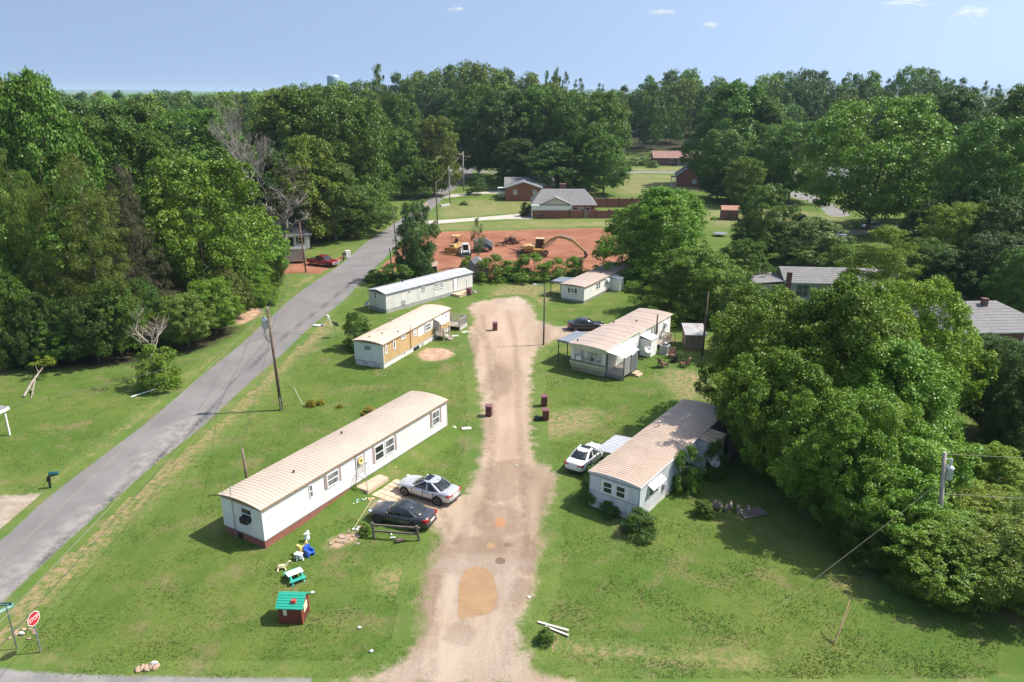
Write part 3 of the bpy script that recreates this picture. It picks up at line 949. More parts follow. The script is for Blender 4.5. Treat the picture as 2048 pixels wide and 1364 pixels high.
def far_hills():
    r = np.random.RandomState(2)
    xs = np.linspace(-9000, 9000, 240); ys = np.linspace(7000, 12500, 14)
    gx, gy = np.meshgrid(xs, ys)
    ridge = np.sin(gx / 900 + 1) * 9 + np.sin(gx / 370 + 2) * 6 + np.sin(gx / 2300) * 14 + r.randn(*gx.shape) * 1.5
    z = np.sin((gy - 7000) / 5500 * np.pi) * (46 + ridge)
    V = np.stack([gx.ravel(), gy.ravel(), z.ravel() - .5], 1)
    jj, ii = np.meshgrid(np.arange(13), np.arange(239), indexing='ij'); a = (jj * 240 + ii).ravel()
    F = np.stack([a, a + 1, a + 241, a + 240], 1)
    t = NT('wooded_hill'); t.set(t.mix(t.ramp(t.noise(t.pos(), .01, 5, .7), .4, .6), (.035, .07, .02), (.07, .11, .03)), .95)
    o = obj('hills', raw_mesh('hills', V, F, t.mat, smooth=True)); o['kind'] = 'structure'


far_hills()

# summer air: far things pale towards blue
hz = MB().box(-11000, 11000, -600, 14200, -1.0, 82).build('haze', M('haze_air', (1, 1, 1), 1.0)); hz['kind'] = 'stuff'; hz['label'] = 'thin pale summer haze'
_hm = bpy.data.materials.new('haze_volume'); _hm.use_nodes = True
_hm.node_tree.nodes.remove(_hm.node_tree.nodes['Principled BSDF'])
_pv = _hm.node_tree.nodes.new('ShaderNodeVolumePrincipled')
_pv.inputs['Color'].default_value = (0.62, 0.80, 1.0, 1); _pv.inputs['Density'].default_value = 0.00010; _pv.inputs['Anisotropy'].default_value = 0.0
_hm.node_tree.links.new(_pv.outputs[0], _hm.node_tree.nodes['Material Output'].inputs['Volume'])
hz.data.materials.clear(); hz.data.materials.append(_hm)

# ---- wood beside the road (west side), nearest first
T = tree_px
T('broadleaf_tree', 'tallest leafy tree at the edge of the wood by the picture corner above the lawn', 92, 92, 156, 250, 'mid0', 'mid')
T('broadleaf_tree', 'yellowish leafy tree at the far west end of the wood above the lawn', -10, 98, 152, 220, 'mid2', 'gold')
T('feathery_tree', 'olive feathery conifer in the front of the wood beside the tallest leafy tree', 45, 80, 285, 170, 'feather', 'olive')
T('feathery_tree', 'broad olive feathery conifer with drooping sprays facing the lawn', 178, 80, 296, 215, 'feather', 'olive')
T('dying_tree', 'grey brown dying tree tangled among green ones in the wood', 258, 84, 322, 130, 'feather', 'brown')
T('broadleaf_tree', 'bright green leafy tree at the road edge of the wood, lowest limbs near ground', 398, 98, 318, 245, 'mid1', 'bright')
T('broadleaf_tree', 'bright green leafy tree leaning out toward the silver cargo trailer', 494, 110, 425, 165, 'mid3', 'bright')
T('broadleaf_tree', 'mid green crown standing between the dying tree and the dead tall tree', 330, 112, 272, 190, 'mid0', 'mid')
T('broadleaf_tree', 'large mid green crown behind the olive conifers', 230, 112, 240, 220, 'mid2', 'mid')
T('broadleaf_tree', 'leafy tree in the front of the wood under the yellowish tree', -30, 80, 360, 190, 'mid1', 'mid')
T('broadleaf_tree', 'dark crown with a rounded top behind the tallest leafy tree', 170, 140, 206, 240, 'mid1', 'dark')
T('broadleaf_tree', 'dark glossy crown second back behind the bright road edge tree', 285, 150, 208, 220, 'mid0', 'mid')
T('broadleaf_tree', 'dark rounded crown just in front of the bare dead tree', 392, 150, 222, 220, 'mid1', 'mid')
T('broadleaf_tree', 'shaded crown low behind the dying tree', 320, 128, 300, 180, 'mid2', 'dark')
T('broadleaf_tree', 'deep green crown beside the trunk of the bare dead tree', 450, 165, 262, 170, 'mid3', 'dark')
T('broadleaf_tree', 'gold tinged oak behind the bare dead tree', 575, 170, 182, 200, 'mid0', 'gold')
T('broadleaf_tree', 'tall dense oak with the highest rounded crown beside the road', 655, 172, 176, 210, 'mid1', 'mid')
T('broadleaf_tree', 'tall slim crown on the road side of the dense oak', 722, 176, 205, 150, 'mid2', 'mid')
T('broadleaf_tree', 'oak with gold tinged clumps above the white cottage', 620, 145, 275, 170, 'mid0', 'gold')
T('broadleaf_tree', 'full green tree with a pale trunk above the red pickup', 664, 146, 330, 160, 'mid2', 'mid', bk=bark_pale)
T('broadleaf_tree', 'low limbed tree hanging over the grass verge beyond the red pickup', 728, 152, 372, 125, 'mid3', 'mid')
T('broadleaf_tree', 'shaded tree rising behind the roof of the white cottage', 560, 160, 300, 140, 'mid2', 'dark')
T('broadleaf_tree', 'dark leafy tree tight behind the white cottage chimney end', 600, 158, 370, 110, 'mid1', 'dark')
T('broadleaf_tree', 'road edge tree with bare lower trunk near the far bend', 802, 207, 262, 105, 'mid0', 'mid')
T('broadleaf_tree', 'olive tinted tree leaning over the far bend of the road', 866, 212, 236, 110, 'mid2', 'gold', lean=0.10)
T('broadleaf_tree', 'low spreading tree under the olive one at the far bend', 846, 206, 318, 70, 'mid3', 'mid')
T('broadleaf_tree', 'slim upright tree behind the bare lower trunk at the bend', 800, 245, 190, 110, 'mid2', 'mid')
# understorey along the wood's front
under = [(-40, 76, 560, 130, 'dark'), (20, 76, 545, 130, 'mid'), (75, 75, 590, 110, 'dark'), (128, 76, 600, 120, 'mid'), (185, 76, 590, 120, 'dark'), (232, 77, 560, 110, 'mid'), (285, 82, 560, 110, 'dark'), (370, 81, 590, 125, 'olive'), (425, 86, 560, 120, 'bright'), (455, 92, 540, 110, 'olive'), (492, 100, 520, 110, 'bright'), (530, 110, 500, 70, 'bright')]
lab = ['dark bushy sapling at the extreme west end of the wood front', 'bushy sapling beneath the yellowish tree', 'shaded sapling beneath the first olive conifer', 'sapling with pale leaves in the deepest shade of the wood front', 'dark sapling under the drooping olive conifer', 'sapling under the broad olive conifer next to the dying tree', 'dark sapling directly behind the small grey dead tree', 'olive sapling on the road side of the small grey dead tree', 'bright sapling under the road edge tree', 'olive bush facing the transformer pole across the road', 'bright bush reaching toward the road verge', 'bright bush nearest the silver cargo trailer']
for (px, Y, top, w, lf), lb in zip(under, lab):
    T('young_tree', lb, px, Y, top, w, rnd.choice(['mid3', 'mid1', 'near2']), lf)
T('small_tree', 'small half dead tree at the lawn edge with ivy round its trunk', 312, 68.5, 690, 92, 'shrub1', 'bright', z=0)

# ---- behind the brick houses
T('broadleaf_tree', 'tall tree at the road corner beyond the far brick house', 955, 262, 172, 150, 'mid0', 'mid')
T('broadleaf_tree', 'full dark tree over the far brick house roof', 1008, 248, 182, 160, 'mid1', 'dark')
T('broadleaf_tree', 'round topped tree above the gap between the two brick houses', 1072, 246, 176, 150, 'mid0', 'mid')
T('broadleaf_tree', 'dense tree above the grey roofed brick house', 1128, 238, 186, 150, 'mid2', 'mid')
T('broadleaf_tree', 'dense tree at the east end of the grey roofed brick house', 1182, 226, 186, 160, 'mid1', 'mid')
T('broadleaf_tree', 'low hanging tree overlooking the brick garden wall', 1210, 212, 270, 100, 'mid3', 'mid')
T('broadleaf_tree', 'shaded tree low behind the grey roofed brick house', 1040, 226, 280, 110, 'mid2', 'dark')
T('broadleaf_tree', 'shaded bushy tree behind the chimney of the grey roofed house', 1110, 214, 285, 130, 'mid3', 'dark')
T('young_tree', 'small spreading tree beside the far street near the concrete drive', 955, 214, 345, 40, 'tiered', 'blue')
T('broadleaf_tree', 'huge pale green tree beyond the red brick cottage', 1468, 236, 168, 190, 'mid0', 'mid')
T('broadleaf_tree', 'huge dark tree beside the red brick cottage', 1440, 206, 262, 108, 'mid1', 'mid')
T('broadleaf_tree', 'dark limbed tree between the red cottage and the side road', 1475, 200, 330, 120, 'mid3', 'dark')
T('broadleaf_tree', 'bright small crown in front of the dark limbed tree', 1490, 190, 318, 90, 'mid2', 'bright')
T('broadleaf_tree', 'rounded dark tree at the side road corner', 1587, 200, 245, 155, 'mid1', 'mid')
T('broadleaf_tree', 'tree behind the rounded dark tree at the corner', 1530, 235, 200, 150, 'mid0', 'mid')
T('broadleaf_tree', 'big round willow oak spreading over the parked cars', 1757, 157, 198, 275, 'mid1', 'bright')
T('broadleaf_tree', 'lower limb mass of foliage beside the big round willow oak', 1835, 165, 300, 150, 'mid3', 'mid')
T('broadleaf_tree', 'tall dark tree beyond the big round oak', 1900, 190, 185, 190, 'mid0', 'dark')
T('broadleaf_tree', 'dark tree with bright young tips at the picture edge', 1985, 130, 238, 215, 'mid1', 'mid')
T('broadleaf_tree', 'tall wide tree behind the bright tipped dark tree', 2030, 165, 172, 220, 'mid0', 'mid')
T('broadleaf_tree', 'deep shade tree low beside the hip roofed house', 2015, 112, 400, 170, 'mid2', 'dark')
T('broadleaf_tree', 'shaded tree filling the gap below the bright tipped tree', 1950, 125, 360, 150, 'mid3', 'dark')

# ---- around the homes
T('broadleaf_tree', 'bluish green tree with ivied trunk beside the road and red clay', 833, 113, 408, 92, 'mid2', 'blue')
T('sapling', 'thin lone sapling in front of the white dump trailer', 956, 121, 436, 40, 'sparse', 'blue')
T('broadleaf_tree', 'bright green spreading tree over the white home by the clay lot', 1322, 113, 378, 245, 'near0', 'bright')
T('broadleaf_tree', 'bright low tree behind the long pink roofed home', 1400, 94, 498, 235, 'near2', 'bright')
T('broadleaf_tree', 'dark tall tree between the tin shed and the side road', 1530, 129, 372, 128, 'mid2', 'mid')
T('broadleaf_tree', 'pale silvery tree behind the grey shingled house', 1622, 124, 436, 148, 'mid0', 'silver')
T('maple_tree', 'yellow green maple leaning over the grey shingled roof', 1768, 94, 452, 165, 'tiered', 'lime')
T('broadleaf_tree', 'yellow green tree beside the clipped dark conifer', 1922, 118, 408, 150, 'mid1', 'lime')
T('broadleaf_tree', 'shaded tree under the yellow green one by the conifer', 1880, 120, 470, 110, 'mid3', 'dark')
T('conifer_tree', 'clipped dark conifer near the dirt track and parked cars', 1803, 130, 437, 36, 'conifer', 'dark')
T('broadleaf_tree', 'leafy tree hanging in from the edge above the hip roof', 2040, 94, 500, 120, 'near1', 'mid')
T('broadleaf_tree', 'dark broad tree between the low bright tree and the silvery tree', 1490, 108, 480, 110, 'mid3', 'mid')
T('broadleaf_tree', 'dark tree in shade behind the vine covered home', 1480, 78, 560, 110, 'mid2', 'mid')
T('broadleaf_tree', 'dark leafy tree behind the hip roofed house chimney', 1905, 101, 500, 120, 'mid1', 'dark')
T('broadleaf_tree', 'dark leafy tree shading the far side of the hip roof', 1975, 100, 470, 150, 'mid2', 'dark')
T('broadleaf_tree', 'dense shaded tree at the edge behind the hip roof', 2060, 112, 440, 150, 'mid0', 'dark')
T('broadleaf_tree', 'shaded tree just beyond the end of the grey shingled roof', 1850, 104, 480, 120, 'mid1', 'mid')
T('broadleaf_tree', 'mid green tree between the silvery tree and the maple', 1690, 112, 492, 100, 'mid2', 'bright')
T('broadleaf_tree', 'shaded tree over the parked cars by the dirt track', 1870, 142, 400, 130, 'mid0', 'dark')
# big clump in the foreground
T('broadleaf_tree', 'great bright foreground tree nearest the vine covered home', 1536, 58, 584, 290, 'near1', 'bright')
T('broadleaf_tree', 'great bright foreground tree in the middle of the clump', 1690, 54, 566, 340, 'near0', 'bright')
T('broadleaf_tree', 'great bright foreground tree next to the hip roofed house', 1818, 58, 566, 240, 'near1', 'lime')
T('broadleaf_tree', 'darker foreground tree low in the clump over the woodpile', 1568, 51.5, 700, 265, 'near1', 'bright')
T('broadleaf_tree', 'full foreground tree behind the grey transformer pole', 1775, 49, 690, 320, 'near0', 'bright')
T('broadleaf_tree', 'leafy foreground tree around the foot of the transformer pole', 1770, 44, 860, 300, 'near1', 'bright')
T('broadleaf_tree', 'bushy yellow green tree in front of the transformer pole foot', 1895, 37.6, 1045, 300, 'near0', 'bright')
T('broadleaf_tree', 'low leafy tree closest to the camera at the picture corner', 2060, 36.0, 1060, 260, 'near1', 'gold')
T('broadleaf_tree', 'tall dense foreground tree with its foot in the deepest lawn shade', 1700, 44.5, 790, 270, 'near1', 'bright')
T('young_tree', 'leafy sapling at the shaded front of the foreground clump', 1745, 40.5, 1010, 150, 'near2', 'mid')
T('broadleaf_tree', 'yellow tinged foreground tree below the power lines', 1965, 42.5, 985, 240, 'near1', 'lime')
T('broadleaf_tree', 'vivid lime tree behind the power lines', 1992, 46.5, 895, 185, 'near0', 'lime')
T('broadleaf_tree', 'added dark leafy tree standing in for the shade below the hip roof', 1985, 69, 676, 165, 'near1', 'dark')  # added tree: its dark crown stands in for shade under the eave
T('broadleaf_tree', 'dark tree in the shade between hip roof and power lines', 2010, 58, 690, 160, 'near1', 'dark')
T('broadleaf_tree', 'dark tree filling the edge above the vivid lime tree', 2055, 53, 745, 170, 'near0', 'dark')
T('broadleaf_tree', 'bushy tree in the corner beneath the lowest power line', 2060, 40.5, 1010, 170, 'near1', 'bright')
T('young_tree', 'small tree with pale top by the woodpile', 1502, 52.5, 948, 60, 'shrub2', 'mid')

# shrubs
S = lambda lb, px, py, top, w, key, lf: tree_px('shrub', lb, px, G(px, py)[1], top, w, key, lf, cat='shrub', z=0)
S('dark rounded shrub against the tan and white home', 714, 697, 622, 62, 'shrub0', 'mid')
S('shrub beside the gambrel shed, smallest of the hedge row', 985, 561, 510, 66, 'shrub1', 'bright')
S('broad shrub in the middle of the hedge by the clay lot', 1062, 561, 506, 72, 'shrub2', 'bright')
S('rounded shrub of the hedge next to the thick broad one', 1022, 560, 521, 50, 'shrub0', 'bright')
S('hedge shrub with orange flowers below the excavator arm', 1110, 560, 517, 60, 'shrub1', 'bright')
S('shrub at the end of the hedge by the small grey carport', 1152, 556, 512, 52, 'shrub2', 'bright')
S('weedy shrub left of the gambrel shed', 934, 545, 512, 34, 'shrub0', 'bright')
S('dark weedy bank of brush behind the grey roofed home', 792, 570, 525, 80, 'shrub2', 'mid')
S('low brush by the slanting posts at the roadside', 750, 560, 540, 50, 'shrub1', 'bright')
S('brush beneath the bluish green tree', 835, 548, 490, 70, 'shrub0', 'mid')
S('flowering bush under the front corner of the vine covered home', 1190, 1000, 935, 62, 'shrub1', 'mid')
S('dark spiky bush at the near corner of the vine covered home', 1280, 1066, 1022, 76, 'shrub2', 'dark')
S('dark bush under the windows of the vine covered home', 1222, 1026, 1002, 56, 'shrub0', 'dark')
S('leafy vine climbing the sunny wall of the front east home', 1374, 980, 893, 66, 'shrub1', 'mid')
S('weedy bush against the closet of the vine covered home', 1432, 955, 880, 46, 'shrub2', 'mid')
S('small round bush on the shaded lawn by the firewood', 1408, 1030, 1000, 44, 'shrub0', 'mid')
S('bush in front of the red brick cottage', 1360, 408, 388, 70, 'shrub1', 'dark')
S('conifer bush at the end of the grey roofed brick house', 1052, 432, 404, 26, 'shrub0', 'dark')
for lb, px, py, top, w in (('grey green rounded shrub before the ranch house window', 1306, 335, 321, 28), ('pale shrub first in the row by the ranch house', 1266, 331, 316, 30), ('pale shrub second in the row by the ranch house', 1287, 331, 314, 22), ('shrub tucked against the ranch house end wall', 1301, 326, 311, 26), ('dark shrub at the street pole opposite the ranch', 1254, 342, 331, 24)):
    S(lb, px, py, top, w, 'shrub1', 'silver' if 'dark' not in lb else 'dark')
S('small round shrub on the striped lawn by the far drive', 938, 389, 382, 14, 'shrub0', 'mid')
S('low shrub in the middle of the striped lawn', 928, 410, 402, 18, 'shrub1', 'mid')
for lb, px, py, top, w in (('yellow flowering clump nearest the leaning white stake', 622, 812, 799, 24), ('yellow flowering clump second from the leaning white stake', 642, 809, 798, 18), ('sparse yellow flowering tuft alone in the lawn', 680, 815, 808, 14), ('yellow flowering clump beside the long home roof', 738, 826, 814, 32)):
    tree_px('flower_clump', lb, px, G(px, py)[1], top, w, 'shrub1', 'yellow', cat='flowers', z=0)
S('tuft of coarse weeds by the loose white boards', 1092, 1285, 1258, 40, 'shrub0', 'mid')
S('weed clump by the rail fence post', 730, 1068, 1046, 26, 'shrub1', 'bright')
S('weed clump under the railing of the long home', 708, 985, 972, 30, 'shrub2', 'bright')


# bare trees: branching limbs
def bare_mesh(name, seed, levels=5, spread=0.55, r0=0.02, up=0.6, start=0.42, n_sub=3, mat=None):
    rr = random.Random(seed); b = MB()

    def grow(p, d, L, r, lv):
        pts = [p]; q = p.copy(); dd = d.copy()
        for i in range(3):
            dd = (dd + Vector((rr.uniform(-.22, .22), rr.uniform(-.22, .22), rr.uniform(-.05, .18)))).normalized()
            q = q + dd * (L / 3); pts.append(q.copy())
        b.tube(pts, [r, r * .85, r * .7, r * .5], 6 if lv < 2 else 4, cap=False)
        if lv >= levels: return
        for k in range(n_sub if lv else n_sub + 3):
            t = rr.uniform(.35, 1) if lv else rr.uniform(.5, 1)
            i = min(2, int(t * 3)); f = t * 3 - i
            s = pts[i].lerp(pts[i + 1], f)
            a = rr.uniform(0, 6.28)
            nd = (dd * up + Vector((math.cos(a), math.sin(a), rr.uniform(-.1, .5))) * spread).normalized()
            grow(s, nd, L * rr.uniform(.5, .72), max(r * .55, 0.0012), lv + 1)
    grow(Vector((0, 0, 0)), Vector((0, 0, 1)), start, r0, 0)
    return b.mesh(name, mat or bark_grey, True)


dt = thing('dead_tree', 'tall bare grey dead tree towering over the white cottage', 'tree', (XAT(510, 138, 6), 138, 0))
o = obj('trunk', bare_mesh('dead_trunk', 11, 6, 0.56, 0.016, 0.68, 0.52), dt); o.scale = (15.5, 15.5, 25.5)
dt = thing('dead_tree', 'dead tree with brown withered leaves beside the tall bare one', 'tree', (XAT(566, 132, 4), 132, 0))
o = obj('trunk', bare_mesh('withered_trunk', 5, 4, 0.8, 0.02, 0.4, 0.42), dt); o.scale = (18, 18, 19)
me, C = crown_mesh('withered_leaves', 91, 40, 2600, 0.022, 'round', 0.35, 0.09, 0.5, 0.5, hollow=0.2)
o = obj('crown', me, dt, mat=LEAF['brown']); o.scale = (11, 11, 17)
dt = thing('dead_tree', 'small bare grey tree leaning over the lawn edge', 'tree', (XAT(296, 69.5, 2), 69.5, 0))
o = obj('trunk', bare_mesh('small_dead_trunk', 23, 4, 0.75, 0.018, 0.5, 0.5, mat=bark_pale), dt); o.scale = (7, 7, 9)

# ------------------------------------------------------------------ building materials
W_white = M('white_siding', (0.74, 0.725, 0.695), 0.5, 0.05, 0.7, dirt=(0.48, 0.44, 0.37), dirt_amt=0.36, streak=True)
W_worn = M('worn_white_siding', (0.66, 0.64, 0.60), 0.6, 0.06, 0.8, dirt=(0.38, 0.35, 0.28), dirt_amt=0.55, streak=True)
W_vine = M('weathered_white_siding', (0.60, 0.62, 0.64), 0.6, 0.08, 0.9, dirt=(0.30, 0.31, 0.29), dirt_amt=0.65, streak=True)
W_tan = M('tan_siding', (0.50, 0.335, 0.165), 0.6, 0.06, 0.8, dirt=(0.36, 0.23, 0.11), dirt_amt=0.3, streak=True)
W_cream = M('cream_siding', (0.58, 0.565, 0.42), 0.55, 0.06, 0.7, dirt=(0.36, 0.33, 0.22), dirt_amt=0.35, streak=True)
trim_w = M('white_trim', (0.78, 0.77, 0.75), 0.45, 0.04)
trim_grey = M('grey_trim', (0.36, 0.38, 0.40), 0.5, 0.08)
trim_br = M('brown_trim', (0.235, 0.17, 0.105), 0.6, 0.15)
trim_mauve = M('mauve_shutter', (0.33, 0.245, 0.235), 0.6, 0.08)
black = M('black_paint', (0.018, 0.018, 0.02), 0.5, 0.2)
dark = M('dark_gap', (0.012, 0.011, 0.010), 0.8, 0.2)
roof_tan = M('tan_metal_roof', (0.50, 0.405, 0.325), 0.55, 0.06, 0.5, dirt=(0.42, 0.28, 0.19), dirt_amt=0.30)
roof_tan2 = M('tan_coated_roof', (0.545, 0.425, 0.33), 0.65, 0.06, 0.4, dirt=(0.45, 0.31, 0.22), dirt_amt=0.32)
roof_pink = M('pink_brown_roof', (0.40, 0.315, 0.265), 0.65, 0.07, 0.4, dirt=(0.30, 0.20, 0.15), dirt_amt=0.38)
roof_ora = M('orange_tan_roof', (0.485, 0.37, 0.285), 0.55, 0.06, 0.5, dirt=(0.36, 0.24, 0.17), dirt_amt=0.5)
roof_grey = M('grey_coated_roof', (0.395, 0.40, 0.425), 0.6, 0.06, 0.5, dirt=(0.26, 0.265, 0.28), dirt_amt=0.35)
roof_flash = M('white_flashing', (0.72, 0.73, 0.76), 0.4, 0.05)
tin = M('galvanised_tin', (0.46, 0.48, 0.51), 0.38, 0.10, 1.0, metal=0.35, dirt=(0.33, 0.32, 0.31), dirt_amt=0.4)
tin_rust = M('rusty_tin', (0.50, 0.49, 0.47), 0.5, 0.1, 0.9, metal=0.2, dirt=(0.34, 0.17, 0.08), dirt_amt=0.95)
wood_grey = M('weathered_wood', (0.295, 0.245, 0.195), 0.85, 0.25, 3.0)
wood_tan = M('tan_boards', (0.50, 0.375, 0.245), 0.8, 0.18, 2.5)
wood_dark = M('dark_wood', (0.105, 0.078, 0.058), 0.85, 0.3, 2.5)
pole_w = M('pole_wood', (0.135, 0.09, 0.062), 0.9, 0.3, 2.0, dirt=(0.24, 0.18, 0.135), dirt_amt=0.6)
pole_grey = M('grey_pole_wood', (0.34, 0.30, 0.26), 0.9, 0.2, 2.0)
block = M('grey_block', (0.33, 0.335, 0.32), 0.85, 0.12, 1.6, dirt=(0.19, 0.19, 0.165), dirt_amt=0.6)
block_y = M('stained_block', (0.42, 0.35, 0.235), 0.85, 0.15, 1.6, dirt=(0.10, 0.08, 0.055), dirt_amt=0.8)
skirt_w = M('white_skirting', (0.66, 0.645, 0.60), 0.6, 0.08, 0.9, dirt=(0.20, 0.19, 0.14), dirt_amt=0.8)
conc = M('concrete', (0.47, 0.445, 0.405), 0.85, 0.1, 1.5)
steel = M('galvanised_steel', (0.42, 0.45, 0.47), 0.35, 0.1, 3, metal=0.7)
can_grey = M('transformer_grey', (0.50, 0.53, 0.56), 0.4, 0.05, 2)
wire_m = M('wire_dark', (0.05, 0.05, 0.05), 0.5, 0.1)
wire_l = M('wire_light', (0.27, 0.24, 0.19), 0.5, 0.1)
rubber = M('rubber', (0.02, 0.02, 0.021), 0.75, 0.2)
shing = M('grey_shingle', (0.195, 0.188, 0.184), 0.9, 0.10, 1.2, dirt=(0.22, 0.21, 0.20), dirt_amt=0.5, bump=0.3)
shing_d = M('dark_shingle', (0.16, 0.165, 0.18), 0.9, 0.15, 1.0, dirt=(0.30, 0.30, 0.31), dirt_amt=0.4, bump=0.3)
shing_blk = M('black_shingle', (0.028, 0.028, 0.030), 0.9, 0.2, 1.0)
shing_rb = M('red_brown_shingle', (0.30, 0.165, 0.135), 0.9, 0.12, 1.0)
plas_t = M('teal_plastic', (0.03, 0.36, 0.27), 0.4, 0.08)
plas_w = M('white_plastic', (0.78, 0.77, 0.74), 0.4, 0.05)
plas_y = M('yellow_plastic', (0.72, 0.55, 0.18), 0.4, 0.08)
plas_b = M('blue_plastic', (0.03, 0.11, 0.46), 0.4, 0.08)
maroon = M('maroon_plastic', (0.115, 0.030, 0.042), 0.45, 0.15)
maroon_l = M('maroon_lid', (0.19, 0.075, 0.085), 0.4, 0.15)


def brick_mat(name, a, b, mortar, scale=4.2, dim=1.0):
    t = NT(name)
    tc = t.n('ShaderNodeTexCoord')
    # bricks laid round corners: run coordinate from x+y, course from z
    sp = t.n('ShaderNodeSeparateXYZ'); t.l(tc.outputs['Object'], sp.inputs[0])
    cb = t.n('ShaderNodeCombineXYZ')
    t.l(t.math('ADD', sp.outputs[0], sp.outputs[1]), cb.inputs[0]); t.l(sp.outputs[2], cb.inputs[1])
    bt = t.n('ShaderNodeTexBrick')
    bt.inputs['Color1'].default_value = (*a, 1); bt.inputs['Color2'].default_value = (*b, 1); bt.inputs['Mortar'].default_value = (*mortar, 1)
    bt.inputs['Scale'].default_value = scale; bt.inputs['Mortar Size'].default_value = 0.018
    bt.inputs['Brick Width'].default_value = 0.95; bt.inputs['Row Height'].default_value = 0.33
    t.l(cb.outputs[0], bt.inputs['Vector'])
    c = t.mix(t.math('MULTIPLY', t.ramp(t.noise(t.pos(), 0.8, 5, 0.7), 0.45, 0.7), 0.35), bt.outputs['Color'], tuple(q * 0.6 for q in a))
    t.set(c, 0.85); t.bump(bt.outputs['Fac'], -0.3, 0.01)
    return t.mat


brick = brick_mat('red_brick', (0.285, 0.092, 0.058), (0.225, 0.070, 0.046), (0.30, 0.22, 0.18))
brick_d = brick_mat('brown_brick', (0.17, 0.075, 0.055), (0.13, 0.055, 0.043), (0.22, 0.17, 0.15))


def glass_mat(name, col, rough=0.06):
    t = NT(name)
    c = t.mix(t.ramp(t.noise(t.pos(), 1.7, 2), 0.35, 0.65), tuple(q * 0.55 for q in col), tuple(q * 1.4 for q in col))
    t.set(c, rough, spec=0.6)
    return t.mat


gl_dark = glass_mat('dark_glass', (0.030, 0.036, 0.036))
gl_grey = glass_mat('curtained_glass', (0.16, 0.17, 0.17), 0.1)
gl_white = glass_mat('blind_glass', (0.42, 0.42, 0.41), 0.15)

X1, Y1, Z1 = Vector((1, 0, 0)), Vector((0, 1, 0)), Vector((0, 0, 1))
O0 = Vector((0, 0, 0))
SIDE = (O0, X1, -Y1)       # long wall facing the sun (local)
FRONT = (O0, Y1, -X1)      # end wall facing the camera (local)


def window(par, wall, a0, a1, z0, z1, fm=None, gm=None, bars='dh', shut=None, sw=0.28, fw=0.075, label=None):
    fm = fm or trim_w; gm = gm or gl_dark
    o, e, n = wall
    b = MB()
    b.pbox(o, e, n, a0, a1, z1 - fw, z1, 0, 0.055).pbox(o, e, n, a0, a1, z0, z0 + fw, 0, 0.06)
    b.pbox(o, e, n, a0, a0 + fw, z0 + fw, z1 - fw, 0, 0.05).pbox(o, e, n, a1 - fw, a1, z0 + fw, z1 - fw, 0, 0.05)
    zm = (z0 + z1) / 2; am = (a0 + a1) / 2
    if bars in ('dh', 'grid'):
        b.pbox(o, e, n, a0 + fw, a1 - fw, zm - 0.03, zm + 0.03, 0, 0.045)
    if bars in ('vert', 'grid'):
        b.pbox(o, e, n, am - 0.03, am + 0.03, z0 + fw, z1 - fw, 0, 0.042)
    if bars == 'multi':
        for k in range(1, 4):
            q = a0 + (a1 - a0) * k / 4
            b.pbox(o, e, n, q - 0.025, q + 0.025, z0 + fw, z1 - fw, 0, 0.042)
        b.pbox(o, e, n, a0 + fw, a1 - fw, zm - 0.02, zm + 0.02, 0, 0.039)
    if bars == 'tri':
        for k in (1, 2):
            q = z0 + (z1 - z0) * k / 3
            b.pbox(o, e, n, a0 + fw, a1 - fw, q - 0.025, q + 0.025, 0, 0.045)
    w = b.build('window', fm, par)
    MB().pbox(o, e, n, a0 + fw, a1 - fw, z0 + fw, z1 - fw, 0.004, 0.02).build('pane', gm, w)
    if shut:
        for s0 in (a0 - sw - 0.01, a1 + 0.01):
            sb = MB().pbox(o, e, n, s0, s0 + sw, z0 - 0.02, z1 + 0.02, 0, 0.035)
            nl = max(3, int((z1 - z0) / 0.12))
            for k in range(nl):
                q = z0 + (z1 - z0) * (k + 0.3) / nl
                sb.pbox(o, e, n, s0 + 0.04, s0 + sw - 0.04, q, q + 0.05, 0.035, 0.047)
            sb.build('shutter', shut, w)
    return w


def door(par, wall, a0, a1, z0, z1, mat, frame=None, handle_at=0.85, panels=True, name='door'):
    o, e, n = wall
    b = MB().pbox(o, e, n, a0, a1, z0, z1, 0, 0.04)
    if panels:
        w = a1 - a0
        for q0, q1 in ((0.1, 0.45), (0.55, 0.92)):
            b.pbox(o, e, n, a0 + 0.14 * w, a1 - 0.14 * w, z0 + (z1 - z0) * q0, z0 + (z1 - z0) * q1, 0.04, 0.052)
    d = b.build(name, mat, par)
    if frame:
        MB().pbox(o, e, n, a0 - 0.07, a0 - 0.002, z0, z1 + 0.07, 0, 0.055).pbox(o, e, n, a1 + 0.002, a1 + 0.07, z0, z1 + 0.07, 0, 0.055).pbox(o, e, n, a0, a1, z1 + 0.002, z1 + 0.07, 0, 0.055).build('door_frame', frame, d)
    q = a0 + (a1 - a0) * handle_at
    MB().pbox(o, e, n, q - 0.03, q + 0.03, z0 + 0.95, z0 + 1.07, 0.04, 0.10).build('handle', steel, d)
    return d


def bow_profile(W, ze, rise, ov=0.12, n=12, thick=0.09):
    top = []
    for i in range(n + 1):
        y = -ov + (W + 2 * ov) * i / n
        k = (y - W / 2) / (W / 2 + ov)
        top.append((y, ze + thick + rise * (1 - k * k)))
    return top


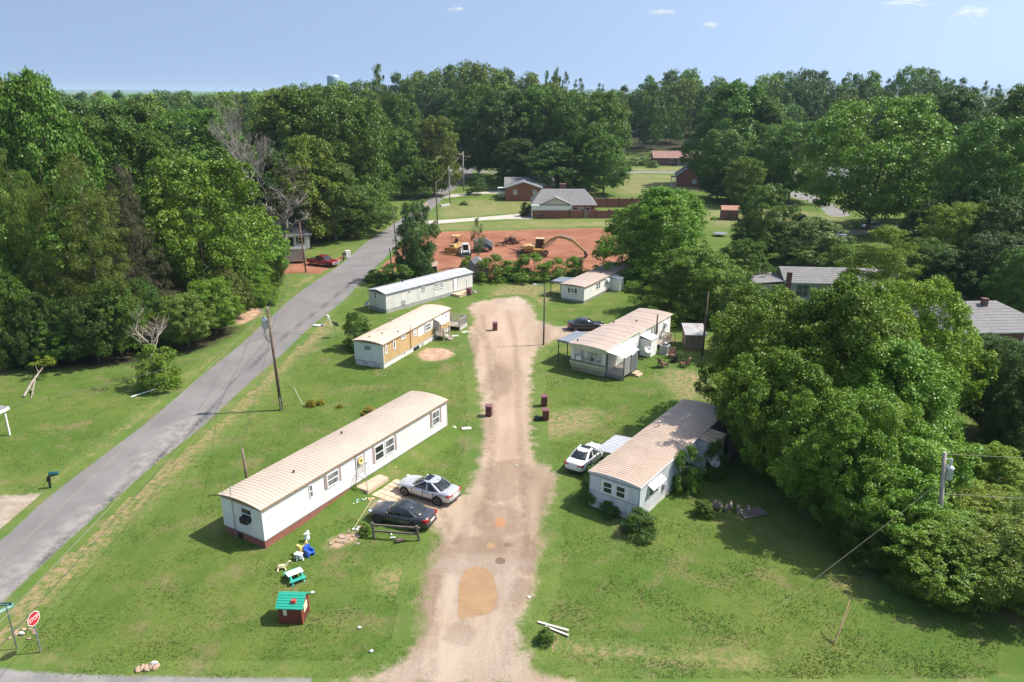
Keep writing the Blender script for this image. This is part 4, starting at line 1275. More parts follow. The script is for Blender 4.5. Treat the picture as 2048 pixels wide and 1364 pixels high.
def bow_roof(par, W, x0, x1, ze, rise, rm, tm, ribs=0.0, ov=0.12, thick=0.09, rib_h=0.02):
    top = bow_profile(W, ze, rise, ov, 12, thick)
    poly = [(-ov, ze), (W + ov, ze)] + top[::-1]
    n = len(poly)
    ms = [1, 1] + [0] * (n - 3) + [1]
    r = MB().prism(poly, x0, x1, 'x', 0, mside=ms, mcap=1).build('roof', [rm, tm], par)
    # eave edge trim a little proud of the roof edge
    MB().box(x0 - 0.02, x1 + 0.02, -ov - 0.03, -ov - 0.002, ze - 0.04, ze + thick - 0.01).box(x0 - 0.02, x1 + 0.02, W + ov + 0.002, W + ov + 0.03, ze - 0.04, ze + thick - 0.01).build('eave_trim', tm, r)
    if ribs:
        b = MB(); k = int((x1 - x0) / ribs)
        for j in range(1, k):
            xx = x0 + (x1 - x0) * j / k
            for (ya, za), (yb, zb) in zip(top[:-1], top[1:]):
                b.add([(xx - 0.022, ya, za), (xx + 0.022, ya, za), (xx + 0.022, yb, zb), (xx - 0.022, yb, zb),
                       (xx - 0.010, ya, za + rib_h), (xx + 0.010, ya, za + rib_h), (xx + 0.010, yb, zb + rib_h), (xx - 0.010, yb, zb + rib_h)],
                      [(4, 5, 6, 7), (0, 4, 7, 3), (5, 1, 2, 6)])
        o = b.build('roof_seam', rm, r); o['kind'] = 'stuff'
    return r


def battens(par, wall, a0, a1, z0, z1, step, mat, d=0.012, w=0.035, skip=()):
    o, e, n = wall; b = MB(); k = int((a1 - a0) / step)
    for j in range(1, k):
        q = a0 + (a1 - a0) * j / k
        if any(s0 < q < s1 for s0, s1 in skip): continue
        b.pbox(o, e, n, q - w / 2, q + w / 2, z0, z1, 0, d)
    q = b.build('siding_batten', mat, par); q['kind'] = 'stuff'
    return q


def vent(par, x, y, z, h=0.25, r=0.06, mat=None, name='vent_pipe'):
    return MB().lathe([(r * 1.8, 0), (r * 1.3, 0.04), (r, 0.05), (r, h), (r * 1.7, h), (r * 1.7, h + 0.05), (r * .3, h + 0.09)], (x, y, z), 10).build(name, mat or black, par)


def ac_unit(par, wall, a, z, w=0.62, h=0.42, mat=None):
    o, e, n = wall
    b = MB().pbox(o, e, n, a - w / 2, a + w / 2, z, z + h, 0.03, 0.42)
    for k in range(6):
        q = z + 0.05 + k * (h - 0.1) / 6
        b.pbox(o, e, n, a - w / 2 + 0.04, a + w / 2 - 0.04, q, q + 0.02, 0.42, 0.432)
    return b.build('window_air_conditioner', mat or trim_w, par)


def taper_skirt(par, L, W, z_near, z_far, zs, mat, inset=0.02, name='skirting'):
    b = MB()
    i = inset
    b.box(i, L - i, i, W - i, -0.05, zs)
    return b.build(name, mat, par)


def bow_z(W, y, ze, rise, ov=0.12, thick=0.09):
    k = (y - W / 2) / (W / 2 + ov)
    return ze + thick + rise * (1 - k * k)


# ------------------------------------------------------------------ home 1: long white home with ribbed tan roof
A = R(59.8)
h = thing('mobile_home', 'long white mobile home with ribbed tan roof on red brick skirting', 'mobile home', G(531.6, 1097.9), A, 'mobile homes along the dirt drive')
L, W, ZS, ZE, RI = 20.1, 3.72, 0.58, 2.82, 0.19
taper_skirt(h, L, W, 0, 0, ZS, brick)
MB().pbox(O0, Y1, -X1, 2.05, 2.5, 0.05, 0.42, -0.02, -0.005).build('crawl_vent', dark, h)
MB().box(0, L, 0, W, ZS, ZE).build('wall', W_white, h)
bow_roof(h, W, -0.16, L + 0.16, ZE, RI, roof_tan, trim_br, ribs=0.30)
battens(h, SIDE, 0, L, ZS + 0.04, ZE - 0.05, 0.41, W_white, 0.005, 0.02, skip=((3.9, 4.5), (5.3, 7.3), (8.5, 10.65), (10.3, 13.4), (17.6, 19.4)))
battens(h, FRONT, 0, W, ZS + 0.04, ZE - 0.05, 0.41, W_white, 0.005, 0.02, skip=((0.8, 2.0),))
for q in ((-0.02, 0.05, -0.02, 0.05), (L - 0.05, L + 0.02, -0.02, 0.05), (-0.02, 0.05, W - 0.05, W + 0.02)):
    MB().box(*q, ZS, ZE).build('corner_trim', trim_w, h)
MB().pbox(O0, X1, -Y1, 0.05, L - 0.05, ZS - 0.03, ZS + 0.03, 0, 0.018).pbox(O0, Y1, -X1, 0.05, W - 0.05, ZS - 0.03, ZS + 0.03, 0, 0.018).build('base_trim', trim_grey, h)
window(h, FRONT, 0.88, 1.90, 1.62, 2.56, gm=gl_dark)
ac_unit(h, FRONT, 1.35, 1.60, 0.62, 0.40, black)
window(h, SIDE, 4.03, 4.36, 1.60, 2.55, gm=gl_grey, fw=0.05)
window(h, SIDE, 5.72, 6.88, 1.55, 2.55, gm=gl_grey, shut=trim_mauve, sw=0.24)
window(h, SIDE, 10.74, 11.80, 1.27, 2.52, gm=gl_dark)
window(h, SIDE, 11.95, 13.05, 1.27, 2.52, gm=gl_grey)
sh = MB().pbox(*SIDE, 10.46, 10.72, 1.25, 2.54, 0, 0.035).pbox(*SIDE, 13.07, 13.33, 1.25, 2.54, 0, 0.035).build('shutter', trim_mauve, h)
window(h, SIDE, 18.00, 19.05, 1.27, 2.55, gm=gl_grey, shut=trim_mauve, sw=0.24)
d = door(h, SIDE, 8.72, 9.50, 0.80, 2.62, W_white, trim_grey, 0.12)
MB().pbox(*SIDE, 8.80, 9.42, 1.15, 2.5, 0.052, 0.06).build('storm_glass', gl_white, d)
y_w = MB()
for k in range(12):
    t = k * math.pi / 6
    y_w.blob((9.1 + 0.2 * math.cos(t), -0.12, 2.15 + 0.2 * math.sin(t)), (0.09, 0.06, 0.09), 0.3, 6)
y_w.build('wreath', plas_y, d)
sd = door(h, SIDE, 9.68, 10.44, 0.70, 2.62, trim_w, None, 0.1, False, 'storm_door')
MB().pbox(*SIDE, 9.9, 10.05, 0.9, 1.9, 0.04, 0.055).build('crack_panel', M('pale_grey', (0.55, 0.56, 0.57), 0.5, .05), sd)
for yy, xx in ((1.45, 4.2), (2.9, 10.5)):
    vent(h, xx, yy, bow_z(W, yy, ZE, RI) - 0.03, 0.14, 0.05)
MB().tube([(-0.07, 2.62, 0.0), (-0.07, 2.62, 3.75)], 0.028, 8).tube([(-0.07, 2.62, 3.75), (-0.12, 2.62, 3.85)], 0.05, 8).build('service_mast', steel, h)
HOME1 = h


def loc_to_world(o, p):
    m = Matrix.Translation(o.location) @ Matrix.Rotation(o.rotation_euler[2], 4, 'Z')
    return m @ Vector(p)


# steps, slab, railing and pavers at its door
st = thing('door_step', 'concrete stoop with a bent pipe railing at the yellow wreath door', 'steps', loc_to_world(h, (8.35, -0.02, 0)), A)
MB().box(0, 2.35, -1.25, -0.03, -0.02, 0.42).build('slab', M('stoop_tan', (0.46, 0.35, 0.25), 0.85, 0.12, 1.5), st, bevel=0.02)
MB().tube([(0.06, -0.08, 0.42), (0.06, -0.08, 1.35), (0.06, -1.18, 1.30), (0.06, -1.18, 0.42)], 0.028, 8).tube([(0.06, -0.08, 0.85), (0.06, -1.18, 0.80)], 0.014, 6).build('railing', M('rail_grey', (0.20, 0.19, 0.185), 0.5, .1), st)
pv = thing('paver_patio', 'small patio of tan pavers set in grass beside the stoop', 'patio', loc_to_world(h, (8.45, -1.42, 0)), A)
pm = M('tan_paver', (0.54, 0.41, 0.28), 0.85, 0.14, 1.2)
pmesh = MB().box(-0.25, 0.25, -0.22, 0.22, -0.02, 0.055).mesh('paver', pm)
for i in range(5):
    for j in range(4):
        q = obj('paver', pmesh, pv, (0.32 + i * 0.56 + rnd.uniform(-.02, .02), -0.28 - j * 0.50 + rnd.uniform(-.02, .02), rnd.uniform(0, .015)))
        q.rotation_euler = (0, 0, rnd.uniform(-.05, .05))

bk_ = MB()
nb_ = 24
vs = []
for k in range(nb_ + 1):
    u = 2.0 + (L + .3 - 2.0) * k / nb_
    hh = .52 * float(sm((u - 2.0) / 8.5)) + .02 * math.sin(k * 1.7)
    for d_, f_ in ((-.03, 1.0), (.5, .80), (1.1, .35), (1.9, -.04)):
        vs.append((u, -d_ - .002, hh * f_ - .012 * (k % 2) - .01))
bk_.add(vs, [(k * 4 + j, (k + 1) * 4 + j, (k + 1) * 4 + j + 1, k * 4 + j + 1) for k in range(nb_) for j in range(3)])
bo = bk_.build('grass_bank', bpy.data.materials['lawn'], None, True); bo['kind'] = 'structure'
bo.location = h.location; bo.rotation_euler = h.rotation_euler

# ------------------------------------------------------------------ home 2: tan and white
A2 = R(66.3)
h2 = thing('mobile_home', 'tan and white mobile home with smooth pale tan roof', 'mobile home', G(768.3, 737.5), A2, 'mobile homes along the dirt drive')
L, W, ZS, ZE, RI = 14.65, 3.58, 0.56, 2.64, 0.22
taper_skirt(h2, L, W, 0, 0, ZS, skirt_w)
MB().box(0, L, 0, W, ZS, ZE).build('wall', M('pale_blue_white', (0.66, 0.685, 0.67), 0.5, 0.05, .7, dirt=(0.42, 0.44, 0.42), dirt_amt=.3, streak=True), h2)
MB().pbox(*SIDE, 0.06, L - 0.06, ZS, ZE, 0, 0.012).build('tan_siding', W_tan, h2)
battens(h2, SIDE, 0.06, L - 0.06, ZS + 0.03, ZE, 0.30, W_tan, 0.020, 0.03, skip=((0.2, 0.8), (1.8, 2.5), (3.3, 4.6), (5.9, 6.9), (7.0, 10.6), (10.7, 11.9), (12, 14.6)))
MB().pbox(*SIDE, 7.12, 10.5, 1.40, ZE, 0.012, 0.024).pbox(*SIDE, 12.1, 14.45, 1.22, ZE, 0.012, 0.024).build('white_panel', trim_w, h2)
MB().pbox(*FRONT, 0.05, W - 0.05, ZS - 0.03, ZS + 0.03, 0, 0.03).pbox(*SIDE, 0.05, L - 0.05, ZS - 0.03, ZS + 0.02, 0.012, 0.03).build('base_trim', trim_grey, h2)
MB().box(-0.02, 0.05, -0.03, 0.05, ZS, ZE).box(-0.02, 0.05, W - 0.05, W + 0.02, ZS, ZE).build('corner_trim', trim_w, h2)
bow_roof(h2, W, -0.20, L + 0.25, ZE, RI, roof_tan2, trim_br, ribs=0)
window(h2, FRONT, 1.40, 2.40, 1.75, 2.38, bars='tri', gm=gl_dark)
S2 = (Vector((0, -0.012, 0)), X1, -Y1)
window(h2, S2, 0.30, 0.68, 1.52, 2.48, gm=gl_dark, bars='none', fw=0.11)
window(h2, S2, 1.88, 2.34, 1.54, 2.50, gm=gl_dark, bars='none', fw=0.12)
window(h2, S2, 3.47, 4.45, 2.12, 2.52, gm=gl_white, bars='vert')
window(h2, S2, 6.02, 6.76, 1.72, 2.46, gm=gl_white)
S2b = (Vector((0, -0.024, 0)), X1, -Y1)
window(h2, S2b, 8.72, 9.80, 1.52, 2.40, gm=gl_grey, shut=trim_grey, sw=0.26)
window(h2, S2b, 13.05, 13.90, 1.60, 2.30, gm=gl_grey, bars='tri')
door(h2, S2, 10.85, 11.75, 0.62, 2.42, M('grey_door', (0.33, 0.325, 0.33), .5, .08), trim_w)
MB().prism([(-0.95, 2.20), (-0.95, 2.23), (-0.02, 2.56), (-0.02, 2.52)], 10.6, 12.35, 'x').beam((10.65, -0.93, 2.2), (10.65, -0.03, 2.05), 0.03).build('door_canopy', trim_w, h2)
MB().tube([(5.35, -0.09, 0.5), (5.35, -0.09, 3.35)], 0.035, 8).build('service_mast', M('mast_brown', (0.16, 0.10, .07), .6, .1), h2)
for xx, yy in ((0.9, 2.2), (2.4, 1.6), (3.9, .55), (6.8, 3.3)):
    vent(h2, xx, yy, bow_z(W, yy, ZE, RI) - 0.03, 0.12 if yy < 3 else .4, 0.06, M('vent_tan', (.30, .2, .15), .6, .1))
MB().pbox(*SIDE, 6.0, 7.2, 0.02, 0.4, 0.0, 0.02).build('skirting_gap', dark, h2)


def railing_mb(b, p0, p1, h=0.95, posts=2, bal=0.13, th=0.035):
    p0, p1 = Vector(p0), Vector(p1)
    b.beam(p0 + Z1 * h, p1 + Z1 * h, 0.07, 0.045).beam(p0 + Z1 * 0.12, p1 + Z1 * 0.12, 0.05, 0.04)
    n = max(1, int((p1 - p0).length / bal))
    for k in range(1, n):
        q = p0.lerp(p1, k / n)
        b.beam(q + Z1 * 0.12, q + Z1 * h, th * 0.8)
    return b


pw = thing('porch_deck', 'small wooden porch with railing at the tan home door', 'porch', loc_to_world(h2, (10.7, -0.04, 0)), A2)
dk = MB()
for k in range(9): dk.box(k * 0.155, k * 0.155 + 0.145, -1.25, 0, 0.50, 0.54)
dk.build('deck_board', wood_grey, pw)
b = MB()
for q in ((0.05, -1.2), (1.35, -1.2), (0.05, -0.1), (1.35, -0.1)): b.box(q[0] - .05, q[0] + .05, q[1] - .05, q[1] + .05, -0.05, 1.5)
b.build('post', wood_grey, pw)
railing_mb(railing_mb(MB(), (0.05, -1.2, 0.5), (0.05, -0.1, 0.5)), (1.35, -1.2, 0.5), (1.35, -0.1, 0.5), bal=0.3).build('railing', wood_grey, pw)
MB().box(0.3, 1.1, -1.6, -1.26, 0, 0.34).box(0.3, 1.1, -1.95, -1.61, 0, 0.17).build('step', wood_grey, pw)
pw = thing('porch_deck', 'grey railed deck at the far end of the tan home', 'porch', loc_to_world(h2, (14.85, 0.1, 0)), A2)
dk = MB()
for k in range(15): dk.box(0, 2.1, -1.3 + k * 0.155, -1.3 + k * 0.155 + 0.145, 0.44, 0.48)
dk.build('deck_board', wood_grey, pw)
b = MB()
for q in ((0.05, -1.25), (2.05, -1.25), (2.05, 0.95), (0.05, .95)): b.box(q[0] - .05, q[0] + .05, q[1] - .05, q[1] + .05, -0.05, 1.45)
b.build('post', wood_grey, pw)
railing_mb(railing_mb(railing_mb(MB(), (0.05, -1.25, 0.45), (2.05, -1.25, 0.45)), (2.05, -1.25, 0.45), (2.05, 0.95, 0.45)), (0.05, .95, .45), (2.05, .95, .45)).build('railing', M('rail_wood_grey', (.33, .33, .34), .7, .1), pw)
MB().box(0, 2.1, -1.3, -1.27, -.02, 0.44).build('fascia', conc, pw)

# ------------------------------------------------------------------ home 3: grey coated roof
A3 = R(49.2)
h3 = thing('mobile_home', 'weathered white mobile home with grey roof and bright ridge strip', 'mobile home', G(773.3, 627), A3, 'mobile homes along the dirt drive')
L, W, ZS, ZE = 16.3, 3.5, 0.5, 2.55
taper_skirt(h3, L, W, 0, 0, ZS, block)
MB().box(0, L, 0, W, ZS, ZE).build('wall', W_worn, h3)
battens(h3, SIDE, 0, L, ZS + 0.03, ZE - 0.02, 0.40, W_worn, 0.012, 0.03, skip=((2.6, 3.4), (3.8, 4.4), (6.1, 7.1), (8.6, 10.6), (12.2, 13.3)))
battens(h3, FRONT, 0, W, ZS + 0.03, ZE - 0.02, 0.40, W_worn, 0.012, 0.03, skip=((1.6, 2.5),))
poly = [(-0.15, ZE), (W + 0.15, ZE), (W + 0.15, ZE + 0.10), (W / 2 + 0.25, ZE + 0.42), (W / 2 - 0.25, ZE + 0.42), (-0.15, ZE + 0.10)]
rf = MB().prism(poly, -0.15, L + 0.2, 'x', 0, mside=[1, 1, 0, 0, 0, 1], mcap=1).build('roof', [roof_grey, M('dark_grey_trim', (.13, .14, .15), .6, .1)], h3)
MB().box(-0.16, L + 0.21, W / 2 - 0.27, W / 2 + 0.10, ZE + 0.424, ZE + 0.445).build('ridge_flashing', roof_flash, rf)
b = MB()
for k in range(1, 14):
    q = -0.15 + 16.6 * k / 14
    b.add([(q - .02, -.15, ZE + .104), (q + .02, -.15, ZE + .104), (q + .02, W / 2 - .27, ZE + .418), (q - .02, W / 2 - .27, ZE + .418), (q - .02, -.15, ZE + .124), (q + .02, -.15, ZE + .124), (q + .02, W / 2 - .27, ZE + .436), (q - .02, W / 2 - .27, ZE + .436)], [(4, 5, 6, 7), (0, 4, 7, 3), (5, 1, 2, 6), (0, 1, 5, 4)])
o = b.build('roof_seam', roof_grey, rf); o['kind'] = 'stuff'
window(h3, FRONT, 1.75, 2.38, 1.68, 2.42, gm=gl_dark)
window(h3, SIDE, 3.90, 4.26, 2.06, 2.36, gm=gl_dark, bars='none', fw=.05)
window(h3, SIDE, 6.27, 6.92, 1.66, 2.36, gm=gl_dark, bars='grid')
window(h3, SIDE, 8.74, 10.40, 1.54, 2.34, gm=gl_white, bars='multi')
door(h3, SIDE, 12.36, 13.15, 0.55, 2.42, trim_w, M('door_brown', (.25, .2, .17), .6, .1), 0.12)
MB().pbox(*SIDE, 2.68, 3.28, 0.58, 1.2, 0, 0.05).build('heater_vent', tin, h3)
MB().pbox(*SIDE, 15.0, 15.03, .7, 1.9, 0.012, 0.05).build('drain_pipe', tin, h3)
vent(h3, 5.2, 2.6, ZE + 0.3, 0.3, 0.10)
pf = thing('porch_deck', 'low plank deck at the weathered white home door', 'porch', loc_to_world(h3, (11.9, -0.05, 0)), A3)
b = MB()
for k in range(10): b.box(0, 2.6, -1.6 + .16 * k, -1.6 + .16 * k + .15, 0.30, 0.34)
b.box(0.02, 2.58, -1.58, -.02, -0.02, 0.30).build('deck_board', wood_tan, pf)

# ------------------------------------------------------------------ home 4: white home with black shutters by the clay lot
A4 = R(58.5)
h4 = thing('mobile_home', 'white mobile home with black shutters and pinkish roof under the bright tree', 'mobile home', G(1167.7, 607), A4, 'mobile homes along the dirt drive')
L, W, ZS, ZE, RI = 16.2, 3.55, 0.30, 2.24, 0.13
taper_skirt(h4, L, W, 0, 0, ZS, block, 0.06)
MB().box(0, L, 0, W, ZS, ZE).build('wall', W_white, h4)
battens(h4, SIDE, 0, L, ZS + .03, ZE, .4, W_white, .01, .03, skip=((3.5, 5.3), (6.6, 8.3)))
battens(h4, FRONT, 0, W, ZS + .03, ZE, .4, W_white, .01, .03, skip=((1.0, 2.6),))
bow_roof(h4, W, -0.15, L + 0.15, ZE, RI, roof_pink, trim_br)
MB().pbox(*SIDE, .05, L - .05, ZS - .03, ZS + .03, 0, .02).pbox(*FRONT, .05, W - .05, ZS - .03, ZS + .03, 0, .02).build('base_trim', trim_br, h4)
window(h4, FRONT, 1.40, 2.20, 1.28, 1.92, gm=gl_grey, shut=black, sw=.24)
window(h4, SIDE, 3.75, 4.40, 1.10, 2.05, gm=gl_dark)
window(h4, SIDE, 4.45, 5.10, 1.10, 2.05, gm=gl_dark)
window(h4, SIDE, 7.0, 8.0, 1.15, 1.95, gm=gl_dark)
ac_unit(h4, SIDE, 7.2, 1.6, .6, .4)
MB().box(8.6, 10.0, -1.5, -0.02, 0.0, 1.75).prism([(-1.55, 1.76), (-0.03, 1.95), (-0.03, 2.0), (-1.6, 1.80)], 8.5, 10.1, 'x').build('closet', trim_w, h4)
vent(h4, 8.3, 1.4, bow_z(W, 1.4, ZE, RI) - .03, .2, .07)

# ------------------------------------------------------------------ home 5: bay fronted home with lattice porch
A5 = R(55.5)
h5 = thing('mobile_home', 'cream fronted mobile home with pinkish roof, bay window and lattice porch beside it', 'mobile home', G(1209.6, 754.7), A5, 'mobile homes along the dirt drive')
L, W, ZS, ZE, RI = 16.35, 4.02, 0.52, 2.92, 0.13
taper_skirt(h5, L, W, 0, 0, ZS, block_y, 0.10)
MB().box(0, L, 0, W, ZS, ZE - 0.22).box(0, 7.7, 0.0, W, ZE - 0.218, ZE).build('wall', trim_w, h5)
battens(h5, SIDE, 0, L, ZS + .03, ZE - .24, .42, trim_w, .01, .03, skip=((3.3, 6.5), (7.9, 9.9)))
bow_roof(h5, W, -0.34, 7.75, ZE, RI, roof_pink, W_cream)
bow_roof(h5, W, 7.755, L + 0.2, ZE - 0.22, RI, roof_pink, W_cream)
b = MB()
for k in range(1, 13):
    x = -0.34 + 16.6 * k / 13
    zz = ZE if x < 7.7 else ZE - 0.22
    tp = bow_profile(W, zz, RI)
    for (ya, za), (yb, zb) in zip(tp[:-1], tp[1:]):
        b.add([(x - .03, ya, za + .004), (x + .03, ya, za + .004), (x + .03, yb, zb + .004), (x - .03, yb, zb + .004), (x - .02, ya, za + .018), (x + .02, ya, za + .018), (x + .02, yb, zb + .018), (x - .02, yb, zb + .018)], [(4, 5, 6, 7), (0, 4, 7, 3), (5, 1, 2, 6)])
o = b.build('roof_seam', roof_pink, h5); o['kind'] = 'stuff'
MB().prism([(-0.02, 0.42), (-0.02, 1.30), (-0.36, 1.18), (-0.38, 1.05)], 0.04, W - 0.04, 'y').build('lower_bay_panel', W_cream, h5)
MB().prism([(-0.02, 2.46), (-0.02, ZE - .005), (-0.33, ZE - .005), (-0.30, 2.55)], 0.04, W - 0.04, 'y').build('upper_bay_panel', W_cream, h5)
MB().box(-0.40, -0.02, 0.02, W - 0.02, 1.20, 1.26).build('bay_trim', trim_br, h5)
FB = (Vector((-0.02, 0, 0)), Y1, -X1)
window(h5, FB, 0.42, W - 0.42, 1.36, 2.46, gm=gl_white, bars='multi', fm=W_cream)
window(h5, FB, 1.25, 1.75, 1.42, 1.92, gm=gl_dark, bars='none', fw=.03)
ac_unit(h5, FB, 2.9, 1.40, .55, .40)
MB().tube([(-0.06, 0.08, 2.7), (-0.06, 0.08, 0.3)], 0.05, 8).build('downspout', trim_w, h5)
window(h5, SIDE, 3.95, 5.6, 1.62, 2.48, gm=gl_dark, bars='multi')
MB().prism([(-0.65, 2.42), (-0.02, 2.60), (-0.02, 2.56), (-0.66, 2.38)], 3.7, 5.8, 'x').build('window_awning', trim_w, h5)
MB().box(8.05, 9.65, -1.35, -0.02, 0.05, 1.98).prism([(-1.45, 2.0), (-1.45, 2.05), (-0.03, 2.38), (-0.03, 2.33)], 7.95, 9.75, 'x').build('closet', trim_w, h5)
for q in (10.9, 11.6, 12.4):
    window(h5, SIDE, q, q + .32, 1.3, 2.5, gm=gl_dark, bars='none', fw=.04)
window(h5, SIDE, 14.3, 15.2, 1.5, 2.3, gm=gl_dark)
ac_unit(h5, SIDE, 14.7, 1.75, .6, .42)
for xx, yy, zz in ((0.6, 3.6, ZE), (9.2, 3.85, ZE - .22), (10.8, 1.8, ZE - .22)):
    vent(h5, xx, yy, bow_z(W, yy, zz, RI) - .03, .16, .06)

# lattice porch on its sunny side
lp = thing('lattice_porch', 'lattice sided porch with white sheet roof on the cream fronted home', 'porch', loc_to_world(h5, (0.15, -0.03, 0)), A5)
PW, PL = 1.95, 3.1
MB().prism([(-PW - .15, 2.46), (-PW - .15, 2.50), (0.0, 2.76), (0.0, 2.72)], -0.1, PL + .1, 'x').build('roof', M('white_sheet', (.70, .715, .73), .45, .06, .8), lp)
b = MB()
for q in ((0.05, -PW), (1.6, -PW), (PL - .05, -PW), (0.05, -.06)): b.box(q[0] - .05, q[0] + .05, q[1] - .05, q[1] + .05, 0, 2.45)
b.box(0, PL, -PW - .03, -PW + .03, 2.36, 2.45).build('post', wood_dark, lp)
b = MB()
for k in range(11): b.box(0, PL, -PW + .18 * k, -PW + .18 * k + .17, 0.40, 0.44)
b.build('deck_board', wood_grey, lp)


def lattice(b, o, e, n, a0, a1, z0, z1, step=0.13, w=0.045):
    o, e, n = Vector(o), Vector(e), Vector(n)
    W_, H_ = a1 - a0, z1 - z0
    for sgn, d in ((1, 0.0), (-1, 0.014)):
        c = -H_
        while c < W_:
            s0, s1 = max(c, 0), min(c + H_, W_)
            if s1 - s0 > .02:
                za, zb = s0 - c, s1 - c
                if sgn < 0: za, zb = H_ - za, H_ - zb
                b.beam(o + e * (a0 + s0) + Z1 * (z0 + za) + n * d, o + e * (a0 + s1) + Z1 * (z0 + zb) + n * d, w, 0.010)
            c += step
    return b


lt = MB()
lattice(lt, (0, 0, 0), -Y1, -X1, 0.05, PW, 0.10, 1.10)
lattice(lt, (0, -PW, 0), X1, -Y1, 0.05, 1.45, 0.42, 2.3)
lattice(lt, (0, 0, 0), -Y1, -X1, 1.2, PW, 1.12, 2.3)
o = lt.build('lattice_strip', M('lattice_white', (.62, .60, .585), .6, .08), lp); o['kind'] = 'stuff'
MB().pbox((0.05, -PW + .03, 0), X1, -Y1, 0.05, 1.4, .42, 1.3, -.02, -.01).build('back_sheet', M('sheet_pinkgrey', (.45, .40, .38), .7, .1), lp)
gt = MB(); lattice(gt, (0, -PW - .04, 0), X1, -Y1, 1.75, 2.95, .42, 2.2)
gt.beam((1.7, -PW - .04, .42), (1.7, -PW - .04, 2.2), .05).beam((3.0, -PW - .04, .42), (3.0, -PW - .04, 2.2), .05).build('gate', trim_grey, lp)
MB().box(1.8, 2.9, -PW - .5, -PW - .08, 0, .30).box(1.8, 2.9, -PW - .85, -PW - .52, 0, .15).build('step', wood_tan, lp)
MB().tube([(3.05, -PW - .05, 0.2), (3.05, -PW - .05, 1.2), (3.05, -PW - 1.0, .85), (3.05, -PW - 1.0, 0)], .025, 6).build('handrail', M('rail_green', (.06, .12, .09), .5, .1), lp)

dk5 = thing('porch_deck', 'grey wooden deck with sloped handrail on the sunny wall of the cream fronted home', 'porch', loc_to_world(h5, (11.3, -0.04, 0)), A5)
b = MB()
for k in range(9): b.box(0, 2.2, -1.4 + .155 * k, -1.4 + .155 * k + .145, .50, .54)
b.build('deck_board', wood_grey, dk5)
railing_mb(railing_mb(MB(), (0.05, -1.35, .5), (2.15, -1.35, .5), .95), (2.15, -1.35, .5), (2.15, -.1, .5), .95).build('railing', wood_grey, dk5)
MB().beam((2.2, -1.3, 1.5), (3.6, -1.3, .7), .07).beam((3.6, -1.3, 0), (3.6, -1.3, .72), .08).beam((2.2, -.3, 1.5), (3.6, -.3, .7), .07).beam((3.6, -.3, 0), (3.6, -.3, .72), .08).build('handrail', wood_grey, dk5)
b = MB()
for q in ((.05, -1.35), (2.15, -1.35), (2.15, -.1), (1.1, -1.35)): b.box(q[0] - .05, q[0] + .05, q[1] - .05, q[1] + .05, -.02, 1.5)
b.build('post', wood_grey, dk5)
MB().box(2.25, 2.55, -1.3, -.3, 0, .36).box(2.57, 2.9, -1.3, -.3, 0, .2).build('step', wood_grey, dk5)

ac = thing('heat_pump', 'grey boxy heat pump on a pad beside the cream fronted home', 'air conditioner', loc_to_world(h5, (9.9, -2.0, 0)), A5)
MB().box(-.1, 1.0, -.55, .55, 0, .06).build('pad', conc, ac)
MB().box(0, .9, -.45, .45, .06, 1.0).build('cabinet', M('unit_grey', (.30, .31, .30), .6, .08), ac, bevel=.03)
MB().lathe([(.36, 0), (.36, .03), (.30, .03), (.30, .015)], (.45, 0, 1.0), 16).build('fan_grille', black, ac)
b = MB()
for k in range(8): b.box(.06, .84, -.462, -.45, .18 + .09 * k, .21 + .09 * k)
b.build('louvre', M('unit_dark', (.15, .155, .15), .6, .08), ac)['kind'] = 'stuff'
tk = thing('gas_tank', 'small white upright gas cylinder beside the heat pump', 'gas cylinder', loc_to_world(h5, (10.95, -1.75, 0)), A5)
MB().lathe([(.18, 0), (.19, .05), (.19, .95), (.14, 1.1), (.05, 1.16)], (0, 0, 0), 14).build('cylinder', trim_w, tk, smooth=True)
MB().lathe([(.09, 1.14), (.09, 1.28)], (0, 0, 0), 10).build('valve_collar', steel, tk)


def carport(name, label, o, ang, L, D, h0, h1, mat, posts):
    c = thing(name, label, 'carport', o, ang)
    MB().prism([(0, h0), (D, h1), (D, h1 + .05), (0, h0 + .05)], 0, L, 'x').build('roof', mat, c)
    b = MB(); k = int(L / .25)
    for j in range(k + 1):
        x = L * j / k
        b.add([(x - .02, 0, h0 + .052), (x + .02, 0, h0 + .052), (x + .02, D, h1 + .052), (x - .02, D, h1 + .052), (x - .008, 0, h0 + .08), (x + .008, 0, h0 + .08), (x + .008, D, h1 + .08), (x - .008, D, h1 + .08)], [(4, 5, 6, 7), (0, 4, 7, 3), (5, 1, 2, 6), (0, 1, 5, 4)])
    s = b.build('roof_rib', mat, c); s['kind'] = 'stuff'
    MB().box(-.03, -.002, 0, D, min(h0, h1) - .1, max(h0, h1) + .04).box(0, L, D + .002, D + .03, h1 - .1, h1 + .04).build('fascia', M('carport_trim', (.22, .22, .22), .5, .1), c)
    for q in posts:
        MB().box(q[0] - .04, q[0] + .04, q[1] - .04, q[1] + .04, 0, h0 + (h1 - h0) * q[1] / D).build('post', M('post_dark', (.06, .055, .05), .6, .1), c)
    return c


carport('carport', 'grey metal carport against the shaded wall of the cream fronted home', loc_to_world(h5, (1.1, 4.05, 0)), A5, 3.9, 2.3, 2.55, 2.45, tin, ((.1, 2.2), (2.0, 2.2), (3.8, 2.2)))
carport('carport', 'grey metal carport behind the white home with black shutters', loc_to_world(h4, (1.2, 3.58, 0)), A4, 3.2, 2.4, 2.2, 2.05, tin, ((.1, 2.3), (3.1, 2.3)))

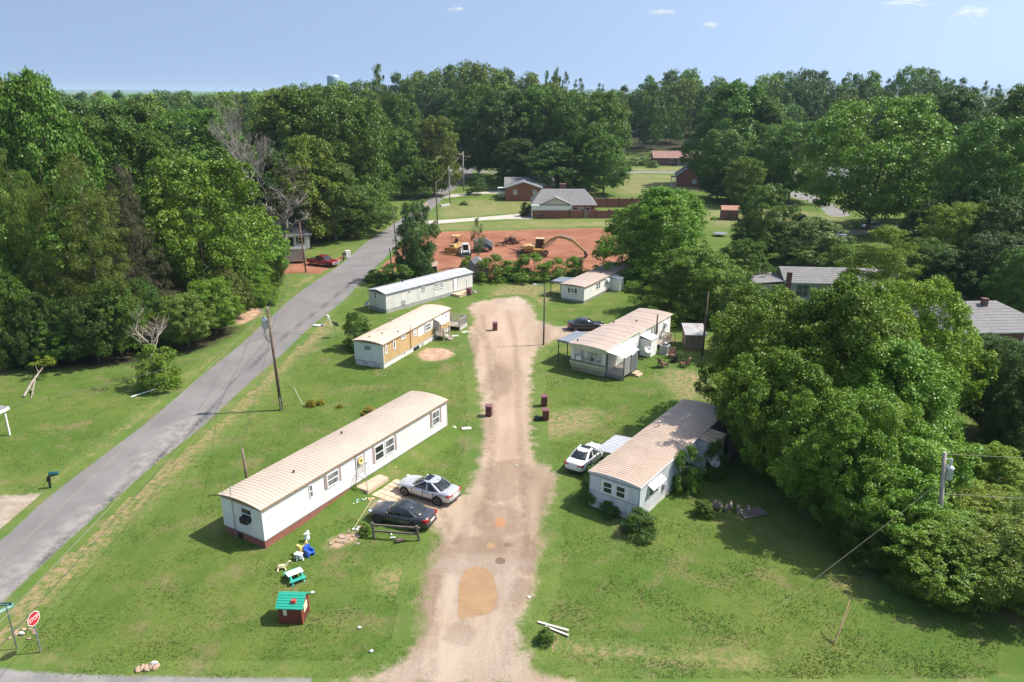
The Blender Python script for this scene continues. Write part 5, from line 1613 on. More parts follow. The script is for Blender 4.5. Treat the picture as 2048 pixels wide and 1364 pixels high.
# ------------------------------------------------------------------ home 6: vine covered home in front
A6 = R(53.8)
a6 = G(1280.6, 974.4, 2.72)
h6 = thing('mobile_home', 'weathered white mobile home with ribbed orange tan roof and vines, half in tree shade', 'mobile home', (a6[0], a6[1], 0), A6, 'mobile homes along the dirt drive')
L, W, ZS, ZE, RI = 15.6, 3.85, 0.45, 2.64, 0.16
taper_skirt(h6, L, W, 0, 0, ZS, skirt_w, 0.03)
MB().box(0, L, 0, W, ZS, ZE).build('wall', W_vine, h6)
battens(h6, SIDE, 0, L, ZS, ZE - .03, .26, W_vine, .016, .04, skip=((1.1, 3.3),))
battens(h6, FRONT, 0, W, 0.1, 1.30, .20, W_vine, .016, .03)
battens(h6, FRONT, 0, W, 1.34, ZE - .03, .42, W_vine, .016, .03, skip=((0.9, 2.8),))
MB().pbox(*FRONT, .04, W - .04, 1.27, 1.33, 0, .03).pbox(*FRONT, .04, W - .04, ZE - .16, ZE - .06, 0, .04).build('belt_trim', trim_grey, h6)
MB().box(-.025, .05, -.025, .05, .1, ZE).box(-.025, .05, W - .05, W + .025, .1, ZE).build('corner_trim', trim_grey, h6)
bow_roof(h6, W, -0.08, L + 0.1, ZE, RI, roof_ora, W_vine, ribs=0.27, ov=.07, rib_h=.026)
MB().pbox(*FRONT, .85, 2.95, 1.36, 2.40, 0.016, .025).build('window_board', trim_w, h6)
F6 = (Vector((-0.025, 0, 0)), Y1, -X1)
window(h6, F6, 1.02, 1.78, 1.44, 2.36, gm=gl_dark)
window(h6, F6, 2.02, 2.78, 1.44, 2.36, gm=gl_dark)
window(h6, SIDE, 1.35, 2.15, 1.25, 2.05, gm=gl_dark)
window(h6, SIDE, 2.2, 3.0, 1.25, 2.05, gm=gl_dark)
MB().prism([(-0.45, 2.02), (-0.46, 2.06), (-0.02, 2.32), (-0.02, 2.28)], 1.2, 3.2, 'x').build('window_awning', trim_w, h6)
MB().pbox(*SIDE, 3.55, 3.8, .9, 1.35, .016, .14).build('meter_box', M('meter_grey', (.28, .29, .3), .5, .1), h6)
MB().pbox(*SIDE, 6.1, 6.4, 2.35, 2.55, .016, .2).build('flood_lamp', trim_w, h6)
cl = MB().box(9.6, 11.6, -1.35, -0.03, 0, 2.42).build('closet', W_vine, h6)
MB().prism([(-1.45, 2.44), (-1.45, 2.50), (-0.02, 2.62), (-0.02, 2.56)], 9.5, 11.7, 'x').beam((9.8, -1.4, 2.56), (9.8, -.1, 2.66), .1, .05).beam((10.4, -1.4, 2.56), (10.4, -.1, 2.66), .1, .05).beam((11.1, -1.4, 2.56), (11.1, -.1, 2.66), .1, .05).build('closet_roof', wood_tan, cl)
b = MB()
for k in range(14): b.box(11.9 + .22 * k, 12.08 + .22 * k, -1.62, -1.60, .1, 2.35)
b.build('lean_to_board', wood_grey, h6)
MB().prism([(-1.7, 2.3), (-1.7, 2.36), (-0.02, 2.7), (-0.02, 2.62)], 11.8, 15.2, 'x').build('lean_to_roof', black, h6)
vent(h6, 9.2, 3.1, bow_z(W, 3.1, ZE, RI) - .03, .45, .06, steel)
aw = thing('car_awning', 'pale grey ribbed metal awning over the white sedan', 'awning', loc_to_world(h6, (3.9, 3.92, 0)), A6)
tin_l = M('pale_tin', (.56, .565, .575), .4, .06, 1.0)
MB().prism([(0, 2.35), (1.8, 2.15), (1.8, 2.2), (0, 2.40)], 0, 3.2, 'x').build('roof', tin_l, aw)
b = MB()
for k in range(13):
    x = .1 + .25 * k
    b.add([(x - .03, 0, 2.402), (x + .03, 0, 2.402), (x + .03, 1.8, 2.202), (x - .03, 1.8, 2.202), (x, 0, 2.44), (x, 1.8, 2.24)], [(0, 4, 5, 3), (4, 1, 2, 5), (0, 1, 4)])
b.build('roof_rib', tin_l, aw)['kind'] = 'stuff'
for q in ((.1, 1.7), (3.1, 1.7)):
    MB().box(q[0] - .03, q[0] + .03, q[1] - .03, q[1] + .03, 0, 2.16).build('post', steel, aw)

# ------------------------------------------------------------------ houses
def gable_house(name, label, loc, ang, L, W, ze, rise, wallm, roofm, ov=0.4, hip=0.0, cat='house', gablem=None, trim=None):
    """ridge along local x; hip>0 pulls the ridge ends in"""
    h = thing(name, label, cat, loc, ang)
    wb = MB().box(0, L, 0, W, 0, ze)
    wb.build('wall', wallm, h)
    if hip == 0:
        gb = MB()
        for x0, x1 in ((0.0, 0.12), (L - .12, L)):
            gb.prism([(0, ze + .002), (W, ze + .002), (W / 2, ze + rise * W / (W + 2 * ov))], x0, x1, 'x')
        gb.build('gable', gablem or wallm, h)
    th = 0.12
    dz = rise / (W / 2 + ov)
    zl = ze - 0.02
    b = MB()
    ym = W / 2
    e0, e1, y0, y1 = -ov, L + ov, -ov, W + ov
    r0, r1 = e0 + hip, e1 - hip
    vs = [(e0, y0, zl), (e1, y0, zl), (e1, y1, zl), (e0, y1, zl), (r0, ym, zl + rise), (r1, ym, zl + rise)]
    vs += [(x, y, z + th) for x, y, z in vs]
    fs = [(6, 7, 11, 10), (8, 9, 10, 11), (0, 1, 7, 6), (2, 3, 9, 8), (1, 2, 8, 7), (3, 0, 6, 9), (0, 4, 5, 1), (2, 5, 4, 3)]
    ms = [0, 0, 1, 1, 1, 1, 1, 1]
    if hip > 0:
        fs += [(7, 8, 11), (9, 6, 10), (1, 5, 2), (3, 4, 0)]; ms += [0, 0, 1, 1]
    else:
        fs += [(7, 8, 11), (9, 6, 10), (1, 5, 2), (3, 4, 0)]; ms += [1, 1, 1, 1]
        fs[4] = (1, 2, 8, 7); fs[5] = (3, 0, 6, 9)
    if hip == 0:
        # open gable ends: only the roof thickness shows
        fs = [(6, 7, 11, 10), (8, 9, 10, 11), (0, 1, 7, 6), (2, 3, 9, 8), (0, 4, 5, 1), (2, 5, 4, 3), (0, 6, 10, 4), (3, 4, 10, 9), (1, 5, 11, 7), (2, 8, 11, 5)]
        ms = [0, 0, 1, 1, 1, 1, 1, 1, 1, 1]
    for f, m in zip(fs, ms):
        b.f.append(f); b.m.append(m)
    b.v = vs
    rf = b.build('roof', [roofm, trim or trim_w], h)
    # shingle courses: thin stepped strips
    c = MB()
    n = int((W / 2 + ov) / 0.45)
    for sgn in (0, 1):
        for k in range(1, n):
            t = k / n
            ya = y0 + (ym - y0) * t if sgn == 0 else y1 + (ym - y1) * t
            z = zl + th + rise * t
            xi = hip * t
            c.box(e0 + xi + .02, e1 - xi - .02, ya - .03, ya + .03, z - .01, z + .016)
    cc = c.build('shingle_course', roofm, rf); cc['kind'] = 'stuff'
    return h, rf


def chimney(rf, x, y, z0, z1, w=0.6, m=None):
    return MB().box(x - w / 2, x + w / 2, y - w / 2, y + w / 2, z0, z1).box(x - w / 2 - .06, x + w / 2 + .06, y - w / 2 - .06, y + w / 2 + .06, z1 + .001, z1 + .1).build('chimney', m or brick_d, rf)


def wal(L, W, side):
    return {'s': (O0, X1, -Y1), 'n': (Vector((0, W, 0)), X1, Y1), 'w': (O0, Y1, -X1), 'e': (Vector((L, 0, 0)), Y1, X1)}[side]


# grey roofed brick house with garden wall
g0 = G(1066, 436.5)
bh, rf = gable_house('brick_house', 'brick house with broad grey roof, white gable and walled yard', (g0[0], g0[1] + 1.2, 0), R(-1), 14.2, 10.5, 2.9, 2.9, brick, shing, 0.5, hip=2.6)
chimney(rf, 7.2, 8.6, 3.0, 6.6, 1.5, brick_d)
MB().prism([(2.0, 3.15), (8.4, 3.15), (5.2, 4.6)], -1.3, -1.15, 'y').build('front_gable', M('gable_cream', (.60, .58, .53), .6, .05), bh)
MB().prism([(1.6, 3.05), (5.2, 4.62), (8.8, 3.05), (8.8, 3.2), (5.2, 4.78), (1.6, 3.2)], -1.6, 3.4, 'y').build('gable_roof', shing, bh)
MB().box(-0.3, 8.9, -1.25, -0.02, 1.85, 2.95).build('eave_siding', trim_w, bh)
MB().box(0, 8.2, -1.2, -.03, 0, 1.84).build('garage_wall', brick, bh)
MB().box(-.35, -.15, -1.2, -1.0, 0, 1.84).build('porch_post', trim_w, bh)
ws = wal(14.2, 10.5, 's')
for q in (9.2, 12.1):
    window(bh, ws, q, q + 1.0, 1.1, 2.4, gm=gl_dark)
door(bh, ws, 10.5, 11.6, .2, 2.4, M('door_tan', (.42, .34, .26), .6, .05), trim_w)
MB().lathe([(.05, 0), (.08, .1), (.05, .3)], (8.9, 3.2, 5.2), 8).build('vent_pipe', black, rf)
gw = thing('brick_wall', 'long brick garden wall with raised piers in front of the grey roofed house', 'wall', (g0[0] + 8.3, g0[1] - .1, 0), R(1))
for k in range(5):
    if k == 1:
        b = MB()
        for j in range(6): b.box(3.0 + .02 + j * .2, 3.0 + .19 + j * .2, -.05, .05, .05, 1.75)
        b.build('gate', wood_grey, gw)
        MB().box(4.25, 6.3, -.12, .12, 0, 1.75 ).build('wall_panel', brick, gw)
    else:
        MB().box(k * 3.0 + (.35 if k else .25), k * 3.0 + (3.0 if k == 0 else 3.3) - .02, -.12, .12, 0, 1.75 + .08 * (k % 2)).build('wall_panel', brick, gw)
    MB().box(k * 3.0 + .0, k * 3.0 + .3 + (.04 if k else 0), -.2, .2, 0, 2.05).box(k * 3 - .04, k * 3 + .38, -.24, .24, 2.052, 2.12).build('pier', brick_d, gw)
gw2 = thing('brick_wall', 'brick yard wall with piers running behind the bright spreading tree', 'wall', (g0[0] + 15.5, g0[1] + 17, 0), R(2))
for k in range(6):
    MB().box(k * 3.2 + .32, k * 3.2 + 3.18, -.12, .12, 0, 2.2).build('wall_panel', brick, gw2)
    MB().box(k * 3.2, k * 3.2 + .3, -.2, .2, 0, 2.5).build('pier', brick_d, gw2)
pc = thing('pool_cover', 'crumpled pale tarpaulin in the yard inside the brick walls', 'tarpaulin', (g0[0] + 14.5, g0[1] + 3.5, 0), 0)
b = MB(); rr = random.Random(3)
N_, M_ = 16, 6
b.add([(i * .5, j * .6, .35 + rr.uniform(-.12, .22)) for j in range(M_) for i in range(N_)], [(j * N_ + i, j * N_ + i + 1, (j + 1) * N_ + i + 1, (j + 1) * N_ + i) for j in range(M_ - 1) for i in range(N_ - 1)])
b.build('cover', trim_w, pc, smooth=True)
gr = thing('grill', 'black kettle barbecue by the brick garage wall', 'barbecue', (G(1083, 436)[0], G(1083, 436)[1] - .2, 0), 0)
MB().box(-.5, .5, -.25, .25, .55, .85).build('firebox', black, gr, bevel=.05)
MB().box(-.45, .45, -.2, .2, .855, 1.1).build('lid', trim_grey, gr, bevel=.1)
for q in (-.4, .4):
    MB().box(q - .03, q + .03, -.2, .2, 0, .55).build('leg', black, gr)

# second brick house behind
g1 = G(1020, 402)
b2, rf = gable_house('brick_house', 'red brick house with gable end and patched grey roof at the far drive', (g1[0] + .2, g1[1], 0), R(0), 5.9, 9.5, 3.3, 1.7, brick, shing_d, .4, hip=0)
# its gable faces the camera: turn the ridge
b2.rotation_euler = (0, 0, R(90)); b2.location = (g1[0] + 8.3, g1[1], 0)
window(b2, wal(5.9, 9.5, 'w'), 6.4, 7.4, 1.7, 2.9, gm=gl_white)
window(b2, wal(5.9, 9.5, 'w'), 1.3, 2.2, 1.7, 2.9, gm=gl_white)
wing = MB().box(5.9, 12.5, -3.2, 9.4, 0, 3.3).build('wing_wall', brick, b2)
MB().prism([(5.6, 3.3), (12.9, 3.3), (9.2, 5.3)], -3.7, 9.9, 'y').build('wing_roof', shing, b2)
chimney(rf, 8.6, 2.4, 4, 6.0, .7, black)
b = MB()
for k in range(5): b.box(3.0 + .02 + .3 * k, 3.0 + .28 + .3 * k, 9.55, 11.5, .8, .85)
b.build('porch_board', trim_w, b2)
MB().box(2.9, 4.6, 9.55, 11.6, 3.0, 3.1).box(3.0, 3.12, 11.3, 11.42, .86, 3.0).box(4.4, 4.52, 11.3, 11.42, .86, 3.0).build('porch_roof', trim_w, b2)
b = MB(); railing_mb(b, (3.0, 11.5, .8), (4.5, 11.5, .8), bal=.2, th=.06); railing_mb(b, (3.0, 9.6, .8), (3.0, 11.5, .8), bal=.2, th=.06)
b.build('porch_railing', trim_w, b2)

# ranch house across the far street
g2 = G(1308, 331)
rh, rf = gable_house('ranch_house', 'low brown brick ranch house with red brown roof beyond the far street', (g2[0], g2[1], 0), R(-2), 17.5, 8.5, 2.9, 2.3, brick_d, shing_rb, .6)
ws = wal(17.5, 8.5, 's')
window(rh, ws, 6.2, 7.7, 1.0, 2.4, gm=gl_dark)
for q in (9.6, 11.4, 13.2):
    window(rh, ws, q, q + 1.3, .8, 2.5, gm=gl_grey)
MB().box(8.9, 17.4, -1.9, -.02, 0, .25).build('porch_slab', conc, rh)
MB().box(8.9, 9.02, -1.9, -1.78, .26, 2.8).box(12.0, 12.12, -1.9, -1.78, .26, 2.8).box(15, 15.12, -1.9, -1.78, .26, 2.8).build('porch_post', trim_w, rh)
MB().box(8.6, 17.6, -2.1, -.62, 2.86, 2.96).build('porch_roof', shing_rb, rh)

# red brick cottage with grey roof
g3 = G(1388, 374)
rc, rf = gable_house('brick_house', 'red brick cottage with grey roof half hidden by a huge tree', (G(1350, 373)[0], g3[1], 0), R(80), 9.5, 7.5, 3.0, 3.0, brick, shing, .5, gablem=brick)
rc.location = (G(1352, 373)[0] + 7.5, g3[1], 0)
window(rc, wal(9.5, 7.5, 'w'), 1.6, 2.9, 1.0, 2.3, gm=gl_white)
MB().box(-.3, 3.0, 7.52, 9.3, 2.75, 2.95).build('porch_roof', shing, rc)
MB().box(-.2, -.05, 9.0, 9.15, 0, 2.75).box(2.5, 2.65, 9.0, 9.15, 0, 2.75).box(-.2, -.05, 7.6, 7.75, 0, 2.75).build('porch_post', trim_w, rc)
door(rc, wal(9.5, 7.5, 'n'), .6, 1.6, .2, 2.3, trim_w)
MB().box(-.3, 3, 7.52, 9.3, 0, .2).build('porch_slab', conc, rc)

# white cottage in the trees
g4 = G(542, 505)
wc, rf = gable_house('cottage', 'small white cottage with black roof and shutters deep in tree shade', (g4[0] - .5, g4[1] + 1.5, 0), R(20), 7.0, 7.5, 2.7, 2.6, trim_w, shing_blk, .5)
ws = wal(7, 7.5, 's')
window(wc, ws, 1.2, 2.0, .9, 2.2, gm=gl_dark, shut=black, sw=.35)
window(wc, ws, 5.0, 5.7, .9, 2.2, gm=gl_dark, shut=black, sw=.35)
door(wc, ws, 3.3, 4.2, .15, 2.25, black, trim_w)
MB().box(6.9, 7.0, -1.5, -1.4, 0, 2.6).prism([(-1.7, 2.55), (-.02, 2.75), (-.02, 2.68), (-1.7, 2.5)], 4.6, 7.3, 'x').build('porch_roof', shing_blk, wc)
window(wc, wal(7, 7.5, 'e'), 1.5, 2.4, 1.0, 2.2, gm=gl_dark)

# grey shingled house, east
r1, rf = gable_house('shingled_house', 'grey shingled house with brick chimney behind the bright foreground trees', (XAT(1575, 100.5, 2.5), 100.5, 0), R(-6), 14.5, 7.0, 2.7, 1.35, M('grey_wall', (.40, .42, .41), .7, .08), shing, .5)
MB().box(-.25, .35, -.62, -.02, 0, 4.2).build('chimney', brick_d, rf)
MB().prism([(-4.6, 2.35), (-.55, 2.75), (-.55, 2.87), (-4.6, 2.47)], -.2, 5.5, 'y').build('side_roof', shing, r1)
MB().box(-4.2, -.1, .4, 5.0, 0, 2.3).build('side_wall', M('side_wall_cream', (.55, .54, .48), .7, .06), r1)
window(r1, wal(14.5, 7, 's'), 1.2, 3.0, .6, 2.4, gm=gl_grey, bars='vert', fm=M('frame_bluegrey', (.36, .45, .43), .5, .05))
window(r1, wal(14.5, 7, 's'), 8.0, 9.6, .9, 2.2, gm=gl_grey)
window(r1, (Vector((-4.2, .4, 0)), X1, -Y1), .6, 2.0, .7, 2.1, gm=gl_white, bars='grid')

# hip roofed house, east edge
r2, rf = gable_house('hip_roofed_house', 'brown brick house with weathered grey hip roof and two chimneys', (XAT(1905, 77.5, 2.5), 77.5, 0), R(4), 11.5, 9.5, 2.75, 2.1, brick_d, shing, .5, hip=4.2)
chimney(rf, 1.2, 8.4, 3, 5.2, 1.3, brick_d)
chimney(rf, 5.9, 4.0, 4.2, 5.35, .55, brick_d)
for q in (1.2, 4.6, 8.2):
    window(r2, wal(11.5, 9.5, 's'), q, q + 1.2, .9, 2.2, gm=gl_dark)

# far glimpses
fc, rf = gable_house('carport_house', 'tan house with open carport at the end of the far street corner', (XAT(898, 298, 1.5), 298, 0), R(0), 12, 7, 2.7, 1.8, M('tan_wall', (.45, .37, .28), .7, .08), M('brown_roof', (.30, .24, .19), .9, .1), .5)
MB().box(.8, 5.2, -.03, -.005, .1, 2.4).build('garage_opening', dark, fc)
MB().box(5.6, 11, -2.5, -.02, 2.4, 2.6).box(6, 6.2, -2.4, -2.2, 0, 2.4).box(10.6, 10.8, -2.4, -2.2, 0, 2.4).build('carport_roof', M('brown_roof', (.30, .24, .19)), fc)
fh, rf = gable_house('white_house', 'white house glimpsed behind the big round oak and side road', (XAT(1640, 236, 1.5), 236, 0), R(-4), 14, 8, 2.9, 2.2, trim_w, shing_d, .5)
for q in (1.5, 4.5, 8, 11):
    window(fh, wal(14, 8, 's'), q, q + 1.2, .9, 2.3, gm=gl_dark)
fp, rf = gable_house('red_house', 'coral red house glimpsed under the dark trees by a pole', (XAT(1878, 192, 1.5), 192, 0), R(8), 9, 7, 3.6, 1.9, M('coral_wall', (.55, .17, .13), .7, .08), shing, .5)
window(fp, wal(9, 7, 's'), 2.5, 3.7, 1.2, 2.6, gm=gl_dark)
wt = thing('water_tower', 'pale blue water tower standing above the distant trees', 'water tower', (XAT(669, 640, 24), 640, 0), 0)
MB().lathe([(4.7, ZAT(172, 640)), (5.0, ZAT(170, 640)), (5.0, ZAT(155, 640)), (4.7, ZAT(152, 640)), (3.2, ZAT(149.5, 640)), (.4, ZAT(148.5, 640))], (0, 0, 0), 24).build('tank', M('tower_blue', (.27, .36, .45), .4, .05), wt, smooth=True)
MB().lathe([(2.2, 0), (2.0, 4), (2.0, 20), (4.5, ZAT(172, 640))], (0, 0, 0), 16).build('stem', M('tower_blue', (.42, .52, .60)), wt, smooth=True)
# porch roof corner at the west picture edge
pr0 = G(20, 870)
pr = thing('porch_roof', 'corner of a grey roofed white porch on a slim post at the lawn edge', 'porch', (pr0[0], pr0[1], 0), R(168))
MB().prism([(-.2, 2.35), (4.5, 3.0), (4.5, 3.12), (-.2, 2.47)], -.3, 6, 'y').build('roof', shing, pr)
MB().box(-.24, -.205, -.3, 6, 2.25, 2.50).box(-.2, 4.5, -.34, -.302, 2.28, 2.5).build('fascia', trim_w, pr)
MB().box(-.05, .07, -.05, .07, 0, 2.4).box(-.05, .07, 3, 3.12, 0, 2.4).build('post', trim_w, pr)

# ------------------------------------------------------------------ sheds
sg = G(945, 562)
s1 = thing('gambrel_shed', 'weathered wooden shed with gambrel roof and double doors by the hedge', 'shed', (sg[0], sg[1], 0), R(12))
W_, D_ = 2.5, 3.4
gp = [(0, 1.75), (.35, 2.55), (W_ / 2, 3.1), (W_ - .35, 2.55), (W_, 1.75)]
MB().prism([(0, .25), (W_, .25)] + gp[::-1], 0, D_, 'y').build('wall', M('shed_wall', (.27, .225, .185), .85, .2, 2), s1)
b = MB()
for (xa, za), (xb, zb) in zip(gp[:-1], gp[1:]):
    d_ = Vector((xb - xa, 0, zb - za)).normalized(); nn = Vector((-d_.z, 0, d_.x)) * .06
    a_, c_ = Vector((xa, 0, za)) - d_ * .05, Vector((xb, 0, zb)) + d_ * .05
    b.add([(a_.x, -.15, a_.z), (c_.x, -.15, c_.z), (c_.x, D_ + .1, c_.z), (a_.x, D_ + .1, a_.z), (a_.x + nn.x, -.15, a_.z + nn.z), (c_.x + nn.x, -.15, c_.z + nn.z), (c_.x + nn.x, D_ + .1, c_.z + nn.z), (a_.x + nn.x, D_ + .1, a_.z + nn.z)], [(0, 1, 2, 3), (4, 5, 6, 7), (0, 1, 5, 4), (1, 2, 6, 5), (2, 3, 7, 6), (3, 0, 4, 7)])
b.build('roof', M('shed_roof', (.24, .23, .225), .9, .15, 1.5), s1)
for x0 in (.45, 1.28):
    dd = MB().box(x0, x0 + .77, -.05, -.005, .3, 2.0).build('door', M('shed_door', (.36, .285, .205), .85, .2, 2.2), s1)
    MB().box(x0, x0 + .08, -.08, -.052, .3, 2.0).box(x0 + .69, x0 + .77, -.08, -.052, .3, 2.0).box(x0 + .08, x0 + .69, -.08, -.052, 1.1, 1.2).build('door_brace', wood_dark, dd)
MB().box(.4, 2.1, -.07, -.01, 2.02, 2.12).build('lintel', wood_dark, s1)
b = MB()
for q in (.1, 1.2, 2.3): b.box(q - .1, q + .1, 0, .4, 0, .25).box(q - .1, q + .1, D_ - .4, D_, 0, .25)
b.build('block_foot', block, s1)

sg = G(1366, 700)
s2 = thing('tin_shed', 'plywood shed with streaked rusty tin roof beside the fire pit chairs', 'shed', (sg[0] + .3, sg[1] + .3, 0), R(-4))
MB().box(0, 2.1, 0, 2.6, 0, 1.75).build('wall', M('shed_ply', (.26, .19, .135), .85, .2, 1.5), s2)
MB().prism([(-.25, 1.70), (2.9, 2.15), (2.9, 2.2), (-.25, 1.75)], -.15, 2.3, 'x').build('roof', tin_rust, s2)
b = MB()
for k in range(13):
    x = -.12 + .2 * k
    b.add([(x - .03, -.25, 1.752), (x + .03, -.25, 1.752), (x + .03, 2.9, 2.202), (x - .03, 2.9, 2.202), (x, -.25, 1.79), (x, 2.9, 2.24)], [(0, 4, 5, 3), (4, 1, 2, 5), (0, 1, 4)])
b.build('roof_rib', tin_rust, s2)['kind'] = 'stuff'
b = MB()
for q in (0, .7, 1.4, 2.06): b.box(q, q + .05, -.025, -.002, 0, 1.7)
b.build('wall_batten', wood_dark, s2)
sg = G(1443, 440)
s3 = thing('garden_shed', 'small brown shed with rust red roof on the lawn beyond the bright tree', 'shed', (sg[0], sg[1], 0), R(-8))
MB().box(0, 3.6, 0, 3.2, 0, 2.2).build('wall', M('shed_brown', (.20, .085, .06), .85, .15, 2), s3)
MB().prism([(-.2, 2.2), (1.6, 3.0), (3.4, 2.2), (3.4, 2.28), (1.6, 3.1), (-.2, 2.28)], -.2, 3.8, 'x').build('roof', M('roof_rust', (.36, .18, .12), .8, .12), s3)
MB().prism([(3.0, 2.3), (6.2, 1.7), (6.2, 1.75), (3.0, 2.36)], -.4, 3.0, 'y').build('lean_to_roof', tin, s3)
MB().box(1.2, 2.3, -.04, -.003, .05, 1.9).build('door', wood_dark, s3)
sg = G(842, 552)
s4 = thing('low_shelter', 'low open shelter with brown sheet roof behind the grey roofed home', 'shed', (sg[0], sg[1], 0), R(2))
MB().prism([(-.1, 1.5), (2.4, 1.75), (2.4, 1.82), (-.1, 1.57)], -.2, 2.6, 'x').build('roof', M('brown_sheet', (.33, .25, .19), .8, .15), s4)
MB().box(0, .1, 0, .1, 0, 1.5).box(2.3, 2.4, 0, .1, 0, 1.5).box(0, .1, 2.2, 2.3, 0, 1.7).box(2.3, 2.4, 2.2, 2.3, 0, 1.7).build('post', wood_dark, s4)
MB().box(.1, 2.3, 2.1, 2.18, 0, 1.6).build('back_board', wood_dark, s4)

# child's playhouse
pg = Vector((-12.72, 34.05, 0))
ph = thing('playhouse', 'red toy playhouse with green plank roof and small red chimney on the lawn', 'playhouse', pg, R(-3))
pr_m = M('playhouse_red', (.20, .040, .028), .55, .1, 2); pr_l = M('playhouse_orange', (.34, .085, .05), .55, .1, 2)
pgn = M('playhouse_green', (.02, .33, .22), .45, .06, 2); pcr = M('playhouse_cream', (.62, .58, .42), .5, .05)
Wp, Dp, Hp = 1.32, 1.10, 1.12
MB().prism([(0, 0), (Dp, 0), (Dp, Hp + .0), (Dp * .55, Hp + .34), (0, Hp - .02)], 0, Wp, 'x').build('wall', pr_m, ph)
for k in range(6):
    b = MB()
    t0, t1 = k / 6, (k + 1) / 6
    pf_ = lambda t: (-.14 + (Dp * .55 + .14) * t, Hp - .10 + .50 * t)
    (ya, za), (yb, zb) = pf_(t0), pf_(t1)
    b.prism([(ya, za), (yb + .015, zb - .012), (yb + .015, zb + .035), (ya, za + .055)], -.10, Wp + .10, 'x')
    b.build('roof_plank', pgn, ph)
for k in range(4):
    t0, t1 = k / 4, (k + 1) / 4
    pf_ = lambda t: (Dp + .14 - (Dp * .45 + .12) * t, Hp - .02 + .42 * t)
    (ya, za), (yb, zb) = pf_(t0), pf_(t1)
    MB().prism([(ya, za), (ya, za + .055), (yb, zb + .04), (yb, zb - .01)], -.10, Wp + .10, 'x').build('roof_plank', pgn, ph)
MB().box(.72, .98, .10, .30, Hp + .1, Hp + .30).build('chimney', M('toy_red', (.55, .06, .05), .4, .05), ph, bevel=.02)
MB().box(.28, .48, -.03, -.004, .55, .95).build('window', pcr, ph)
MB().box(Wp + .004, Wp + .03, .25, .82, .55, 1.0).build('side_window', pcr, ph)
b = MB()
for k in range(7): b.box(.02, Wp - .02, -.016, -.002, .04 + k * .155, .06 + k * .155)
for k in range(7): b.box(Wp + .002, Wp + .016, .03, Dp - .03, .04 + k * .155, .06 + k * .155)
b.build('siding_groove', dark, ph)['kind'] = 'stuff'
b = MB()
for k in range(6): b.box(Wp - .05, Wp + .04, -.05, .04, .02 + k * .18, .12 + k * .18)
b.box(Wp - .04, Wp + .035, Dp - .06, Dp + .03, 0, Hp).build('corner_log', pr_l, ph)

# ------------------------------------------------------------------ vehicles
def paint(name, col, rough=0.25, metal=0.0):
    t = NT(name)
    c = t.mix(t.ramp(t.noise(t.pos(), 3, 4), .35, .7), tuple(q * .93 for q in col), col)
    t.set(c, rough, metal, 0.5, 0.8)
    return t.mat


car_glass = glass_mat('car_glass', (.022, .026, .028), .03)
chrome = M('chrome', (.62, .62, .63), .16, .05, 3, metal=1.0)
alloy = M('alloy', (.50, .50, .51), .3, .06, 3, metal=.7)
red_lamp = M('tail_lamp', (.38, .012, .015), .15, .05, 3)
clear_lamp = M('head_lamp', (.62, .63, .64), .1, .05, 3)


def wheel_meshes(r=0.34, w=0.23, rim=None, spokes=5):
    ty = MB().lathe([(r * .62, -w / 2), (r * .93, -w / 2), (r, -w / 2 + .03), (r, w / 2 - .03), (r * .93, w / 2), (r * .62, w / 2)], (0, 0, 0), 24, 'y').mesh('tyre', rubber, True)
    b = MB().lathe([(r * .66, -w * .45), (r * .66, w * .45), (r * .60, w * .45), (r * .58, w * .2), (.001, w * .2)], (0, 0, 0), 24, 'y')
    b.lathe([(.06, w * .2), (.06, w * .44), (.001, w * .46)], (0, 0, 0), 10, 'y')
    for k in range(spokes):
        a = 2 * math.pi * k / spokes
        for da in (-.13, .13):
            b.beam((.05 * math.cos(a), w * .38, .05 * math.sin(a)), (r * .62 * math.cos(a + da), w * .42, r * .62 * math.sin(a + da)), .045, .03)
    rm = b.mesh('rim', rim or alloy)
    return ty, rm


WH = wheel_meshes()
WH_D = wheel_meshes(.33, .23, M('dark_alloy', (.10, .10, .105), .3, .1, 3, metal=.5), 10)
WH_T = wheel_meshes(.37, .25, chrome, 6)


def put_wheels(car, pts, W, wm):
    for x, s in pts:
        o = bpy.data.objects.new('wheel', None); COL.objects.link(o); o.parent = car
        o.location = (x, s * W, 0.33); o.rotation_euler = (0, 0, 0 if s > 0 else math.pi)
        obj('tyre', wm[0], o); obj('rim', wm[1], o)


def loft(rings, mats, name, par, smooth=True, sub=1, close=True):
    b = MB(); n = len(rings[0])
    for r in rings: b.v += [tuple(p) for p in r]
    for i in range(len(rings) - 1):
        for k in range(n - (0 if close else 1)):
            k2 = (k + 1) % n
            b.f.append((i * n + k, i * n + k2, (i + 1) * n + k2, (i + 1) * n + k)); b.m.append(0)
    b.f.append(tuple(range(n))); b.m.append(0)
    b.f.append(tuple((len(rings) - 1) * n + k for k in reversed(range(n)))); b.m.append(0)
    return b.build(name, mats, par, smooth, subsurf=sub)


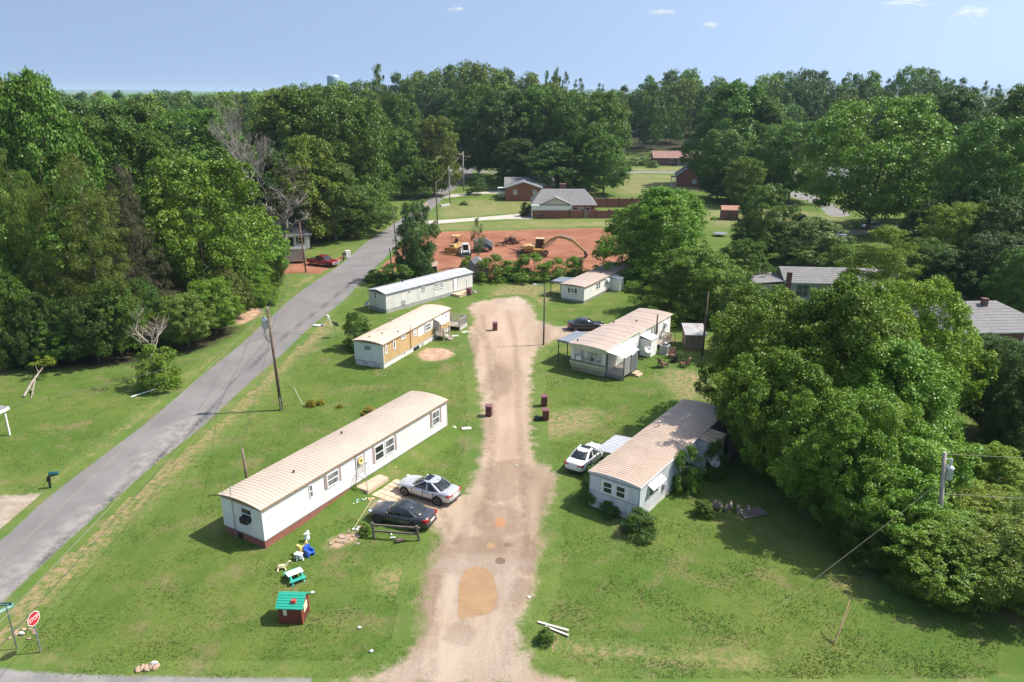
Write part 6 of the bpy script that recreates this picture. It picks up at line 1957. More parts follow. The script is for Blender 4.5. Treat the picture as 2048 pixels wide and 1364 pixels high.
def sedan(name, label, loc, ang, pm, L=4.85, W=1.85, H=1.45, wm=WH, sunroof=True, wb=2.83, tail='wide'):
    """x forward; wheels at +-wb/2"""
    car = thing(name, label, 'car', loc, ang)
    k = L / 4.85; hw = W / 2
    st = [(-2.40, .62, .42, .84), (-2.34, .80, .30, .99), (-2.05, .90, .22, 1.05), (-1.6, .96, .2, 1.03), (-.9, .985, .19, .96), (0, 1.0, .19, .93), (.7, .99, .19, .94), (1.05, .985, .19, .93), (1.5, .97, .19, .89), (2.0, .90, .21, .80), (2.28, .74, .28, .68), (2.40, .50, .36, .56)]
    rings = []
    for x, f, zb, zt in st:
        y = hw * f
        half = [(y * .80, zb), (y * .97, zb + .10), (y, zb + (zt - zb) * .45), (y * .985, zb + (zt - zb) * .78), (y * .90, zt - .02), (y * .55, zt + .015)]
        ring = [(x * k, a, z) for a, z in half] + [(x * k, 0, zt + .03)] + [(x * k, -a, z) for a, z in half[::-1]] + [(x * k, 0, zb)]
        rings.append(ring)
    loft(rings, pm, 'body', car)
    # greenhouse: dark glass with painted roof and pillars
    gl = [(0.92, -1.98, 1.10, .87, .82), (1.10, -1.68, .78, .81, .77), (1.28, -1.36, .48, .74, .70), (H - .05, -1.08, .22, .665, .635)]
    rings = []
    for z, xr, xf, wf, wr in gl:
        q = hw
        rr_ = [(xf * k, 0), (xf * k - .10, q * wf * .62), (xf * k - .35, q * wf), ((xf + xr) / 2 * k, q * (wf + wr) / 2 * 1.03), (xr * k + .35, q * wr), (xr * k + .10, q * wr * .62), (xr * k, 0)]
        ring = [(x, y, z) for x, y in rr_] + [(x, -y, z) for x, y in rr_[-2:0:-1]]
        rings.append(ring)
    loft(rings, car_glass, 'glass', car, True, 0)
    z, xr, xf, wf, wr = gl[-1]
    R2 = []
    for dz, ex in ((-.035, .03), (.012, .02), (.04, -.10), (.05, -.40)):
        q = hw
        rr_ = [((xf + ex) * k, 0), ((xf + ex) * k - .12, q * wf * .66), ((xf + ex * .5) * k - .36, q * wf + ex * .6), ((xf + xr) / 2 * k, q * (wf + wr) / 2 * 1.03 + ex * .6), ((xr - ex * .5) * k + .34, q * wr + ex * .6), ((xr - ex) * k + .12, q * wr * .66), ((xr - ex) * k, 0)]
        R2.append([(x, y, z + dz) for x, y in rr_] + [(x, -y, z + dz) for x, y in rr_[-2:0:-1]])
    loft(R2, pm, 'roof', car, True, 1)
    for s in (1, -1):
        b = MB()

        def lvl(g):
            z, xr, xf, wf, wr = g
            P = [(xf * k - .10, hw * wf * .62), (xf * k - .35, hw * wf), ((xf + xr) / 2 * k, hw * (wf + wr) / 2 * 1.03), (xr * k + .35, hw * wr), (xr * k + .10, hw * wr * .62)]
            P = [Vector((x, s * y, z)) for x, y in P]
            cx = Vector(((xf + xr) / 2 * k, 0, z))
            o_ = lambda p: cx + (p - cx) * 1.014
            return P, o_

        def strip(fa, fm, fb):
            rows = []
            for g in gl:
                P, o_ = lvl(g); rows.append([o_(fa(P)), o_(fm(P)), o_(fb(P))])
            for r0, r1 in zip(rows[:-1], rows[1:]):
                b.add([*r0, *r1], [(0, 1, 4, 3), (1, 2, 5, 4)])
        strip(lambda P: P[1].lerp(P[0], .16), lambda P: P[1], lambda P: P[1].lerp(P[2], .05))
        strip(lambda P: P[3].lerp(P[2], .22), lambda P: P[3], lambda P: P[3].lerp(P[4], .30))
        strip(lambda P: P[2].lerp(P[1], .05), lambda P: P[2], lambda P: P[2].lerp(P[3], .07))
        b.build('pillar', pm, car)
    if sunroof:
        MB().box(-.42 * k, .06 * k, -.40, .40, H - .01, H + .012).build('sunroof', car_glass, car)
    MB().prism([(-1.02 * k, H - .02), (-.88 * k, H - .02), (-1.0 * k, H + .07)], -.02, .02, 'y').build('antenna', black, car)
    for s in (1, -1):
        tl = MB()
        if tail == 'wide':
            tl.box(-2.33 * k, -2.12 * k, s * hw * .60, s * hw * .895, .76, .92).box(-2.395 * k, -2.30 * k, s * hw * .40, s * hw * .66, .78, .90)
        else:
            tl.box(-2.34 * k, -2.05 * k, s * hw * .72, s * hw * .905, .70, .95).box(-2.40 * k, -2.33 * k, s * hw * .45, s * hw * .78, .80, .93)
        tl.build('tail_light', red_lamp, car, bevel=.02)
        MB().box(1.98 * k, 2.30 * k, s * hw * .56, s * hw * .80, .60, .73).build('headlight', clear_lamp, car, bevel=.03)
        MB().blob((.66 * k, s * (hw * .99), 1.0), (.09, .11, .07), 0, 10).build('mirror', pm, car, smooth=True)
        sm_ = MB()
        for xx in (-1.02, -.18, .78):
            sm_.box(xx * k - .006, xx * k + .006, s * hw * .965, s * (hw * 1.0 + .002), .34, .90)
        sm_.box(-1.05 * k, .78 * k, s * hw * .94, s * (hw * .985), .245, .275)
        sm_.build('door_seam', black, car)
        hd = MB()
        for xx in (-.95, -.08): hd.box(xx * k, xx * k + .18, s * hw * .97, s * (hw * 1.0 + .02), .80, .825)
        hd.build('door_handle', pm, car)
        for xx in (-wb / 2, wb / 2):
            MB().lathe([(.335, -.02), (.405, -.02), (.405, .02), (.335, .02)], (xx, s * (hw * .975), .335), 22, 'y', cap=False).build('wheel_arch', dark, car)
    MB().box(-2.41 * k, -2.385 * k, -.26, .26, .60, .73).build('licence_plate', plas_w, car)
    MB().box(-2.40 * k, -2.20 * k, -hw * .70, hw * .70, .33, .42).build('rear_valance', black, car)
    MB().box(2.30 * k, 2.41 * k, -.45, .45, .38, .54).build('grille', black, car)
    put_wheels(car, [(-wb / 2, 1), (-wb / 2, -1), (wb / 2, 1), (wb / 2, -1)], hw - .10, wm)
    return car


def car_at(front_px, rear_px, width, side):
    """centre and heading from the two ground points under its near wheels; side +1: they are on its left"""
    f, r = Vector((*G(*front_px), 0)), Vector((*G(*rear_px), 0))
    d = (f - r).normalized(); ang = math.atan2(d.y, d.x)
    left = Vector((-d.y, d.x, 0))
    c = (f + r) / 2 - left * (side * (width / 2 - .12))
    return c, ang, (f - r).length


p_silver = paint('paint_silver', (.56, .56, .575), .28, .35)
p_grey = paint('paint_charcoal', (.055, .056, .064), .25, .25)
p_white = paint('paint_white', (.80, .80, .80), .25)
p_red = paint('paint_red', (.21, .010, .020), .25)
p_black = paint('paint_black', (.015, .016, .019), .22)
c, a, w = car_at((811, 990), (876, 1010), 1.85, 1)
sedan('parked_car', 'silver sedan with a dark sunroof parked beside the paver patio', c, a, p_silver, 4.87, 1.85, 1.47, WH)
c, a, w = car_at((760, 1047), (829, 1061), 1.80, 1)
sedan('parked_car', 'charcoal sedan with dark wheels parked beside the rail fence', c, a + R(-2), p_grey, 4.65, 1.80, 1.42, WH_D, tail='tall', wb=2.70)
rl, rr_ = Vector((*G(1129.5, 945), 0)), Vector((*G(1163, 953), 0))
fwd = Vector((math.cos(R(58)), math.sin(R(58)), 0))
sedan('parked_car', 'white sedan backed out from under the ribbed metal awning', (rl + rr_) / 2 + fwd * 2.25, R(58), p_white, 4.75, 1.80, 1.45, WH, tail='wide')
g = G(1176, 661)
sedan('parked_car', 'dark blue black sedan peeking out behind the grey carport', (g[0] - .2, g[1] + .5, 0), R(5), p_black, 4.6, 1.8, 1.45, WH, sunroof=False)
g = G(1606, 443)
sedan('parked_car', 'black car on the lawn by the side road', (g[0], g[1], 0), R(12), p_black, 4.8, 1.9, 1.65, WH, sunroof=False)
g = G(1745, 458)
sedan('parked_car', 'light grey car under the big round oak', (g[0], g[1], 0), R(175), p_silver, 4.6, 1.8, 1.5, WH, sunroof=False)
g = G(1788, 460)
sedan('parked_car', 'dark car in the oak shade next to the light grey one', (g[0], g[1], 0), R(4), p_grey, 4.6, 1.8, 1.5, WH, sunroof=False)
g = G(1672, 475)
sedan('parked_car', 'white car half hidden behind the silvery tree', (g[0], g[1], 0), R(110), p_white, 4.6, 1.8, 1.5, WH, sunroof=False)

# red pickup
f, r = Vector((*G(657, 535), 0)), Vector((*G(624, 531), 0))
d = (f - r).normalized(); left = Vector((-d.y, d.x, 0))
tr = thing('pickup_truck', 'dark red crew cab pickup with chrome bumper by the road', 'pickup', (f + r) / 2 + left * .85, math.atan2(d.y, d.x))
w2 = .93
MB().prism([(-2.75, .5), (2.65, .45), (2.72, .75), (2.62, .98), (1.35, 1.08), (1.05, 1.10), (-2.75, 1.06)], -w2, w2, 'y').build('body', p_red, tr, bevel=.09)
MB().prism([(-1.0, 1.10), (1.25, 1.10), (.72, 1.62), (.5, 1.66), (-.72, 1.66), (-.86, 1.60)], -w2 + .16, w2 - .16, 'y').build('glass', car_glass, tr, bevel=.06)
MB().box(-.82, .62, -w2 + .20, w2 - .20, 1.64, 1.72).build('roof', p_red, tr, bevel=.05)
b = MB()
for s in (1, -1):
    y = s * (w2 - .15)
    for x0, x1 in ((1.22, .68), (.12, .08), (-.92, -.80)): b.beam((x0, y, 1.10), (x1, y, 1.64), .09, .04)
b.build('pillar', p_red, tr)
MB().box(-2.68, -1.08, -w2 + .10, w2 - .10, 1.0, 1.075).build('bed_floor', dark, tr)
MB().box(2.60, 2.82, -w2 + .02, w2 - .02, .48, .62).build('front_bumper', chrome, tr, bevel=.04)
MB().box(2.68, 2.74, -.55, .55, .68, .90).build('grille', chrome, tr)
for s in (1, -1):
    MB().lathe([(.11, 0), (.11, .05), (.001, .06)], (2.66, s * .72, .82), 14, 'x').build('headlight', clear_lamp, tr)
    MB().blob((.85, s * (w2 + .10), 1.15), (.06, .1, .09), 0, 8).build('mirror', chrome, tr)
    b = MB()
    for x in (.95, .10, -.90): b.box(x - .008, x + .008, s * (w2 - .03), s * (w2 + .003), .55, 1.05)
    b.build('door_seam', black, tr)
    MB().box(-2.0, 1.0, s * (w2 - .08), s * (w2 + .05), .40, .46).build('side_step', chrome, tr)
    for x in (-1.72, 1.70):
        MB().lathe([(.36, -.02), (.46, -.02), (.46, .02), (.36, .02)], (x, s * (w2 - .01), .38), 22, 'y', cap=False).build('wheel_arch', dark, tr)
put_wheels(tr, [(-1.72, 1), (-1.72, -1), (1.70, 1), (1.70, -1)], w2 - .08, WH_T)

# enclosed cargo trailer
e0 = Vector((*G(562, 529), 0)); e1 = Vector((*G(605, 527), 0)); d = (e1 - e0).normalized()
ct = thing('cargo_trailer', 'silver enclosed cargo trailer parked before the white cottage', 'trailer', e0, math.atan2(d.y, d.x))
t_m = M('trailer_skin', (.36, .37, .38), .35, .08, .8, metal=.5, dirt=(.22, .21, .20), dirt_amt=.4)
MB().prism([(-.6, .45), (3.9, .45), (4.05, .55), (4.05, 2.45), (3.85, 2.55), (-.6, 2.55)], 0, 2.1, 'y').build('box', t_m, ct, bevel=.04)
MB().box(-.62, 4.07, -.02, .0, 2.42, 2.52).box(-.62, 4.07, -.02, 0, .46, .56).build('edge_trim', chrome, ct)
MB().tube([(.35, -.06, .45), (.5, -.06, .78), (.9, -.06, .86), (1.3, -.06, .78), (1.45, -.06, .45)], .05, 6).build('mudguard', steel, ct)
MB().box(4.05, 4.08, .3, 1.8, .6, 1.3).build('stone_guard', chrome, ct)
MB().beam((4.05, .3, .5), (5.2, 1.05, .5), .09).beam((4.05, 1.8, .5), (5.2, 1.05, .5), .09).beam((5.1, 1.05, .5), (5.1, 1.05, 0), .07).build('tongue', black, ct)
for x, s in ((.9, .05), (.9, 2.05)):
    o = bpy.data.objects.new('wheel', None); COL.objects.link(o); o.parent = ct; o.location = (x, s, .34); o.rotation_euler = (0, 0, math.pi if s < 1 else 0)
    obj('tyre', WH[0], o); obj('rim', WH[1], o)

# yellow machines on the clay
yel = M('machine_yellow', (.48, .33, .13), .5, .12, 1.5, dirt=(.34, .17, .08), dirt_amt=.6)
yel_d = M('machine_ochre', (.36, .20, .055), .6, .15, 1.5)
trk = M('track_steel', (.13, .085, .06), .7, .2, 3)


def track(b, x0, x1, y0, y1, h=.8):
    r = h / 2
    pts = []
    for k in range(9):
        a = -math.pi / 2 + math.pi * k / 8
        pts.append((x1 - r + r * math.cos(a), r + r * math.sin(a)))
    for k in range(9):
        a = math.pi / 2 + math.pi * k / 8
        pts.append((x0 + r + r * math.cos(a), r + r * math.sin(a)))
    b.prism(pts, y0, y1, 'y')
    n = int((x1 - x0) / .22)
    for k in range(n):
        q = x0 + .2 + (x1 - x0 - .4) * k / n
        b.box(q, q + .07, y0 - .02, y1 + .02, h, h + .05)
    return b


g = G(905, 512)
bd = thing('bulldozer', 'dusty yellow tracked loader with canopy and broad front bucket', 'bulldozer', (g[0] + .3, g[1] + 3.0, 0), R(-108))
tb = MB(); track(tb, -1.7, 1.5, -1.15, -.65, .95); track(tb, -1.7, 1.5, .65, 1.15, .95); tb.build('track', trk, bd)
MB().prism([(-1.5, .6), (1.5, .6), (1.6, 1.35), (.2, 1.55), (-.2, 1.75), (-1.5, 1.7)], -.62, .62, 'y').build('hull', yel, bd, bevel=.05)
MB().box(.3, 1.55, -.42, .42, 1.4, 1.75).build('engine_cover', yel, bd, bevel=.06)
MB().box(-.75, -.2, -.3, .3, 1.7, 2.0).box(-.9, -.72, -.3, .3, 1.7, 2.45).build('seat', black, bd, bevel=.04)
b = MB()
for x, y in ((-1.1, -.6), (-1.1, .6), (.15, -.6), (.15, .6)): b.beam((x, y, 1.6), (x, y, 2.95), .08)
b.build('canopy_post', yel_d, bd)
MB().box(-1.35, .45, -.75, .75, 2.95, 3.08).build('canopy', yel, bd, bevel=.04)
b = MB()
for s in (-.75, .75): b.beam((.2, s, 1.5), (2.0, s, .7), .16, .26)
b.build('lift_arm', yel, bd)
MB().prism([(1.95, .1), (2.6, .1), (2.62, .16), (2.15, .35), (2.08, .95), (2.2, 1.25), (2.05, 1.27), (1.92, 1.0)], -1.25, 1.25, 'y').build('bucket', yel_d, bd)
MB().tube([(1.0, .25, 1.75), (1.0, .25, 2.4)], .05, 8).build('exhaust', black, bd)

g = G(928, 514)
sk = thing('skid_steer', 'white skid steer loader on tracks beside the yellow loader', 'loader', (g[0] + .2, g[1] + 1.5, 0), R(-85))
tb = MB(); track(tb, -1.2, 1.0, -.85, -.5, .7); track(tb, -1.2, 1.0, .5, .85, .7); tb.build('track', rubber, sk)
MB().prism([(-1.4, .4), (.9, .4), (.9, .9), (-.3, 1.1), (-1.4, 1.2)], -.5, .5, 'y').build('hull', trim_w, sk, bevel=.04)
MB().prism([(-.9, 1.1), (.6, .8), (.45, 1.95), (-.8, 2.0)], -.45, .45, 'y').build('cab', car_glass, sk, bevel=.03)
b = MB()
for s in (-.47, .47):
    b.beam((.6, s, .8), (.45, s, 1.98), .08).beam((-.9, s, 1.1), (-.8, s, 2.02), .08).beam((.48, s, 1.98), (-.82, s, 2.02), .08)
b.box(-.85, .5, -.5, .5, 2.0, 2.06).build('cab_frame', trim_w, sk)
b = MB()
for s in (-.72, .72): b.beam((-1.3, s, 1.5), (.6, s, 1.25), .14, .2).beam((.6, s, 1.25), (1.25, s, .45), .14, .2)
b.build('lift_arm', trim_w, sk)
MB().prism([(1.2, .08), (1.9, .08), (1.4, .3), (1.3, .65), (1.2, .65)], -.95, .95, 'y').build('bucket', black, sk)

g = G(968, 509)
dm = thing('dump_trailer', 'white sided dump trailer with an empty dark bed', 'trailer', (g[0] - .8, g[1] + 1.2, 0), R(20))
MB().box(0, 2.4, 0, 3.6, .75, .85).build('bed_floor', dark, dm)
MB().box(-.06, 0, 0, 3.6, .7, 1.9).build('side_panel', M('white_panel_dirty', (.62, .61, .58), .5, .08, 1, dirt=(.35, .2, .12), dirt_amt=.5), dm)
MB().box(2.4, 2.46, 0, 3.6, .7, 1.9).build('side_panel', M('white_panel_dirty', (.62, .61, .58)), dm)
MB().box(0, 2.4, 3.55, 3.6, .7, 1.9).build('headboard', M('white_panel_dirty', (.62, .61, .58)), dm)
b = MB()
for q in (.2, 1.0, 1.8, 2.6, 3.4): b.box(2.462, 2.52, q - .04, q + .04, .7, 1.9)
b.build('side_rib', trim_w, dm)
for x in (-.15, 2.6):
    for y in (1.4, 2.3):
        o = bpy.data.objects.new('wheel', None); COL.objects.link(o); o.parent = dm; o.location = (x, y, .35); o.rotation_euler = (0, 0, R(90) if x < 1 else R(-90))
        obj('tyre', WH[0], o); obj('rim', WH[1], o)
MB().beam((1.2, 3.6, .6), (1.2, 5.0, .5), .12).build('tongue', black, dm)

g = G(1075, 514)
ex = thing('excavator', 'mustard excavator with long arched boom behind the hedge', 'excavator', (g[0], g[1] + 1.0, 0), R(-8))
tb = MB(); track(tb, -1.9, 1.9, -1.4, -.85, .85); track(tb, -1.9, 1.9, .85, 1.4, .85); tb.build('track', trk, ex)
MB().box(-2.3, 1.2, -1.25, 1.25, .95, 1.35).build('turntable', yel_d, ex, bevel=.05)
MB().prism([(-2.4, 1.36), (-.5, 1.36), (-.5, 1.95), (-1.3, 2.05), (-2.35, 1.9)], -1.2, 1.2, 'y').build('engine_housing', yel, ex, bevel=.08)
MB().prism([(-.3, 1.36), (1.25, 1.36), (1.3, 2.0), (.95, 2.95), (-.3, 2.95)], .2, 1.15, 'y').build('cab', car_glass, ex, bevel=.04)
MB().box(-.4, 1.1, .12, 1.22, 2.95, 3.06).build('cab_roof', M('cab_tan', (.55, .44, .30), .6, .08), ex, bevel=.03)
b = MB()
for x, y in ((-.3, .18), (1.1, .18), (-.3, 1.17), (1.1, 1.17)): b.beam((x + (.18 if x > 1 else 0), y, 1.36), (x - .08, y, 2.96), .09)
b.build('cab_pillar', yel, ex)
boom = [(1.0, -.3, 1.6), (2.4, -.3, 3.0), (3.6, -.3, 3.55), (5.0, -.3, 3.4), (6.3, -.3, 2.85)]
b = MB()
for p, q in zip(boom[:-1], boom[1:]): b.beam(p, q, .34, .48)
b.build('boom', yel, ex)
MB().beam((6.1, -.3, 3.05), (8.3, -.3, 1.15), .28, .38).build('dipper_arm', yel, ex)
MB().tube([(1.6, -.3, 1.5), (3.3, -.3, 3.2)], .09, 8).tube([(4.0, -.3, 3.85), (6.2, -.3, 3.25)], .08, 8).build('hydraulic_ram', steel, ex)
MB().prism([(8.1, 1.3), (8.5, 1.2), (8.95, .6), (8.7, .05), (8.2, .0), (8.35, .5)], -.75, .15, 'y').build('bucket', trk, ex)


def rubble(name, label, loc, n, spread, size, mats, cat, flat=.6, seed=1, long=0.0):
    t = thing(name, label, cat, loc, 0)
    rr = random.Random(seed)
    for mi, mt in enumerate(mats):
        b = MB()
        for k in range(n // len(mats)):
            a, q = rr.uniform(0, 6.28), spread * math.sqrt(rr.random())
            x, y = q * math.cos(a), q * math.sin(a) * .6
            z = max(0, (1 - q / spread)) * size * 2 * flat
            if rr.random() < long:
                d = Vector((rr.uniform(-1, 1), rr.uniform(-1, 1), rr.uniform(-.2, .5))).normalized() * size * rr.uniform(1, 2.6)
                b.tube([(x, y, z + .05), (x + d.x, y + d.y, z + max(.03, d.z + .1))], [size * .10, size * .05], 5)
            else:
                s = size * rr.uniform(.3, .8)
                b.blob((x, y, z + s * .25), (s * .6, s * .5, s * .4), .3, 6, rr)
        b.build(('lump', 'stick', 'clod')[mi % 3], mt, t)
    return t


g = G(1022, 487)
rubble('debris_pile', 'dark heap of uprooted stumps on the red clay', (*g, 0), 60, 1.7, .8, (wood_dark, M('root_soil', (.12, .05, .035), .9, .2)), 'debris', .7, 2, .6)
g = G(1052, 507)
rubble('brush_pile', 'reddish brush heap beside the excavator', (*g, 0), 60, 1.5, .9, (M('brush_red', (.24, .11, .075), .9, .3), wood_dark), 'debris', .8, 4, .75)
g = G(1000, 492)
rubble('branch_litter', 'scattered dark branches beside the stump heap', (*g, 0), 20, 1.6, .5, (wood_dark,), 'debris', .2, 9, 1.0)

# ------------------------------------------------------------------ poles and lines
def pole(name, label, base, h, r=.13, top_off=(0, 0), mat=None, cat='utility pole'):
    p = thing(name, label, cat, (base[0], base[1], 0))
    tx, ty = top_off
    MB().tube([(0, 0, -.1), (tx * .5, ty * .5, h * .5), (tx, ty, h)], [r, r * .88, r * .72], 12).build('shaft', mat or pole_w, p, True)
    return p


def transformer(p, x, y, z, ang, r=.26, hh=.85):
    c, s = math.cos(ang), math.sin(ang)
    t = MB().lathe([(r * .8, 0), (r, .06), (r, hh - .08), (r * 1.06, hh - .07), (r * 1.06, hh), (r * .7, hh + .09), (.02, hh + .11)], (x + c * (r + .2), y + s * (r + .2), z), 18).build('transformer', can_grey, p, True)
    MB().lathe([(.06, 0), (.09, .06), (.05, .1), (.08, .16), (.03, .24)], (x + c * (r + .2), y + s * (r + .2), z + hh + .09), 10).build('bushing', M('porcelain', (.45, .47, .48), .3, .1), t)
    MB().beam((x, y, z + .2), (x + c * .25, y + s * .25, z + .2), .12, .06).beam((x, y, z + hh - .2), (x + c * .25, y + s * .25, z + hh - .2), .12, .06).build('bracket', steel, t)
    return t


P1 = G(563, 820)
h1p = 9.6
off1 = (XAT(535, P1[1], h1p) - P1[0], 0)
pl = pole('utility_pole', 'tall brown utility pole with grey transformer on the lawn by the road', P1, h1p, .15, off1)
transformer(pl, off1[0] * .87, 0, 7.75, R(170))
MB().tube([(.02, -.14, 0), (.0, -.14, 1.25)], .07, 8).build('cable_guard', steel, pl)
MB().beam((off1[0], 0, h1p - .25), (off1[0] - .7, -.1, h1p - .1), .07).build('arm', pole_grey, pl)
MB().lathe([(.05, 0), (.07, .1), (.03, .22)], (off1[0], 0, h1p), 8).build('insulator', M('porcelain', (.45, .47, .48)), pl)
b = MB()
for k in range(5): b.tube([(off1[0] * .8 - .5, 0, 7.8), (off1[0] * .75 - .7 + .1 * k, -.1, 7.2 - .15 * k), (off1[0] * .65, 0, 6.6 - .1 * k)], .012, 5)
b.build('drop_wire', wire_m, pl)

P2 = G(612, 545)
pole('utility_pole', 'brown utility pole standing before the silver cargo trailer', P2, 8.1, .13, (-.35, 0), M('pole_red', (.19, .10, .065), .9, .2, 2))
P3 = G(796, 530)
pole('utility_pole', 'thin dark pole rising beside the bluish green tree', P3, 9.8, .11, (-.45, 0), wood_dark)
q = G(787, 563)
pp = pole('utility_pole', 'short dark pole with a leaning brace behind the grey roofed home', q, 5.2, .10, (-.35, 0), wood_dark)
MB().tube([(.6, -.5, 0), (-.1, 0, 2.4)], .07, 6).build('brace', pole_grey, pp)
P4 = G(875, 448)
pole('utility_pole', 'thin dark pole at the mouth of the pale concrete drive', P4, 9.2, .14, (-.1, 0), wood_dark)
P5 = G(900, 408)
pl5 = pole('utility_pole', 'grey utility pole on the striped lawn by the road', P5, 9.6, .16, (-.1, 0), pole_grey)
transformer(pl5, -.1, 0, 7.6, R(0), .3, .9)
P6 = G(927.5, 382)
pole('utility_pole', 'tall grey utility pole by the far drive and street corner', P6, 11.2, .19, (0, 0), pole_grey)
q = G(1246, 340)
pole('utility_pole', 'pale pole beside the far street opposite the ranch house', q, 9.5, .18, (0, 0), pole_grey)
q = G(1346, 400)
pole('utility_pole', 'slim grey pole in front of the red brick cottage', q, 6.0, .12, (0, 0), pole_grey)
P7 = G(1087, 690)
lp_ = pole('light_pole', 'slender dark wooden pole with a street lamp arm beside the dirt drive', P7, 7.15, .10, (.05, 0), wood_dark, 'street lamp')
MB().tube([(.05, 0, 6.95), (-.4, 0, 7.2), (-.95, .05, 7.18)], .028, 6).build('arm', steel, lp_)
MB().blob((-1.1, .05, 7.13), (.28, .12, .09), 0, 12).build('lamp_head', can_grey, lp_, True)
MB().box(-.12, .12, -.16, -.08, 2.2, 2.7).build('breaker_box', tin, lp_)
P8 = loc_to_world(h5, (10.1, -.9, 0))
sp = pole('service_pole', 'dark service pole rising beside the heat pump and deck', P8, 4.35, .11, (.1, 0), wood_dark)
MB().box(-.2, .2, -.2, -.1, 1.2, 1.9).build('meter_box', tin, sp)
P9 = G(1404, 712)
pole('utility_pole', 'dark pole before the tin shed at the edge of the tree shade', P9, 7.3, .12, (.1, 0), wood_dark)
q = G(1891, 470)
pole('utility_pole', 'thin dark pole near the coral red house under trees', q, 9.5, .15, (0, 0), wood_dark)
P10 = G(1872, 1130)
top10 = (XAT(1893, P10[1], 8.2) - P10[0], 0)
h10 = ZAT(905, P10[1])
pr10 = pole('utility_pole', 'weathered grey utility pole with transformer rising out of the foreground trees', P10, h10, .15, top10, pole_grey)
transformer(pr10, top10[0] * .9, 0, h10 - 1.75, R(5), .23, .75)
MB().beam((top10[0], 0, h10 - .45), (top10[0] + .5, 0, h10 - .42), .05).tube([(top10[0] + .5, 0, h10 - .45), (top10[0] + .5, 0, h10 - .75)], .07, 8).build('cutout_arm', can_grey, pr10)
b = MB()
b.tube([(top10[0] + .75, 0, h10 - 1.1), (top10[0] + .8, -.1, h10 - 1.8), (top10[0] + .2, 0, h10 - 2.2)], .012, 5)
b.build('drop_wire', wire_m, pr10)
q = G(498, 985)
pole('wooden_post', 'short weathered post standing behind the long white home', q, ZAT(897, q[1]), .11, (-.1, 0), M('post_brown', (.22, .15, .10), .9, .2, 3), 'post')


def wire(label, a, b, sag, r=.012, mat=None, group=None):
    a, b = Vector(a), Vector(b)
    L = (b - a).length; n = 14
    pts = [a.lerp(b, k / n) - Z1 * (sag * 4 * (k / n) * (1 - k / n)) for k in range(n + 1)]
    o = MB().tube(pts, r, 5).build('power_line', mat or wire_m)
    return tag(o, label, 'power line', group)


t1 = Vector((P1[0] + off1[0], P1[1], h1p))
wire('topmost line from the transformer pole toward the near road corner', t1, (-21.6, 8, 9.2), .55, .009, wire_l)
wire('middle line from the transformer pole toward the near road corner', t1 - Z1 * 1.9, (-20.6, 8, 7.6), .6, .012, wire_l)
wire('lowest line from the transformer pole toward the near road corner', t1 - Z1 * 2.4, (-20.2, 8, 7.0), .7, .015, wire_m)
t2 = Vector((P2[0] - .35, P2[1], 7.9))
wire('upper line from the transformer pole to the pole by the cargo trailer', t1 - Z1 * .1, t2, .7, .014)
wire('lower line from the transformer pole to the pole by the cargo trailer', t1 - Z1 * 2.2, t2 - Z1 * 1.2, .8, .018)
wire('line from the transformer pole across the lawn to the white porch', t1 - Z1 * 2.4, (pr0[0], pr0[1], 2.6), .5, .014, wire_l)
wire('line from the transformer pole to the tan home mast', t1 - Z1 * 2.2, loc_to_world(h2, (5.35, -.09, 3.3)), .5, .012)
wire('line from the transformer pole to the long home mast', t1 - Z1 * 2.4, loc_to_world(HOME1, (-.07, 2.62, 3.75)), .4, .012)
wire('line between the trailer pole and the thin dark roadside pole', t2, (P3[0] - .45, P3[1], 9.6), .6, .014)
wire('line between the thin dark roadside pole and the drive mouth pole', (P3[0] - .45, P3[1], 9.6), (P4[0] - .1, P4[1], 9.0), .5, .016)
wire('line between the drive mouth pole and the striped lawn pole', (P4[0] - .1, P4[1], 9.0), (P5[0] - .1, P5[1], 9.4), .5, .025, wire_l)
wire('upper line between the striped lawn pole and the corner pole', (P5[0] - .1, P5[1], 9.4), (P6[0], P6[1], 11), .5, .025, wire_l)
wire('lower line between the striped lawn pole and the corner pole', (P5[0] - .1, P5[1], 7.0), (P6[0], P6[1], 8.0), .6, .03, wire_l)
q = G(1246, 340)
for dz, w_ in ((9.3, 'upper'), (7.4, 'lower')):
    wire(w_ + ' line along the far street past the ranch house', (q[0], q[1], dz), (q[0] + 75, q[1] - 4, dz), .9, .035, wire_l)
wire('line from the street lamp pole over the hedge', (P7[0], P7[1], 6.9), (P3[0] - .4, P3[1], 8.2), .9, .012)
t10 = Vector((P10[0] + top10[0], P10[1], h10))
wire('top line running from the grey foreground pole out of the picture', t10 - Z1 * .1, t10 + Vector((30, -1.5, .3)), .35, .014, wire_l)
wire('second line running from the grey foreground pole out of the picture', t10 + Vector((.3, 0, -2.7)), t10 + Vector((30, -1.5, -2.4)), .45, .018, wire_l)
wire('third line running from the grey foreground pole out of the picture', t10 + Vector((.0, 0, -4.6)), t10 + Vector((30, -1.5, -4.4)), .4, .018, wire_l)
g = G(1540, 1226)
wire('thin guy wire slanting from the grey pole to the shaded lawn', t10 - Z1 * 2.0, (g[0], g[1], .05), .1, .010, wire_l)
gy = thing('guy_anchor', 'pair of pale guy wire guards anchored in the dark lawn', 'guy wire', (*G(1668, 1290), 0))
for q in ((1722, 1200), (1728, 1222)):
    w_ = Vector((*G(*q), 0)) - Vector(gy.location)
    MB().tube([(0, 0, 0), (w_.x * .35, w_.y * .35 - .1, 1.9)], .035, 6).build('guard', M('guard_tan', (.50, .37, .16), .5, .1), gy)

